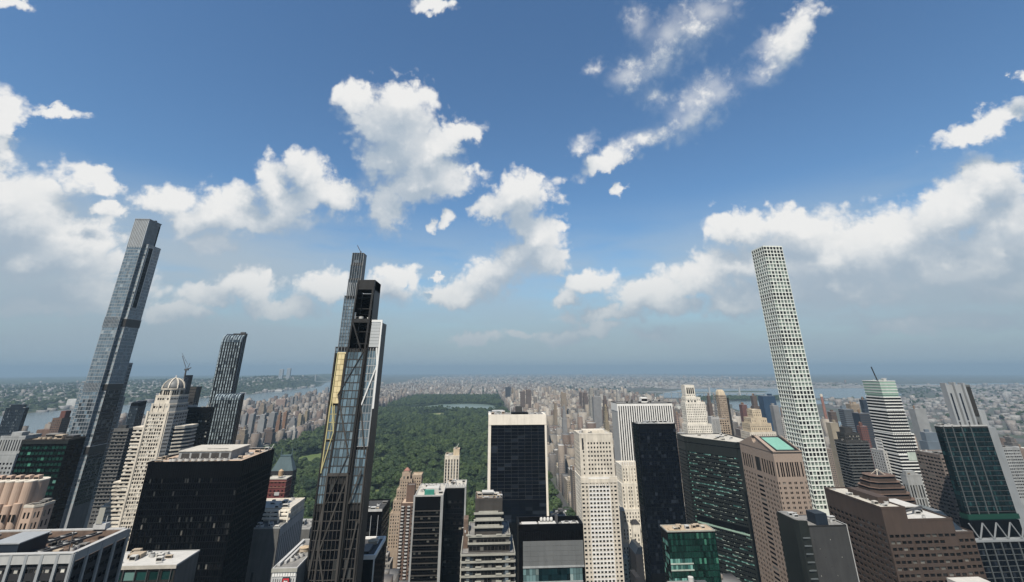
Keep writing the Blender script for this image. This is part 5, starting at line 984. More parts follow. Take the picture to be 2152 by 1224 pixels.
def gabled_tower():
    b = Bld('gabled_tower', 'pinkish granite tower with notched classical gable and mint green roof panel', 277, 478); b.left = 300
    X0, X1, Y0, Y1, Ze = 264.0, 291.0, 450.0, 507.0, 188.6
    w = 'granite_pink'
    pair = lambda W_, n, m: [c for i in range(n) for c in ((m + (W_ - 2 * m) / n * (i + .5) - 1.25, m + (W_ - 2 * m) / n * (i + .5) - .12), (m + (W_ - 2 * m) / n * (i + .5) + .12, m + (W_ - 2 * m) / n * (i + .5) + 1.25))]
    colsS = [(.7, 1.9)] + pair(27, 4, 3.0) + [(25.1, 26.3)]
    colsW = [(.8, 2.2)] + pair(57, 4, 3)[:0] + [c for i in range(4) for c in ((4.4 + i * 4.7, 5.7 + i * 4.7), (5.95 + i * 4.7, 7.25 + i * 4.7))] + [(24.0, 33.0)] + [c for i in range(4) for c in ((35.2 + i * 4.7, 36.5 + i * 4.7), (36.75 + i * 4.7, 38.05 + i * 4.7))] + [(54.6, 56.2)]
    rows = [(165.4 - k * 3.75 - 1.95, 165.4 - k * 3.75) for k in range(24)]
    b.prism('core', rect(X0 + .6, X1 - .2, Y0 + .6, Y1), 0, Ze - .2, w)
    topS = (168.4, 180.0)
    b.facade((X0, Y0), (X1, Y0), 0, 167.0, w, 'g_dark', cols=colsS, rows=rows, rec=.5, cap=200)
    b.facade((X0, Y1), (X0, Y0), 0, 167.0, w, 'g_dark', cols=colsW, rows=rows, rec=.12, cap=90)
    slots = lambda a, n, s_, wd: [(a + i * s_, a + i * s_ + wd) for i in range(n)]
    b.facade((X0, Y0), (X1, Y0), 167.0, Ze, w, 'g_black', cols=[(1.6, 3.0)] + [c for i in range(4) for c in ((4.6 + i * 4.7, 6.0 + i * 4.7), (6.5 + i * 4.7, 7.9 + i * 4.7))] + [(23.9, 25.3)], rows=[(169.2, 180.8)], rec=.5, name='tall_opening', wname='attic_wall')
    b.facade((X0, Y1), (X0, Y0), 167.0, Ze, w, 'g_black', cols=slots(2.5, 5, 4.0, 2.3) + [(24.6, 33.0)] + slots(36, 5, 4.0, 2.3), rows=[(169.2, 180.8)], rec=.2, name='tall_opening', wname='attic_wall', alt=lambda c, r: 'metal_dark' if c == 5 else None)
    # gable with a round bite out of its top
    cy, cz, R = 478.5, 196.0, 3.4
    arc = [(cy + R * math.cos(t), cz + R * math.sin(t)) for t in [math.pi * (.33 - i * (1.66 / 14)) for i in range(15)]]
    prof = [(Y0 - .5, Ze), (Y1 + .5, Ze), (Y1 + .5, Ze + .8)] + [(cy + 1.7, 199.0)] + arc + [(cy - 1.7, 199.0), (Y0 - .5, Ze + .8)]
    prof = [(Y0 - .5, Ze), (Y0 - .5, Ze + .8), (cy - 1.7, 199.0)] + list(reversed(arc)) + [(cy + 1.7, 199.0), (Y1 + .5, Ze + .8), (Y1 + .5, Ze)]
    MB().sheet(prof, X0 - .2, X0 + 3.4).build('west_gable', w, b.r)
    body = [(Y0 - .2, Ze), (Y0 - .2, Ze + .7), (cy, 198.2), (Y1 + .2, Ze + .7), (Y1 + .2, Ze)]
    MB().sheet(body, X0 + 3.5, X1 - .6).build('roof_body', 'metal_dark', b.r)
    MB().sheet(prof, X1 - .6, X1 + .2).build('east_gable', w, b.r)
    sl = lambda y: Ze + .7 + (y - Y0 + .2) / (cy - Y0 + .2) * (198.2 - Ze - .7)
    m = MB(); m.v = [(X0 + 6.0, Y0 + 3.0, sl(Y0 + 3) + .25), (X1 - 4.2, Y0 + 3.0, sl(Y0 + 3) + .25), (X1 - 4.2, cy - 3, sl(cy - 3) + .25), (X0 + 6.0, cy - 3, sl(cy - 3) + .25)]
    m.v += [(x, y, z - .5) for x, y, z in m.v]; m.f = [(0, 1, 2, 3), (7, 6, 5, 4), (0, 4, 5, 1), (1, 5, 6, 2), (2, 6, 7, 3), (3, 7, 4, 0)]; m.build('mint_roof_panel', 'copper_green', b.r)
    for x in (X0 + 4.8, X1 - 2.6): b.bar('roof_gutter', (x, Y0 + 2, sl(Y0 + 2) + .2), (x, cy - 2, sl(cy - 2) + .2), 1.6, 'black_gap', h=.3)
    b.bar('gable_coping', (X0 - .3, Y0 - .6, Ze + 1.0), (X0 - .3, cy - 1.7, 199.2), .7, 'granite_pink'); b.bar('eave_coping', (X0 - .3, Y0 - .4, Ze + .7), (X1 + .3, Y0 - .4, Ze + .7), .8, 'granite_pink')
gabled_tower()

def gridded_supertall():
    b = Bld('supertall_tower', 'slender white concrete supertall with a regular grid of square windows', 393, 595); b.left = 300
    X0, X1, Y0, Y1, Z = 379.4, 406.3, 580.0, 609.2, 416.6
    rp = 4.78; nr = 64
    def void(c, r): return 'g_void' if (r in (0, 1, 2, 13, 14, 25, 26, 38, 39, 51, 52)) else None
    rows = [(Z - .9 - rp * j - 3.6, Z - .9 - rp * j) for j in range(nr)]
    def cols(W_): c = W_ / 6; return [(c * i + .5, c * (i + 1) - .5) for i in range(6)]
    b.prism('core', rect(X0 + 1.2, X1 - .2, Y0 + 1.2, Y1 - .2), 0, Z - .4, 'concrete_dark')
    b.facade((X0, Y0), (X1, Y0), 60, Z, 'concrete_white', 'g_mint', cols=cols(X1 - X0), rows=rows, rec=.8, cap=220, alt=void, wname='concrete_grid')
    b.facade((X0, Y1), (X0, Y0), 60, Z, 'concrete_white', 'g_mint', cols=cols(Y1 - Y0), rows=rows, rec=.8, cap=80, alt=void, wname='concrete_grid')
    b.box('base', X0, X1, Y0 + .3, Y1, 0, 60.2, 'concrete_white'); b.prism('east_wall', rect(X1 - .4, X1, Y0 + .2, Y1), 60, Z, 'concrete_white'); b.ring('roof_rim', rect(X0, X1, Y0, Y1), Z, Z + .7, 1.2, 'concrete_white')
gridded_supertall()

def low_right():
    b = Bld('green_glass_block', 'small green glass block with tan roof and lit turquoise floors, bottom centre right', 160, 408); b.left = 200
    b.vol(rect(141, 178, 399.5, 414), 0, 145, 'metal_black', 'g_green', {0: dict(nc=20, rp=3.9, fw=.94, fh=.94, mu=.2, mt=1.0, zb=100, rec=.12, cap=180, alt=lambda c, r: 'g_teal_band' if (c < 9 and r in (4, 5, 7, 9, 11, 13)) else None), 3: dict(nc=5, rp=3.9, fw=.9, fh=.8, mt=6, zb=100, rec=.12, cap=20, panem='g_green_lit')}, 'roof_tan', rec=.12, parapet=.5, pm='band_cream')
    b.box('roof_well', 143.5, 152, 401, 406, 145.1, 145.6, 'roof_tan'); b.unit(157, 160, 403, 406, 145.1, 2.4, 'galv'); b.clutter(146, 174, 402, 411, 145.1, 8, 91, ('tan_box', 'roof_pale'))
    for k in (4, 5, 7, 9, 11): b.box('slab_edge', 141.2, 158.5, 399.25, 399.48, 144 - k * 3.9 - 3.7, 144 - k * 3.9 - 2.9, 'pale_green')
    t = Bld('rooftop_shed', 'white rooftop drum and steel shed poking into the bottom edge below the green glass block', 130, 330); t.box('shed_block', 118, 142, 322, 345, 0, 134.6, 'concrete_mid'); t.box('shed_roof', 118.3, 141.7, 322.3, 344.7, 134.62, 134.9, 'roof_grey'); t.cyl('white_drum', 126.5, 326, 1.6, 134.9, 143.4, 'roof_white'); t.unit(131, 137, 325, 331, 134.9, 5.0, 'steel_dark'); t.clutter(120, 140, 325, 338, 134.9, 10, 95, ('steel_dark', 'galv'))
    b = Bld('charcoal_block', 'charcoal blank-walled block with navy roof hut in front of the gabled tower', 218, 338)
    b.vol(rect(208.5, 233.4, 330, 352), 0, 166.2, 'concrete_dark', 'g_apt', {0: dict(nc=9, rp=4.6, fw=.13, fh=.12, mt=5, zb=110, rec=.15, skip=lambda c, r: (c * 5 + r * 3) % 4 != 0)}, 'roof_grey', parapet=.4, pm='metal_dark')
    b.prism('curved_wing', [(201.5, 334), (203, 331.2), (208.4, 330.3), (208.4, 352), (201.5, 352)], 0, 169.0, 'granite_green'); b.prism('curved_wing_roof', [(201.8, 334.2), (203.2, 331.6), (208.2, 330.6), (208.2, 351), (201.8, 351)], 169.02, 169.3, 'roof_grey')
    for k in range(9): b.box('wing_band', 203.6, 208.2, 330.2, 330.6, 126 + k * 4.2, 126.7 + k * 4.2, 'fin_dim')
    b.box('navy_hut', 214.8, 222.6, 331.2, 340, 166.4, 172.6, 'blue_steel'); b.box('edge_trim', 233.4, 233.8, 329.8, 352, 60, 166.8, 'galv'); b.clutter(224, 232, 333, 350, 166.4, 7, 98, ('roof_white', 'galv')); b.clutter(203, 208, 336, 348, 169.3, 4, 99)
    # brown stepped office block
    b = Bld('brown_block', 'large brown granite block with rows of dark windows and cut-away corner roof terrace', 295, 365); b.left = 300
    w = 'granite_brown'; f = dict(fh=.5, rp=3.55, rec=.5, zb=112)
    b.vol([(268, 341), (285, 341), (285, 395), (268, 395)], 0, 172, w, 'g_dark', {0: dict(nc=4, fw=.76, mu=.8, mt=13.8, cap=60, **f), 3: dict(nc=13, fw=.74, mu=.8, mt=10, cap=90, **f)}, 'roof_pale', rec=.5, parapet=1.0)
    b.vol(rect(285.1, 316, 341, 395), 0, 165, w, 'g_dark', {0: dict(nc=7, fw=.76, mu=.3, mt=6.8, cap=90, skip=lambda c, r: r == 1 and c > 4, **f)}, 'roof_white', rec=.5, parapet=1.0)
    b.vol(rect(316.1, 328, 341, 395), 0, 157.5, w, 'g_dark', {0: dict(nc=3, fw=.76, mu=.2, mt=2.4, cap=30, **f)}, 'roof_grey', rec=.5, parapet=.8)
    b.clutter(270, 284, 345, 392, 172.2, 22, 101, ('roof_white', 'roof_pale', 'galv')); b.clutter(288, 314, 345, 390, 165.2, 20, 102, ('roof_white', 'roof_white', 'galv')); b.box('roof_house', 276, 284, 352, 380, 172.2, 176, 'granite_brown'); b.bar('roof_crane', (288, 350, 167), (310, 356, 169), 1.0, 'steel_dark')
    b.unit(300, 312, 360, 380, 165.2, 3, 'roof_white'); b.prism('glass_lean_to', rect(316.3, 326, 346, 372), 157.6, 166, 'g_slate', top=rect(318, 324, 356, 372))
    b.box('low_roof', 300, 322, 333, 340.5, 0, 134, 'roof_white')
    # ziggurat
    b = Bld('ziggurat', 'brown stepped ziggurat with chamfered corners and dark window rings', 385, 505)
    def oc(x0, x1, y0, y1, c): return [(x0 + c, y0), (x1 - c, y0), (x1, y0 + c), (x1, y1 - c), (x1 - c, y1), (x0 + c, y1), (x0, y1 - c), (x0, y0 + c)]
    for k in range(5):
        e = k * 2.5; z = 143 + k * 4.6; p = oc(371 + e, 418 - e, 478 + e * .7, 511 - e * .7, 7 - k * .6)
        b.prism('tier', p, (0 if k == 0 else z - 4.6), z - 2.0, 'granite_brown'); b.prism('window_ring', offset_poly(p, [.4] * 8), z - 2.0, z - .4, 'g_black'); b.prism('tier_cap', p, z - .4, z, 'brick_brown')
    [b.bar('spire_frame', (394.5 + sx * 4.5, 494.5 + sy * 4, 161), (394.5, 494.5, 166), .4, 'limestone') for sx in (-1, 1) for sy in (-1, 1)]; b.prism('glass_pyramid', rect(391, 398, 491.5, 497.5), 161, 163.5, 'slate_dark', top=rect(394, 395, 494, 495))
    for k in range(14): b.box('base_window', 379 + k * 2.5, 380.7 + k * 2.5, 477.7, 478.02, 134, 136.6, 'g_black')
    b = simple('grey_pier_tower', 'small grey tower with vertical piers in front of the white banded tower', 445, 461.5, 520, 527.5, 154.5, 'concrete_grey', 'g_dark', G(nc=5, nr=3, rp=12.5, fw=.5, fh=.9, mt=8), Wf=G(nc=2, nr=3, rp=12.5, fw=.5, fh=.9, mt=8), zb=100, clutter=8)
    b.box('penthouse', 447, 457, 521.5, 526, 154.6, 158.5, 'concrete_grey')
    b = simple('balcony_block', 'dark stepped block stacked with balconies right of the white gridded supertall', 462, 492, 620, 640, 172, 'concrete_dark', 'g_room', G(cp=3.4, rp=3.2, fw=.8, fh=.5, mt=2), Wf=G(cp=3.4, rp=3.2, fw=.8, fh=.5, mt=2), zb=110, cap=160, clutter=8)
    for k in range(19):
        b.ring('balcony_ring', rect(460.8, 493, 618.8, 641), 112 + k * 3.2, 112.5 + k * 3.2, 1.2, 'louver_grey')
    b.vol(rect(466, 486, 624, 638), 172, 181, 'concrete_dark', 'g_room', {0: dict(nc=8, rp=3.2, fw=.7, fh=.5, mt=1), 3: dict(nc=6, rp=3.2, fw=.7, fh=.5, mt=1, cap=0)}, 'roof_dark'); b.vol(rect(470, 480, 627, 636), 181, 187, 'concrete_dark', None, None, 'roof_dark')
    b = simple('white_stepped_tower', 'slim white stepped tower rising behind the brown ziggurat', 566, 590, 690, 712, 150, 'marble_grey', 'g_dark', G(nc=6, rp=3.4, fw=.4, fh=.6, mt=2), Wf=G(nc=5, rp=3.4, fw=.4, fh=.6, mt=2), zb=80, cap=80)
    b.vol(rect(571, 584, 694, 706), 150, 163, 'marble_white', None, None, 'roof_pale')
low_right()

def banded_white():
    b = Bld('banded_tower', 'white horizontally banded tower with pale green crown and mast', 590, 690); b.left = 60
    def tier(x0, x1, y0, y1, z0, z1, step=4.0):
        b.box('glass_core', x0 + .7, x1 - .7, y0 + .7, y1 - .2, 0, z1 - .3, 'g_dark')
        n = int((z1 - z0) / step)
        for k in range(n + 1): b.ring('spandrel_band', rect(x0, x1, y0, y1), z1 - k * step - 1.35, z1 - k * step, .8, 'spandrel_white')
    tier(571, 597, 670, 703, 205, 222); 
    for k in range(5):
        b.ring('spandrel_band', rect(571, 595.5, 670, 702), 243 - k * 3.8 - .8, 243 - k * 3.8, .8, 'spandrel_white')
        b.ring('green_band', rect(571.3, 595.2, 670.3, 701.7), 243 - k * 3.8 - 3.7, 243 - k * 3.8 - .85, .6, 'spandrel_green')
    b.box('crown_core', 572, 594.6, 671, 701, 220, 242.5, 'spandrel_green')
    tier(571, 598, 670.3, 703.5, 175, 204.6); tier(571, 602, 670.6, 704, 150, 174.6); tier(571, 611, 669.6, 706, 60, 149.6)
    b.box('white_panel', 583, 611.3, 669.2, 669.6, 142, 152, 'pale_green')
    for k in range(10): b.box('bay_mullion', 573 + k * 2.6, 573.3 + k * 2.6, 670.2, 670.7, 150, 222, 'metal_dark')
    b.bar('mast', (577, 680, 243), (573, 680, 262), 1.1, 'metal_dark'); b.box('roof_rig', 584, 588, 676, 680, 243, 245.6, 'roof_white'); b.bar('roof_boom', (582, 678, 246.2), (590, 678, 246.2), .5, 'roof_white'); b.clutter(575, 592, 674, 696, 243, 6, 111, ('roof_white', 'galv'))
    b = simple('low_office_block', 'low cream-banded office block right of the white banded tower', 612, 640, 690, 715, 95, 'band_cream', 'g_dark', G(nc=1, rp=4, fw=.98, fh=.5, mt=1), zb=20)
banded_white()

def three_fins():
    b = Bld('finned_tower', 'dark glass tower topped by three tall grey fins with a grey core strip', 462, 470); b.left = 300
    X0, X1, Y0, Y1, Z = 432.0, 479.5, 450.0, 456.0, 208.6
    b.box('rear_body', 466, 479, 456.1, 488, 60, 206, 'metal_black')
    b.vol(rect(X0, X1, Y0, Y1), 138, Z, 'metal_black', 'g_deepgreen', {0: dict(nc=25, rp=3.95, fw=.96, fh=.86, mu=.2, mt=1.0, zb=140, rec=.12, cap=280), 3: dict(nc=2, rp=3.95, fw=.96, fh=.86, mu=.2, mt=1, zb=140, rec=.12, cap=20)}, 'roof_grey', rec=.12, parapet=.5, pm='galv')
    for k in range(18): b.box('floor_line', X0 + .2, X1 - .2, Y0 - .2, Y0 - .02, 140 + k * 3.95 - .12, 140 + k * 3.95 + .1, 'fin_dim')
    for i, x in enumerate((434.6, 443.6, 452.6, 461.6)): b.box('vertical_fin', x - .3, x + .3, Y0 - .7, Y0 - .02, 136, Z + .5, 'fin_dim')
    b.box('core_strip', X1 + .02, X1 + 9.5, Y0 + 1.5, Y1 + 20, 60, 207.2, 'core_grey')
    for i, x in enumerate((452.0, 461.2, 470.4)):
        f = b.box('top_fin', x - .9, x + 1.2, 451, 456.5, Z, 246.4 + (i == 1) * .6, 'metal_grey'); MB().box(x + 1.3, x + 8.0, 453, 457, Z, 244.8).build('fin_panel', 'metal_grey' if i < 2 else 'louver_grey', f)
        MB().box(x + 2.6, x + 4.8, 452.75, 453.02, 213.5, 237).build('fin_slot', 'blue_steel' if i < 2 else 'louver_grey', f); MB().box(x + 2.6, x + 4.6, 452.75, 453.02, Z + .2, 212).build('fin_slot', 'slate_dark', f)
    b.box('top_shoulder', 479.0, 486, 454, 460, Z - 2, 222, 'metal_grey'); b.box('brown_screen', 472.6, 477.8, 452.4, 452.7, 217, 243, 'bronze_dark'); b.clutter(434, 450, 451.5, 455, Z + .2, 8, 121, ('galv', 'roof_grey')); b.ring('roof_rail', rect(X0, X1, Y0, Y1), Z + .6, Z + 1.0, .2, 'galv')
    # transfer floors with slanting columns
    b.box('green_band', X0 - 1, X1 + .2, Y0 - 1.5, Y1 - .1, 134.6, 138.4, 'g_teal_floor'); b.box('transfer_core', X0 - 3, X1 - 4, Y0 - 4, Y1 - .1, 122, 134.6, 'g_black')
    pts = [(X0 - 9 + i * 6.4, Y0 - 8.5) for i in range(9)]
    for i in range(8):
        a, c = pts[i], pts[i + 1]
        b.bar('slanted_column', (a[0], a[1], 134 if i % 2 == 0 else 122), (c[0], c[1], 122 if i % 2 == 0 else 134), 0.8, 'core_grey')
    b.box('transfer_deck', X0 - 10, X1 + 2, Y0 - 9.5, Y1, 120, 122, 'core_grey')
    b.vol(rect(X0 - 12, X1 + 6, Y0 - 10, Y1), 0, 119.9, 'metal_black', 'g_navy', {0: dict(nc=24, rp=3.95, fw=.95, fh=.84, mt=.6, zb=70, rec=.12, cap=0), 3: dict(nc=12, rp=3.95, fw=.95, fh=.84, mt=.6, zb=70, rec=.12, cap=0)}, 'roof_pale', rec=.12, parapet=.6)
    for i in range(9): b.box('vertical_fin', X0 - 11 + i * 8, X0 - 10.3 + i * 8, Y0 - 10.8, Y0 - 10.02, 60, 120.4, 'fin_dim')
    for k in range(12): b.box('floor_line', X0 - 11.8, X1 + 5.8, Y0 - 10.2, Y0 - 10.02, 72 + k * 3.95, 72.3 + k * 3.95, 'fin_dim')
glass('g_teal_floor', (0.008, 0.045, 0.032), (0.010, 0.06, 0.042), .2, rough=.1)
three_fins()
b = simple('tan_tower', 'tan brick office tower with ribbon windows left of the three-finned tower', 489, 520, 520, 550, 172.5, 'brick_grey', 'g_dark', G(cp=3.2, rp=3.6, fw=.86, fh=.45, mt=1.5), Wf=G(cp=4, rp=3.6, fw=.8, fh=.45, mt=1.5), zb=90, cap=160, clutter=6)
b = simple('striped_block', 'grey finely striped block behind the three-finned tower at the right edge', 640, 672, 600, 630, 166, 'concrete_grey', 'g_dark', G(cp=2.4, rp=3.3, fw=.8, fh=.45, mt=1), Wf=G(cp=2.4, rp=3.3, fw=.8, fh=.45, mt=1), zb=110, cap=60, clutter=4)

def midtown_north():
    b = Bld('stepped_cream_tower', 'tall cream limestone tower with stepped sides and an open stone crown', 372, 872); b.left = 300
    w = 'limestone_white'; f = dict(cp=3.3, rp=3.8, fw=.4, fh=.55, mu=.6, mt=1.4)
    for (x0, x1, y0, y1, z0, z) in ((358, 402, 858, 880, 0, 168), (360, 396, 859, 879, 168, 203), (362, 389, 860, 879, 203, 211), (363.5, 381, 861, 878, 211, 231)):
        b.vol(rect(x0, x1, y0, y1), z0, z, w, 'g_dark', {0: dict(f, zb=max(z0 + .5, 110), mt=1.4 if z < 231 else 14), 3: dict(f, zb=max(z0 + .5, 110), mt=1.4 if z < 231 else 14, cap=30)}, 'roof_pale', parapet=1.2)
    for i in range(4): b.box('crown_opening', 366 + i * 3.6, 368.4 + i * 3.6, 860.8, 861.02, 218, 228, 'black_gap')
    for i in range(3): b.box('tall_window', 365 + i * 6, 368 + i * 6, 859.7, 859.99, 196, 207, 'g_dark')
    b = Bld('gilded_tower', 'slender brown tower with rounded pale gold top near the water', 503, 1010)
    b.vol(rect(492, 508, 1000, 1014), 0, 208, 'brick_tan', 'g_room', {0: dict(nc=6, rp=3.6, fw=.6, fh=.5, mt=1, zb=120), 3: dict(nc=5, rp=3.6, fw=.6, fh=.5, mt=1, zb=120, cap=20)}, None, parapet=.4)
    m = MB(); m.prism(rect(492.4, 507, 1000.5, 1013), 208, 215, rect(493.2, 506, 1001.5, 1012)).build('gold_top', 'limestone_warm', b.r); MB().prism(rect(493.2, 506, 1001.5, 1012), 215.02, 218.5, rect(495, 503.5, 1003, 1010)).build('gold_cap', 'limestone_warm', b.r); b.box('dark_side', 508.1, 513, 1000.6, 1013, 0, 203, 'metal_dark')
    b = simple('pale_slab', 'pale grey slab with white vertical stripes at the foot of the gilded tower', 446, 462, 950, 964, 171, 'marble_grey', 'g_dark', G(nc=8, nr=1, rp=120, fw=.4, fh=.98, mt=2), Wf=G(nc=1, nr=1, rp=10, fw=.2, fh=.3, mt=40), zb=60, clutter=4)
    b = simple('tan_lattice_tower', 'tan lattice-fronted tower just left of the gilded-top tower base', 466, 486, 960, 985, 166, 'brick_tan', 'g_room', G(nc=4, rp=4, fw=.6, fh=.6, mt=1), Wf=G(nc=5, rp=4, fw=.5, fh=.5, mt=1), zb=90, cap=70)
    b = Bld('cream_ziggurat', 'cream stepped apartment tower peeking over the gabled tower', 511, 915); b.left = 150
    f = dict(cp=4.0, rp=4.2, fw=.35, fh=.55, mu=1, mt=2)
    for (x0, x1, y0, y1, z0, z) in ((490, 540, 898, 930, 0, 150), (494, 534, 899, 928, 150, 164), (498, 528, 900, 926, 164, 173), (504.5, 521.5, 903, 922, 173, 187)):
        b.vol(rect(x0, x1, y0, y1), z0, z, 'limestone_warm' if z > 150 else 'limestone', 'g_dark', {0: dict(f, zb=max(z0 + .5, 110)), 3: dict(f, zb=max(z0 + .5, 110))}, 'roof_pale', parapet=1.0)
    b.prism('gable', [(505.5, 899.6), (519.5, 899.6), (519.5, 900.4), (505.5, 900.4)], 164, 176, 'limestone_warm', top=[(512.2, 899.6), (512.8, 899.6), (512.8, 900.4), (512.2, 900.4)])
midtown_north()
# ================================================================== ground, water, park, the city beyond
RE = 6.371e6
def gz(x, y): return -(x * x + y * y) / (2 * RE)
def attr_mat(name, windows=True, wu=3.4, wv=3.4):
    """distant masonry: colour per building comes with the mesh, windows too far away to build"""
    m, nt, b = nodes_of(name)
    at = nt.nodes.new('ShaderNodeAttribute'); at.attribute_name = 'col'
    ge = nt.nodes.new('ShaderNodeNewGeometry')
    sp = nt.nodes.new('ShaderNodeSeparateXYZ'); nt.links.new(ge.outputs['Position'], sp.inputs[0])
    sn = nt.nodes.new('ShaderNodeSeparateXYZ'); nt.links.new(ge.outputs['Normal'], sn.inputs[0])
    col = at.outputs['Color']
    n = nt.nodes.new('ShaderNodeTexNoise'); n.inputs['Scale'].default_value = .06; n.inputs['Detail'].default_value = 5
    nt.links.new(ge.outputs['Position'], n.inputs['Vector'])
    v = nt.nodes.new('ShaderNodeVectorMath'); v.operation = 'SCALE'; nt.links.new(col, v.inputs[0]); nt.links.new(nmath(nt, 'MULTIPLY_ADD', n.outputs[0], .55 * TONE_K, .55 * TONE_K), v.inputs['Scale']); col = v.outputs[0]
    if windows:
        u = nmath(nt, 'ADD', nmath(nt, 'MULTIPLY', sp.outputs[0], nmath(nt, 'ABSOLUTE', sn.outputs[1])), nmath(nt, 'MULTIPLY', sp.outputs[1], nmath(nt, 'ABSOLUTE', sn.outputs[0])))
        fu = nmath(nt, 'FRACT', nmath(nt, 'DIVIDE', u, wu)); fv = nmath(nt, 'FRACT', nmath(nt, 'DIVIDE', sp.outputs[2], wv))
        wmask = nmath(nt, 'MULTIPLY', nmath(nt, 'MULTIPLY', nmath(nt, 'GREATER_THAN', fu, .46), nmath(nt, 'GREATER_THAN', fv, .42)), nmath(nt, 'LESS_THAN', sn.outputs[2], .5))
        col = nmix(nt, wmask, col, (.035, .036, .04))
    nt.links.new(col, b.inputs['Base Color']); b.inputs['Roughness'].default_value = .85; b.inputs['Specular IOR Level'].default_value = .2
    return m
attr_mat('masonry_far'); attr_mat('roof_far', windows=False); attr_mat('band_far', wu=400.0, wv=3.9); attr_mat('rib_far', wu=3.0, wv=900.0)
def ground_mat(name, a, c, scale, rough=.9):
    a = tuple(x * TONE_K for x in a); c = tuple(x * TONE_K for x in c)
    m, nt, b = nodes_of(name)
    ge = nt.nodes.new('ShaderNodeNewGeometry')
    n = nt.nodes.new('ShaderNodeTexNoise'); n.inputs['Scale'].default_value = scale; n.inputs['Detail'].default_value = 8; n.inputs['Roughness'].default_value = .65
    nt.links.new(ge.outputs['Position'], n.inputs['Vector'])
    r = nt.nodes.new('ShaderNodeMapRange'); nt.links.new(n.outputs[0], r.inputs[0]); r.inputs[1].default_value = .4; r.inputs[2].default_value = .62
    nt.links.new(nmix(nt, r.outputs[0], a, c), b.inputs['Base Color']); b.inputs['Roughness'].default_value = rough; b.inputs['Specular IOR Level'].default_value = .2
    return m
ground_mat('urban_ground', (0.085, 0.082, 0.08), (0.045, 0.060, 0.035), .004)
ground_mat('park_soil', (0.032, 0.050, 0.016), (0.022, 0.036, 0.012), .03)
ground_mat('lawn', (0.075, 0.115, 0.03), (0.10, 0.125, 0.045), .02); ground_mat('sand', (0.34, 0.27, 0.18), (0.30, 0.24, 0.16), .1)
ground_mat('asphalt', (0.06, 0.06, 0.062), (0.045, 0.045, 0.046), .2); ground_mat('hill_wood', (0.030, 0.048, 0.020), (0.05, 0.06, 0.03), .01); ground_mat('paving', (.3, .29, .27), (.24, .23, .22), .2)
def water_mat(name, c, rough=.12):
    m, nt, b = nodes_of(name); b.inputs['Base Color'].default_value = c + (1,); b.inputs['Roughness'].default_value = rough; b.inputs['Specular IOR Level'].default_value = .5
    ge = nt.nodes.new('ShaderNodeNewGeometry'); n = nt.nodes.new('ShaderNodeTexNoise'); n.inputs['Scale'].default_value = .02; n.inputs['Detail'].default_value = 6
    nt.links.new(ge.outputs['Position'], n.inputs['Vector']); bp = nt.nodes.new('ShaderNodeBump'); bp.inputs['Strength'].default_value = .35; bp.inputs['Distance'].default_value = 3.0
    nt.links.new(n.outputs[0], bp.inputs['Height']); nt.links.new(bp.outputs[0], b.inputs['Normal'])
water_mat('river_water', (0.055, 0.075, 0.08), .2); water_mat('lake_water', (0.075, 0.105, 0.085), .3)

def sheet(name, pts, lift, mat, kind='structure', parent=None):
    m = MB(); m.v = [(x, y, gz(x, y) + lift) for x, y in pts]; m.f = [tuple(range(len(pts)))]
    o = m.build(name, mat); o['kind'] = kind; return o
# ground: one sheet, curving away with the earth
m = MB(); rings = [0.0] + [150 * 1.09 ** i for i in range(66)]; rings = [r for r in rings if r < 43500] + [44000.0]; SEG = 128
m.v = [(0, 0, 0)]
for r in rings[1:]:
    for i in range(SEG): t = 2 * math.pi * i / SEG; m.v.append((r * math.cos(t), r * math.sin(t), -r * r / (2 * RE)))
m.f = [(0, 1 + i, 1 + (i + 1) % SEG) for i in range(SEG)]
for k in range(len(rings) - 2):
    for i in range(SEG): j = (i + 1) % SEG; a = 1 + k * SEG; m.f.append((a + i, a + SEG + i, a + SEG + j, a + j))
m.build('ground', 'urban_ground')['kind'] = 'structure'
# rivers
def strip(name, left, right, lift, mat):
    m = MB()
    for (a, b_) in zip(left, right):
        for t in (0, .25, .5, .75, 1): x = a[0] + (b_[0] - a[0]) * t; y = a[1] + (b_[1] - a[1]) * t; m.v.append((x, y, gz(x, y) + lift))
    for k in range(len(left) - 1):
        for i in range(4): m.f.append((k * 5 + i, k * 5 + i + 1, (k + 1) * 5 + i + 1, (k + 1) * 5 + i))
    o = m.build(name, mat); o['kind'] = 'structure'; return o
strip('river', [(-3000, -6000), (-2960, 0), (-2930, 2000), (-2900, 3400), (-2820, 4160), (-2600, 5600), (-2640, 7000), (-2680, 8300), (-3300, 10500), (-3900, 13500), (-4700, 18000)],
      [(-1660, -6000), (-1660, 0), (-1680, 2000), (-1690, 3400), (-1700, 4160), (-1740, 5600), (-1850, 7000), (-2150, 8600), (-2650, 10500), (-3200, 13500), (-3900, 18000)], .7, 'river_water')
strip('east_river', [(1330, -3000), (1340, 0), (1420, 1500), (1560, 2700), (1760, 3400), (1950, 3760)], [(1640, -3000), (1640, 0), (1700, 1500), (1900, 2700), (2150, 3300), (2420, 3740)], .7, 'river_water')
strip('strait', [(1850, 3770), (1900, 3950), (1950, 4130)], [(2750, 3700), (2900, 3950), (2950, 4200)], .8, 'river_water')
strip('bay', [(1760, 4640), (1850, 5100), (2300, 5900), (2800, 6600), (3700, 7300)], [(3700, 4350), (4500, 5000), (5000, 5700), (5500, 6300), (6000, 6800)], .8, 'river_water')
strip('sound', [(6200, 6300), (6600, 7100), (7200, 8200)], [(12500, 7000), (13200, 8200), (14000, 9600)], .9, 'river_water')
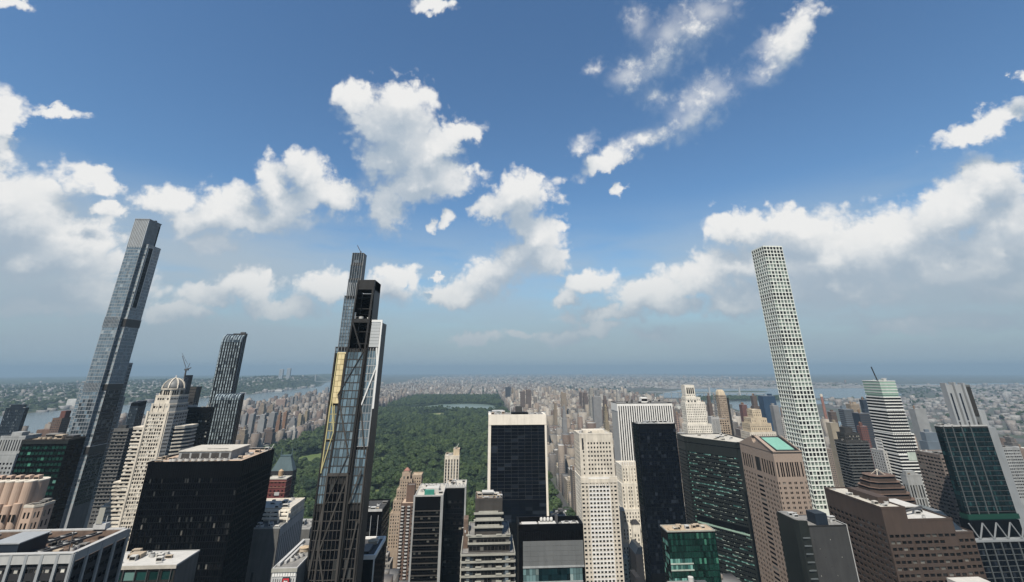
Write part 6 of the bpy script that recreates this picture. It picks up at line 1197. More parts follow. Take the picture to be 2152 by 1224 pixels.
for q, (x, y, rx, ry) in enumerate(((2500, 5550, 260, 90), (3150, 5750, 300, 80))):
    m = MB(); m.lathe(0, 0, [(1.0, 0), (.9, .6), (.5, 1.0)], 18); m.v = [(x + a * rx, y + b_ * ry, gz(x, y) + .9 + c * 9) for a, b_, c in m.v]; m.build('island', 'hill_wood')['kind'] = 'structure'

# hills west of the river
def bank_x(y):
    P = [(-6000, -3000), (0, -2960), (3400, -2900), (4160, -2820), (5600, -2600), (7000, -2640), (8300, -2680), (10500, -3300), (13500, -3900), (18000, -4700), (26000, -6000)]
    for (y0, x0), (y1, x1) in zip(P[:-1], P[1:]):
        if y <= y1: return x0 + (x1 - x0) * (y - y0) / (y1 - y0)
    return P[-1][1]
def hill_h(x, y):
    d = bank_x(y) - 60 - x
    if d <= 0: return 0.0
    s = min(1, d / 190.0); s = s * s * (3 - 2 * s)
    top = 34 + 78 * max(0, min(1, (y - 4200) / 4200.0))
    w = max(.25, 1 - max(0, d - 900) / 5200.0)
    return s * top * w * (1 + .12 * math.sin(x * .0023 + y * .0011) + .1 * math.sin(y * .0031 - x * .0017))
m = MB(); ys = list(range(-2000, 24001, 400)); ds = [0, 60, 120, 170, 230, 320, 500, 800, 1200, 1800, 2600, 3600, 5000, 7000, 9500, 13000]
for y in ys:
    bx = bank_x(y) - 50
    for d in ds: x = bx - d; m.v.append((x, y, gz(x, y) + hill_h(x, y) + .35))
for k in range(len(ys) - 1):
    for i in range(len(ds) - 1): n = len(ds); m.f.append((k * n + i + 1, k * n + i, (k + 1) * n + i, (k + 1) * n + i + 1))
m.build('hills', 'hill_wood', smooth=True)['kind'] = 'structure'

# the park: soil, lawns, water
PX0, PX1, PY0, PY1 = -690.0, 158.0, 772.0, 4868.0
m = MB(); nx, ny = 6, 28
for j in range(ny + 1):
    for i in range(nx + 1): x = PX0 + (PX1 - PX0) * i / nx; y = PY0 + (PY1 - PY0) * j / ny; m.v.append((x, y, gz(x, y) + .35))
for j in range(ny):
    for i in range(nx): a = j * (nx + 1) + i; m.f.append((a, a + 1, a + nx + 2, a + nx + 1))
m.build('park_ground', 'park_soil')['kind'] = 'structure'
def blob(cx, cy, rx, ry, seed, n=28, amp=.18):
    r = random.Random(seed); ph = [r.uniform(0, 6.28) for _ in range(3)]
    return [(cx + rx * (1 + amp * math.sin(2 * t + ph[0]) * .6 + amp * math.sin(3 * t + ph[1]) * .5) * math.cos(t), cy + ry * (1 + amp * math.sin(2 * t + ph[2]) * .5) * math.sin(t)) for t in [2 * math.pi * i / n for i in range(n)]]
RES = [(-560, 3560), (-430, 3610), (-330, 3600), (-250, 3560), (-120, 3430), (-20, 3400), (60, 3440), (95, 3560), (100, 3720), (60, 3860), (-20, 3960), (-110, 4000), (-230, 3985), (-330, 3940), (-380, 3860), (-420, 3760), (-500, 3690), (-580, 3630)]
sheet('reservoir', RES, .9, 'lake_water')
CLEAR = [RES]
def lawn(pts, mat='lawn', nm='lawn', lift=.55, clear=True):
    sheet(nm, pts, lift, mat)
    if clear: CLEAR.append(pts)
lawn(blob(-268, 2990, 125, 190, 1)); lawn(blob(-320, 1545, 55, 95, 2)); lawn(blob(-470, 1620, 110, 130, 3)); lawn(blob(-230, 1180, 40, 50, 4)); lawn(blob(-160, 2050, 50, 60, 6)); lawn(blob(-420, 2300, 40, 60, 7)); lawn(blob(30, 1700, 26, 60, 9))
for q, (x, y, rx, ry) in enumerate(((-318, 2860, 26, 40), (-330, 3075, 28, 36), (-222, 3080, 30, 34), (-215, 2880, 24, 34), (-262, 3130, 22, 16))): lawn(blob(x, y, rx, ry, 20 + q, amp=.1), 'sand', 'infield', .62, False)
lawn([(-452, 1278), (-406, 1300), (-404, 1322), (-420, 1322), (-456, 1298)], 'sand', 'sand_track', .6); 
def path(pts, w=5.0, mat='paving'):
    m = MB()
    for i, (x, y) in enumerate(pts):
        a = Vector(pts[max(0, i - 1)]); b_ = Vector(pts[min(len(pts) - 1, i + 1)]); u = (b_ - a).normalized(); n = Vector((-u.y, u.x)) * w / 2
        m.v += [(x - n.x, y - n.y, gz(x, y) + .72), (x + n.x, y + n.y, gz(x, y) + .72)]
    m.f = [(2 * i, 2 * i + 1, 2 * i + 3, 2 * i + 2) for i in range(len(pts) - 1)]
    m.build('path', mat)['kind'] = 'structure'; PATHS.append((pts, w))
PATHS = []
for q_, (x_, y_, a_, b_) in enumerate(((-560, 1980, 40, 70), (-60, 1330, 28, 55), (-150, 1420, 30, 40), (-520, 2480, 60, 60), (-90, 2350, 40, 70), (60, 2200, 22, 60), (-330, 2560, 60, 50), (-600, 2900, 40, 90), (-60, 2650, 40, 60), (-430, 4350, 90, 120), (-150, 4500, 80, 90))): lawn(blob(x_, y_, a_, b_, 60 + q_))
sheet('lake', blob(-380, 2060, 110, 60, 5, amp=.4), .8, 'lake_water'); CLEAR.append(blob(-380, 2060, 110, 60, 5, amp=.4))
sheet('pond', blob(40, 900, 70, 45, 8, amp=.3), .8, 'lake_water'); CLEAR.append(blob(40, 900, 70, 45, 8, amp=.3))
path([(120, 900), (95, 1100), (60, 1300), (70, 1500), (40, 1800), (80, 2100), (60, 2400), (90, 2700)], 10, 'asphalt'); path([(-600, 900), (-640, 1200), (-600, 1600), (-640, 2000), (-610, 2500), (-640, 3000)], 10, 'asphalt')
path([(-260, 1900), (-245, 1990), (-225, 2060), (-230, 2140)], 9); path([(-150, 1500), (-90, 1580), (-60, 1690)], 9); path([(-420, 1440), (-360, 1400), (-330, 1330)], 8); path([(-90, 1040), (-120, 1130), (-190, 1200)], 7); path([(-520, 1380), (-470, 1330)], 8); path([(20, 1300), (-10, 1420)], 7)
# avenues along the park
for nm, x0, x1, y0, y1 in (('avenue', 161, 178, 120, 9000), ('avenue', -709, -692, 300, 6000), ('avenue', 296, 311, 200, 9000), ('avenue', 415, 440, 200, 9000), ('avenue', -143, -126, 80, 770), ('avenue', -289, -273, 4870, 9000), ('avenue', 553, 568, 300, 9000), ('street', -690, 1300, 4872, 4892), ('street', -690, 140, 758, 771)):
    m = MB(); n = 12
    for i in range(n + 1):
        t = i / n
        if nm == 'street': x = x0 + (x1 - x0) * t; m.v += [(x, y0, gz(x, y0) + .42), (x, y1, gz(x, y1) + .42)]
        else: y = y0 + (y1 - y0) * t; m.v += [(x1, y, gz(x1, y) + .42), (x0, y, gz(x0, y) + .42)]
    m.f = [(2 * i, 2 * i + 2, 2 * i + 3, 2 * i + 1) for i in range(n)]
    o = m.build(nm, 'asphalt'); o['kind'] = 'structure'

# ------------------------------------------------------------------ middle-distance towers one can tell apart
MCOL = dict(tan=(.40, .32, .23), grey=(.27, .27, .27), brown=(.18, .13, .105), pale=(.46, .44, .39), yellow=(.46, .38, .25), white=(.60, .58, .54), pink=(.42, .31, .26), gridwhite=(.50, .50, .48), navy=(.035, .05, .075), greyband=(.34, .34, .33), red=(.20, .085, .07), blue=(.03, .065, .12), tanplain=(.40, .35, .27), bluegrey=(.16, .20, .24), palegrey=(.36, .37, .37), orange=(.38, .21, .12), cream=(.50, .43, .33))
MCOL = {k: tuple(v * .84 for v in c) for k, c in MCOL.items()}
def colored(mb, name, mat, parent, colr):
    o = mb.build(name, mat, parent); a = o.data.attributes.new('col', 'FLOAT_COLOR', 'FACE'); n = len(o.data.polygons)
    a.data.foreach_set('color', np.tile(np.array(colr + (1,), dtype=np.float32), n)); return o
def tinted(c, r, s=.12): k = 1 + r.uniform(-s, s); return tuple(max(.01, v * k) for v in c)
def apartment(name, label, x0, x1, y0, y1, z, style, seed, group=None, cat='building', zg=0.0, small=False):
    r = random.Random(seed); c = tinted(MCOL[style], r) if isinstance(style, str) else style
    b = Bld(name, label, (x0 + x1) / 2, (y0 + y1) / 2, cat, group, z=zg)
    wm = 'band_far' if style in ('greyband', 'bluegrey', 'navy', 'blue') else ('rib_far' if style in ('grey', 'palegrey') else ('masonry_far' if style != 'tanplain' else 'roof_far'))
    zt = z
    steps = [] if (small or style in ('navy', 'blue', 'tanplain', 'gridwhite')) else [r.choice((0, 0, 1, 2))]
    ns = steps[0] if steps else 0; e = min(x1 - x0, y1 - y0) * .14
    if ns == 0: colored(MB().prism(rect(x0, x1, y0, y1), zg, z), 'walls', wm, b.r, c)
    else:
        hs = [z - (z - zg) * (.16 if ns == 1 else .28), z - (z - zg) * .1, z]; hs = [hs[0], z] if ns == 1 else hs; zz = zg
        for k, h in enumerate(hs): colored(MB().prism(rect(x0 + e * k, x1 - e * k, y0 + e * k, y1 - e * k), zz, h), 'walls' if k == 0 else 'setback', wm, b.r, c); zz = h + .01
    k = ns; rc = tuple(min(.62, v * .6 + .16) for v in c)
    xx0, xx1, yy0, yy1 = x0 + e * k, x1 - e * k, y0 + e * k, y1 - e * k
    colored(MB().prism(rect(xx0 + .4, xx1 - .4, yy0 + .4, yy1 - .4), z + .02, z + .5), 'roof', 'roof_far', b.r, rc)
    bw = (xx1 - xx0) * r.uniform(.25, .45); bx = r.uniform(xx0 + 1, xx1 - bw - 1); bd = (yy1 - yy0) * .35; by = r.uniform(yy0 + 1, yy1 - bd - 1)
    colored(MB().prism(rect(bx, bx + bw, by, by + bd), z + .5, z + r.uniform(3.5, 6.5)), 'bulkhead', 'roof_far', b.r, tinted(c, r, .3))
    if r.random() < .4 and not small:
        colored(MB().lathe(xx0 + 3, yy0 + 3, [(1.8, z + .5), (1.8, z + 6), (.2, z + 7.6)], 8), 'water_tank', 'roof_far', b.r, (.22, .15, .1))
    return b
MID = [
    (419.0, 446.0, 2600, 2622, 140.0, 'tan', 'tan brick tower with white cap, tallest of the pair beyond the framed black slab'),
    (276.0, 289.0, 1900, 1920, 136.0, 'tan', 'slim ochre brick tower just right of the white-framed black slab'),
    (277.0, 290.0, 1700, 1720, 139.0, 'grey', 'grey ribbed tower in front of the tan tower, right of the white-framed black slab'),
    (560.0, 572.0, 2800, 2825, 133.0, 'brown', 'narrow dark brown tower, left one of a row on the far east side'),
    (580.0, 605.0, 2800, 2825, 131.0, 'brown', 'brown tower with a white roof hut beside the narrow dark one'),
    (506.0, 526.0, 2300, 2324, 172.0, 'pale', 'tall pale tower standing above its neighbours left of the striped marble slab'),
    (673.0, 691.0, 2900, 2924, 139.0, 'grey', 'grey twin-shaft tower behind the tall pale tower'),
    (431.0, 462.0, 1900, 1926, 157.0, 'grey', 'broad grey ribbed tower in front of the tall pale tower'),
    (519.0, 540.0, 2100, 2124, 149.0, 'brown', 'dark brown flat-topped tower left of the striped marble slab'),
    (373.0, 385.0, 1500, 1522, 152.0, 'yellow', 'yellowish stepped apartment house left of the striped marble slab'),
    (526.0, 538.0, 1900, 1920, 180.0, 'white', 'white slender tower rising just behind the left end of the striped marble slab'),
    (599.0, 618.0, 1800, 1824, 166.0, 'white', 'white ribbed tower top peeking over the middle of the striped marble slab'),
    (396.0, 402.0, 1000, 1008, 170.0, 'pink', 'pinkish plain tower between the striped marble slab and the cream stepped tower'),
    (320.0, 329.0, 800, 812, 162.0, 'gridwhite', 'white-gridded low office block right of the black slab'),
    (183.0, 225.0, 3900, 3934, 124.0, 'navy', 'dark blue slab tower standing alone beyond the park end'),
    (234.0, 250.0, 3950, 3980, 119.0, 'tan', 'tan shaft touching the dark blue slab beyond the park'),
    (233.0, 262.0, 3000, 3030, 131.0, 'brown', 'brown twin tower, left shaft, right of the reservoir'),
    (268.0, 298.0, 3000, 3030, 139.0, 'brown', 'brown twin tower, right darker shaft, right of the reservoir'),
    (-866.0, -853.0, 6000, 6030, 77.0, 'white', 'white far tower, left of a bright pair beyond the park'),
    (-840.0, -827.0, 6000, 6030, 77.0, 'white', 'white far tower, right of a bright pair beyond the park'),
    (608.0, 621.0, 1300, 1317, 191.0, 'brown', 'brown-grey apartment tower left of the gilded-top slender tower'),
    (649.0, 654.0, 1350, 1356, 187.0, 'greyband', 'grey balconied tower squeezed beside the gilded-top slender tower'),
    (681.0, 689.0, 1500, 1510, 160.0, 'grey', 'blue-grey tower right behind the cream stepped tower'),
    (754.0, 769.0, 1400, 1416, 161.0, 'red', 'reddish brick tower left of the blue glass tower near the water'),
    (846.0, 864.0, 1500, 1518, 179.0, 'brown', 'brownish broad tower beside the blue glass tower near the water'),
    (939.0, 982.0, 1600, 1630, 173.0, 'blue', 'deep blue glass tower near the water, left of the white gridded supertall'),
    (817.0, 833.0, 1350, 1366, 162.0, 'grey', 'grey fluted apartment tower just left of the white gridded supertall'),
    (577.0, 590.0, 800, 811, 175.0, 'tanplain', 'blank beige slab just right of the white gridded supertall'),
    (800.0, 813.0, 1100, 1111, 166.0, 'brown', 'brown stepped tower behind the blank beige slab'),
    (757.0, 778.0, 1000, 1016, 179.0, 'bluegrey', 'blue-grey glass tower right of the blank beige slab'),
    (1007.0, 1032.0, 1300, 1318, 168.0, 'tan', 'tan stepped block left of the white banded tower'),
    (965.0, 980.0, 1200, 1212, 185.0, 'navy', 'navy glass tower directly behind the left edge of the white banded tower'),
    (710.0, 735.0, 900, 918, 180.0, 'navy', 'wide dark blue glass block left of the white banded tower'),
    (667.0, 680.0, 850, 859, 164.0, 'red', 'dark red brick tower in front of the wide dark blue block'),
    (1005.0, 1032.0, 1100, 1117, 171.0, 'palegrey', 'pale grey rounded hospital-like tower right of the white banded tower'),
    (829.0, 866.0, 900, 924, 146.0, 'bluegrey', 'pale blue-grey banded block between the white banded tower and the three-finned tower'),
    (-820.0, -807.0, 2060, 2080, 96.0, 'orange', 'orange-brown tower, left one of twin towers on the park edge'),
    (-803.0, -791.0, 2075, 2092, 97.0, 'orange', 'orange-brown tower, right one of twin towers on the park edge'),
    (-804.0, -781.0, 2150, 2180, 69.0, 'grey', 'grey-tan apartment block right of the orange twin towers'),
    (-807.0, -792.0, 2250, 2274, 73.0, 'yellow', 'yellow stone twin-towered apartment house, left tower, on the park edge'),
    (-793.0, -778.0, 2280, 2305, 86.0, 'yellow', 'yellow stone twin-towered apartment house, right tower, on the park edge'),
    (-748.0, -718.0, 2000, 2024, 49.0, 'white', 'white-roofed stone apartment house at the foot of the orange twin towers'),
    (-905.0, -891.0, 1950, 1969, 100.0, 'grey', 'grey slab tower, first of four in a row behind the curved glass tower'),
    (-879.0, -864.0, 1950, 1971, 101.0, 'grey', 'grey slab tower, second of four in a row right of the curved glass tower'),
    (-844.0, -821.0, 1950, 1976, 99.0, 'palegrey', 'blue-grey slab tower, third of four in a row left of the orange twin towers'),
    (-808.0, -787.0, 1950, 1976, 105.0, 'grey', 'grey slab tower beside the orange twin towers, fourth of four in a row'),
    (-748.0, -724.0, 1600, 1626, 86.0, 'tan', 'tan apartment tower low beside the curved glass tower'),
    (-756.0, -719.0, 1790, 1818, 66.0, 'brown', 'brown brick apartment house below the four grey slabs'),
    (-1076.0, -1041.0, 2350, 2376, 90.0, 'pink', 'pinkish apartment block above the four grey slabs, left'),
    (-1178.0, -1150.0, 2700, 2726, 87.0, 'tan', 'tan apartment block above the third grey slab'),
    (-1154.0, -1124.0, 2750, 2776, 79.0, 'tan', 'tan flat-topped apartment block above the fourth grey slab'),
    (-1256.0, -1202.0, 3100, 3130, 88.0, 'pink', 'large pinkish brown apartment block above the orange twin towers'),
    (-1321.0, -1305.0, 3500, 3526, 83.0, 'grey', 'grey far tower, left of a pair near the river'),
    (-1293.0, -1279.0, 3500, 3523, 86.0, 'grey', 'grey far tower, right of a pair near the river'),
    (-1036.0, -1015.0, 2800, 2826, 68.0, 'tan', 'tan apartment block below the far grey pair'),
    (-1543.0, -1518.0, 4600, 4630, 91.0, 'grey', 'grey far slab by the river left of the faceted tower'),
    (-1509.0, -1478.0, 4800, 4830, 96.0, 'grey', 'grey far tower almost touching the faceted tower'),
    (619.0, 624.0, 1000, 1004, 160.0, 'white', 'small white domed roof building left of the white gridded supertall'),
    (186.0, 194.0, 985, 1009, 105.0, 'tanplain', 'ochre plain-sided apartment house hugging the white punched-window tower'),
    (181.0, 195.0, 1090, 1124, 40.0, 'cream', 'cream corner apartment house with tall pilasters facing the park trees'),
    (187.0, 197.0, 1250, 1289, 34.0, 'cream', 'cream corniced apartment house second along the avenue beside the park'),
    (202.0, 211.0, 1420, 1460, 34.0, 'cream', 'cream apartment house third along the avenue beside the park'),
]

NAMES = dict(white='apartment_tower', navy='glass_tower', blue='glass_tower', bluegrey='glass_tower', cream='apartment_house')
for q, (x0, x1, y0, y1, z, st, lab) in enumerate(MID): apartment(NAMES.get(st, 'apartment_tower'), lab, x0, x1, y0, y1, z, st, 900 + q)
chim = Bld('chimney', 'tall striped power plant chimney right of the white gridded supertall', 1180, 1650, 'chimney'); MB().lathe(1180, 1650, [(6, 0), (4, 168)], 12).build('stack', 'terracotta', chim.r); MB().lathe(1180, 1650, [(4.2, 168), (4.0, 176)], 12).build('stack_tip', 'limestone', chim.r)
mus = Bld('museum', 'pale low museum with many roofs at the park edge beside the white-framed slab', 80, 3000)
for (x0, x1, y0, y1, z, c) in ((70, 136, 2860, 2930, 22, (.45, .43, .39)), (85, 136, 2931, 3010, 26, (.52, .50, .46)), (60, 136, 3011, 3080, 21, (.48, .46, .42)), (40, 69.8, 2900, 2990, 15, (.56, .56, .55)), (30, 59.8, 3015, 3070, 14, (.36, .37, .38))):
    colored(MB().prism(rect(x0, x1, y0, y1), 0, z), 'wing', 'masonry_far', mus.r, c); colored(MB().prism(rect(x0 + 4, x1 - 4, y0 + 4, y1 - 4), z + .02, z + 3, rect(x0 + 10, x1 - 10, y0 + 12, y1 - 12)), 'skylight_roof', 'roof_far', mus.r, (.5, .5, .5))

# ------------------------------------------------------------------ footprints already taken
TAKEN = []
for o in list(COL.objects):
    if o.parent is None and o.type == 'EMPTY':
        xs = []; ys = []; zs = [0]
        for c in o.children:
            if c.type == 'MESH':
                lx, ly = o.location.x + c.location.x, o.location.y + c.location.y
                for v in c.bound_box: xs.append(lx + v[0]); ys.append(ly + v[1]); zs.append(o.location.z + c.location.z + v[2])
        if xs: TAKEN.append((min(xs) - 1, max(xs) + 1, min(ys) - 1, max(ys) + 1, max(zs)))
TK = np.array(TAKEN)
def free(x0, x1, y0, y1): return not np.any((TK[:, 0] < x1) & (TK[:, 1] > x0) & (TK[:, 2] < y1) & (TK[:, 3] > y0))

# ------------------------------------------------------------------ the city fabric
PAL = [(.40, .35, .29), (.46, .42, .36), (.32, .27, .23), (.25, .18, .15), (.21, .15, .13), (.50, .475, .44), (.36, .355, .345), (.56, .54, .50), (.28, .275, .27), (.38, .30, .245), (.16, .15, .145), (.43, .38, .31)]
AVE_E = [161, 296 - 2, 313, 413, 442, 551, 570, 683, 702, 873, 892, 1074, 1094, 1262, 1280, 1400]
BLK_E = [(180, 292), (313, 411), (442, 549), (570, 680), (702, 870), (892, 1072), (1094, 1262), (1280, 1345)]
BLK_W = [(-930, -714), (-1172, -948), (-1416, -1190), (-1640, -1434)]
BLK_H = [(-1640, -1434), (-1416, -1190), (-1172, -948), (-930, -714), (-690, -568), (-548, -432), (-412, -292), (-268, -152), (-122, 0), (18, 150), (180, 292), (313, 411), (442, 549), (570, 680), (702, 870), (892, 1072)]
PAL = [tuple((v * .62 + sum(c) / 3 * .38) * .82 for v in c) for c in PAL]
LOTS = []        # x0,x1,y0,y1,h,colour index,region
rr = random.Random(21)
def lots(blocks, s0, s1, region, hav, hmid, tall, lw=(15, 30), avoid=True):
    for s in range(s0, s1):
        y0 = (s - 50) * 80.5 + 40 + 9; y1 = y0 + 62.5
        for bi, (bx0, bx1) in enumerate(blocks):
            for half in (0, 1):
                ya, yb = (y0, y0 + 30) if half == 0 else (y0 + 32.3, y1)
                x = bx0
                while x < bx1 - 8:
                    w = min(rr.uniform(*lw), bx1 - x); end = (x < bx0 + 32) or (x + w > bx1 - 32)
                    if bx1 - (x + w) < 8: w = bx1 - x
                    h = rr.gauss(*hav) if end else rr.gauss(*hmid)
                    if rr.random() < tall[0] * (1.25 if end else .3): h = rr.uniform(*tall[1])
                    h = max(10, h)
                    if not avoid or free(x, x + w, ya, yb): LOTS.append((x, x + w - rr.choice((0, 0, .4)), ya + rr.uniform(0, 2), yb - rr.uniform(0, 6), h, rr.randrange(len(PAL)), region))
                    x += w
lots(BLK_E, 59, 76, 'e', (46, 15), (24, 10), (.06, (70, 115)), (12, 25))
lots(BLK_E, 76, 110, 'e', (42, 15), (21, 8), (.045, (62, 105)), (13, 27))
lots(BLK_W, 57, 72, 'w', (44, 14), (24, 9), (.05, (65, 105)), (12, 25))
lots(BLK_W, 72, 110, 'w', (42, 14), (20, 7), (.035, (58, 92)), (13, 28))
lots([(-930, -714), (-1172, -948), (-1416, -1190), (-1640, -1434), (-676, -560), (-545, -432)], 52, 57, 'w', (38, 12), (22, 8), (.06, (60, 120)))
lots([(-400, -300), (-290, -151), (-120, 0), (18, 136), (180, 292), (313, 411), (442, 549), (570, 680), (702, 870), (892, 1072), (1094, 1262)], 55, 59, 'm', (52, 16), (38, 14), (.08, (60, 92)))
lots(BLK_H, 110, 150, 'h', (24, 6), (18, 4), (.03, (40, 62)), (16, 34), False)
lots([(1094, 1262), (1280, 1340)], 96, 118, 'h', (28, 8), (20, 5), (.12, (45, 70)), (24, 50), False)
def warm(c, reg): k = {'e': (.86, .81, .745), 'w': (.70, .655, .62), 'm': (.8, .76, .71), 'h': (.72, .695, .67)}[reg]; return tuple(min(.40, a * b_) for a, b_ in zip(c, k))
F_, U_ = 950.0, 417.5
def project(x, y, z):
    c, s = math.cos(rad(3.49)), math.sin(rad(3.49)); a = x * c - y * s; d0 = x * s + y * c; zz = z - CAM_H
    c, s = math.cos(rad(20.665)), math.sin(rad(20.665)); d = d0 * c + zz * s; u = -d0 * s + zz * c
    return 1076 + a / d * F_, U_ - u / d * F_, d
def scored(l):
    x0, x1, y0, y1, h = l[:5]
    px, py, d = project((x0 + x1) / 2, y0, h)
    if not (0 < px < 2152 and py < 1215) or d < 300: return 0
    return (x1 - x0) * (8 + .5 * h) / d ** 2
order = sorted(range(len(LOTS)), key=lambda i: -scored(LOTS[i]))
ind = set(i for i in order[:300] if scored(LOTS[i]) > 0)
TONE = ['tan', 'beige', 'brown', 'dark red-brown', 'maroon', 'pale stone', 'grey', 'cream', 'dark grey', 'orange-tan', 'charcoal', 'ochre']
LMK = [('the white-framed slab', 44, 620, 190), ('the punched limestone tower', 124, 540, 150), ('the striped marble slab', 233, 700, 190), ('the black glass slab', 196, 560, 170), ('the dark green granite tower', 262, 565, 160), ('the gabled pink tower', 277, 478, 180), ('the white gridded supertall', 393, 580, 220), ('the white banded tower', 590, 670, 190), ('the three-finned tower', 456, 450, 190), ('the brown ziggurat', 385, 500, 160), ('the stepped cream tower', 372, 860, 200), ('the gilded-top tower', 500, 1000, 190), ('the tallest glass supertall', -484, 650, 230), ('the domed tower', -304, 500, 210), ('the curved silver tower', -330, 650, 220), ('the massive black tower', -203, 400, 190), ('the copper mansard', -259, 710, 140), ('the faceted tower', -77, 300, 220), ('the tan art deco tower', -98, 710, 110), ('the slim white-piered tower', -39, 695, 140), ('the banded terrace tower', 6, 390, 160), ('the orange twin towers', -765, 2070, 90), ('the blue waterside tower', 950, 1600, 150), ('the reservoir', -200, 3500, 5), ('the park end', -200, 4900, 10), ('the far navy slab', 200, 3900, 100), ('the blank beige slab', 580, 800, 150), ('the pale rounded tower', 1010, 1100, 150), ('the tall pale tower', 513, 2300, 150), ('the yellow twin house', -795, 2260, 70), ('the river', -1700, 3000, 5), ('the four grey slabs', -800, 1950, 100), ('the pilastered avenue house', 168, 985, 50), ('the green glass block', 160, 400, 140), ('the red-netted tower', -213, 560, 140), ('the slate river tower', -708, 800, 190)]
LMK = [(n, project(x, y, z)) for n, x, y, z in LMK]
def beside(x, y, z):
    px, py, d = project(x, y, z); n, q = min(LMK, key=lambda l: (l[1][0] - px) ** 2 + ((l[1][1] - py) * 1.4) ** 2)
    dx, dy = px - q[0], py - q[1]; dist = math.hypot(dx, dy)
    how = 'close' if dist < 45 else ('a little way' if dist < 110 else 'well')
    return ('%s %s ' % (how, ('right of' if dx > 0 else 'left of') if abs(dx) > abs(dy) else ('behind' if dy < 0 else 'in front of'))) + n
for i in ind:
    x0, x1, y0, y1, h, ci, reg = LOTS[i]
    siz = 'very tall' if h > 85 else ('tall' if h > 58 else ('mid-rise' if h > 40 else ('low' if h > 22 else 'very low')))
    shp = 'slim' if x1 - x0 < 18 else ('broad' if x1 - x0 > 26 else 'plain')
    apartment('apartment_block', '%s %s %s block %s' % (siz, shp, TONE[ci], beside((x0 + x1) / 2, y0, h)), x0, x1, y0, y1, h, warm(tinted(PAL[ci], rr, .15), reg), 3000 + i, 'flat-roofed blocks filling the city around the park', small=h < 50)
rest = [LOTS[i] for i in range(len(LOTS)) if i not in ind]
def boxes_mesh(name, rows, label):
    """rows: x0,x1,y0,y1,z0,z1,wall rgb,roof rgb -> one mesh of solid blocks"""
    A = np.array([r[:6] for r in rows], dtype=np.float64); n = len(A)
    x0, x1, y0, y1, z0, z1 = A.T
    V = np.stack([np.stack(c, 1) for c in ((x0, y0, z0), (x1, y0, z0), (x1, y1, z0), (x0, y1, z0), (x0, y0, z1), (x1, y0, z1), (x1, y1, z1), (x0, y1, z1))], 1).reshape(-1, 3)
    base = np.array([(0, 1, 5, 4), (1, 2, 6, 5), (2, 3, 7, 6), (3, 0, 4, 7), (4, 5, 6, 7)])
    Fc = (np.arange(n)[:, None, None] * 8 + base[None]).reshape(-1, 4)
    me = bpy.data.meshes.new(name); me.vertices.add(len(V)); me.vertices.foreach_set('co', V.astype(np.float32).ravel())
    me.loops.add(Fc.size); me.loops.foreach_set('vertex_index', Fc.astype(np.int32).ravel()); me.polygons.add(len(Fc)); me.polygons.foreach_set('loop_start', np.arange(0, Fc.size, 4, dtype=np.int32))
    me.update(calc_edges=True)
    wc = np.array([r[6] for r in rows]); rc = np.array([r[7] for r in rows]); C = np.ones((n, 5, 4), dtype=np.float32); C[:, :4, :3] = wc[:, None]; C[:, 4, :3] = rc
    a = me.attributes.new('col', 'FLOAT_COLOR', 'FACE'); a.data.foreach_set('color', C.ravel())
    me.materials.append(MATS['masonry_far']); o = bpy.data.objects.new(name, me); COL.objects.link(o); tag(o, label, 'city blocks', kind='stuff'); return o
def roofcol(c):
    k = rr.random()
    if k < .12: return (.50, .49, .46)
    if k < .6: return tuple(v * .5 + .15 for v in c)
    return tuple(rr.uniform(.10, .24) for _ in range(1)) * 3
def rows_of(L):
    out = []
    for x0, x1, y0, y1, h, ci, reg in L:
        c = warm(tinted(PAL[ci], rr, .2), reg); z = gz(x0, y0); out.append((x0, x1, y0, y1, z - 2, z + h, c, roofcol(c)))
        if rr.random() < .7:
            w = (x1 - x0) * rr.uniform(.2, .45); d = (y1 - y0) * rr.uniform(.2, .4); bx = rr.uniform(x0, x1 - w); by = rr.uniform(y0, y1 - d); out.append((bx, bx + w, by, by + d, z + h - .1, z + h + rr.uniform(2.5, 7), tinted(c, rr, .35), roofcol(c)))
        if rr.random() < .3:
            bx = rr.uniform(x0 + 1, x1 - 3); by = rr.uniform(y0 + 1, y1 - 3); out.append((bx, bx + rr.uniform(1.5, 3), by, by + rr.uniform(1.5, 3), z + h - .1, z + h + rr.uniform(3, 8), (.22, .16, .11), (.25, .18, .12)))
    return out
boxes_mesh('city_blocks', rows_of(rest), 'dense mass of distant apartment blocks around and beyond the park')
far = []
def scatter(n, x0, x1, y0, y1, hs, size, pale, cond, zf=None):
    k = 0
    while k < n:
        x = rr.uniform(x0, x1); y = y0 + (y1 - y0) * rr.random() ** 1.25; k += 1
        if not cond(x, y): continue
        w, d = rr.uniform(*size), rr.uniform(*size) * .8; h = max(5, rr.gauss(*hs)); 
        if rr.random() < .02: h *= 3.0
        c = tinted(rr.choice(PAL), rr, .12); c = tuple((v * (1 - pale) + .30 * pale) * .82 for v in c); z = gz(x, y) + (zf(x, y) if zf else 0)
        far.append((x, x + w, y, y + d, z - 6, z + h, c, (.46, .455, .445) if rr.random() < .09 else tuple(v * .55 + .06 for v in c)))
inbay = lambda x, y: not ((1760 < x < 6000 and 4350 < y < 7000 and x < 3700 + (y - 4350) * 1.0) or (1850 < x < 2950 and 3700 < y < 4600))
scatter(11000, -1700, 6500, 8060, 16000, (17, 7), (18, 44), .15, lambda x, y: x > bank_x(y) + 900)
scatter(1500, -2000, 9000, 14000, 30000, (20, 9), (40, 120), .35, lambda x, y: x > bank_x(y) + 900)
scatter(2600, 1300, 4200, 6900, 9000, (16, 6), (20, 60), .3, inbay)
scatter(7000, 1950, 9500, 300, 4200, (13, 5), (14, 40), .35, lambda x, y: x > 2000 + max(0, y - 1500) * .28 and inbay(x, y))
scatter(5200, 3800, 13000, 3900, 7600, (13, 5), (20, 70), .4, lambda x, y: x > 3900 + (y - 3900) * .9)
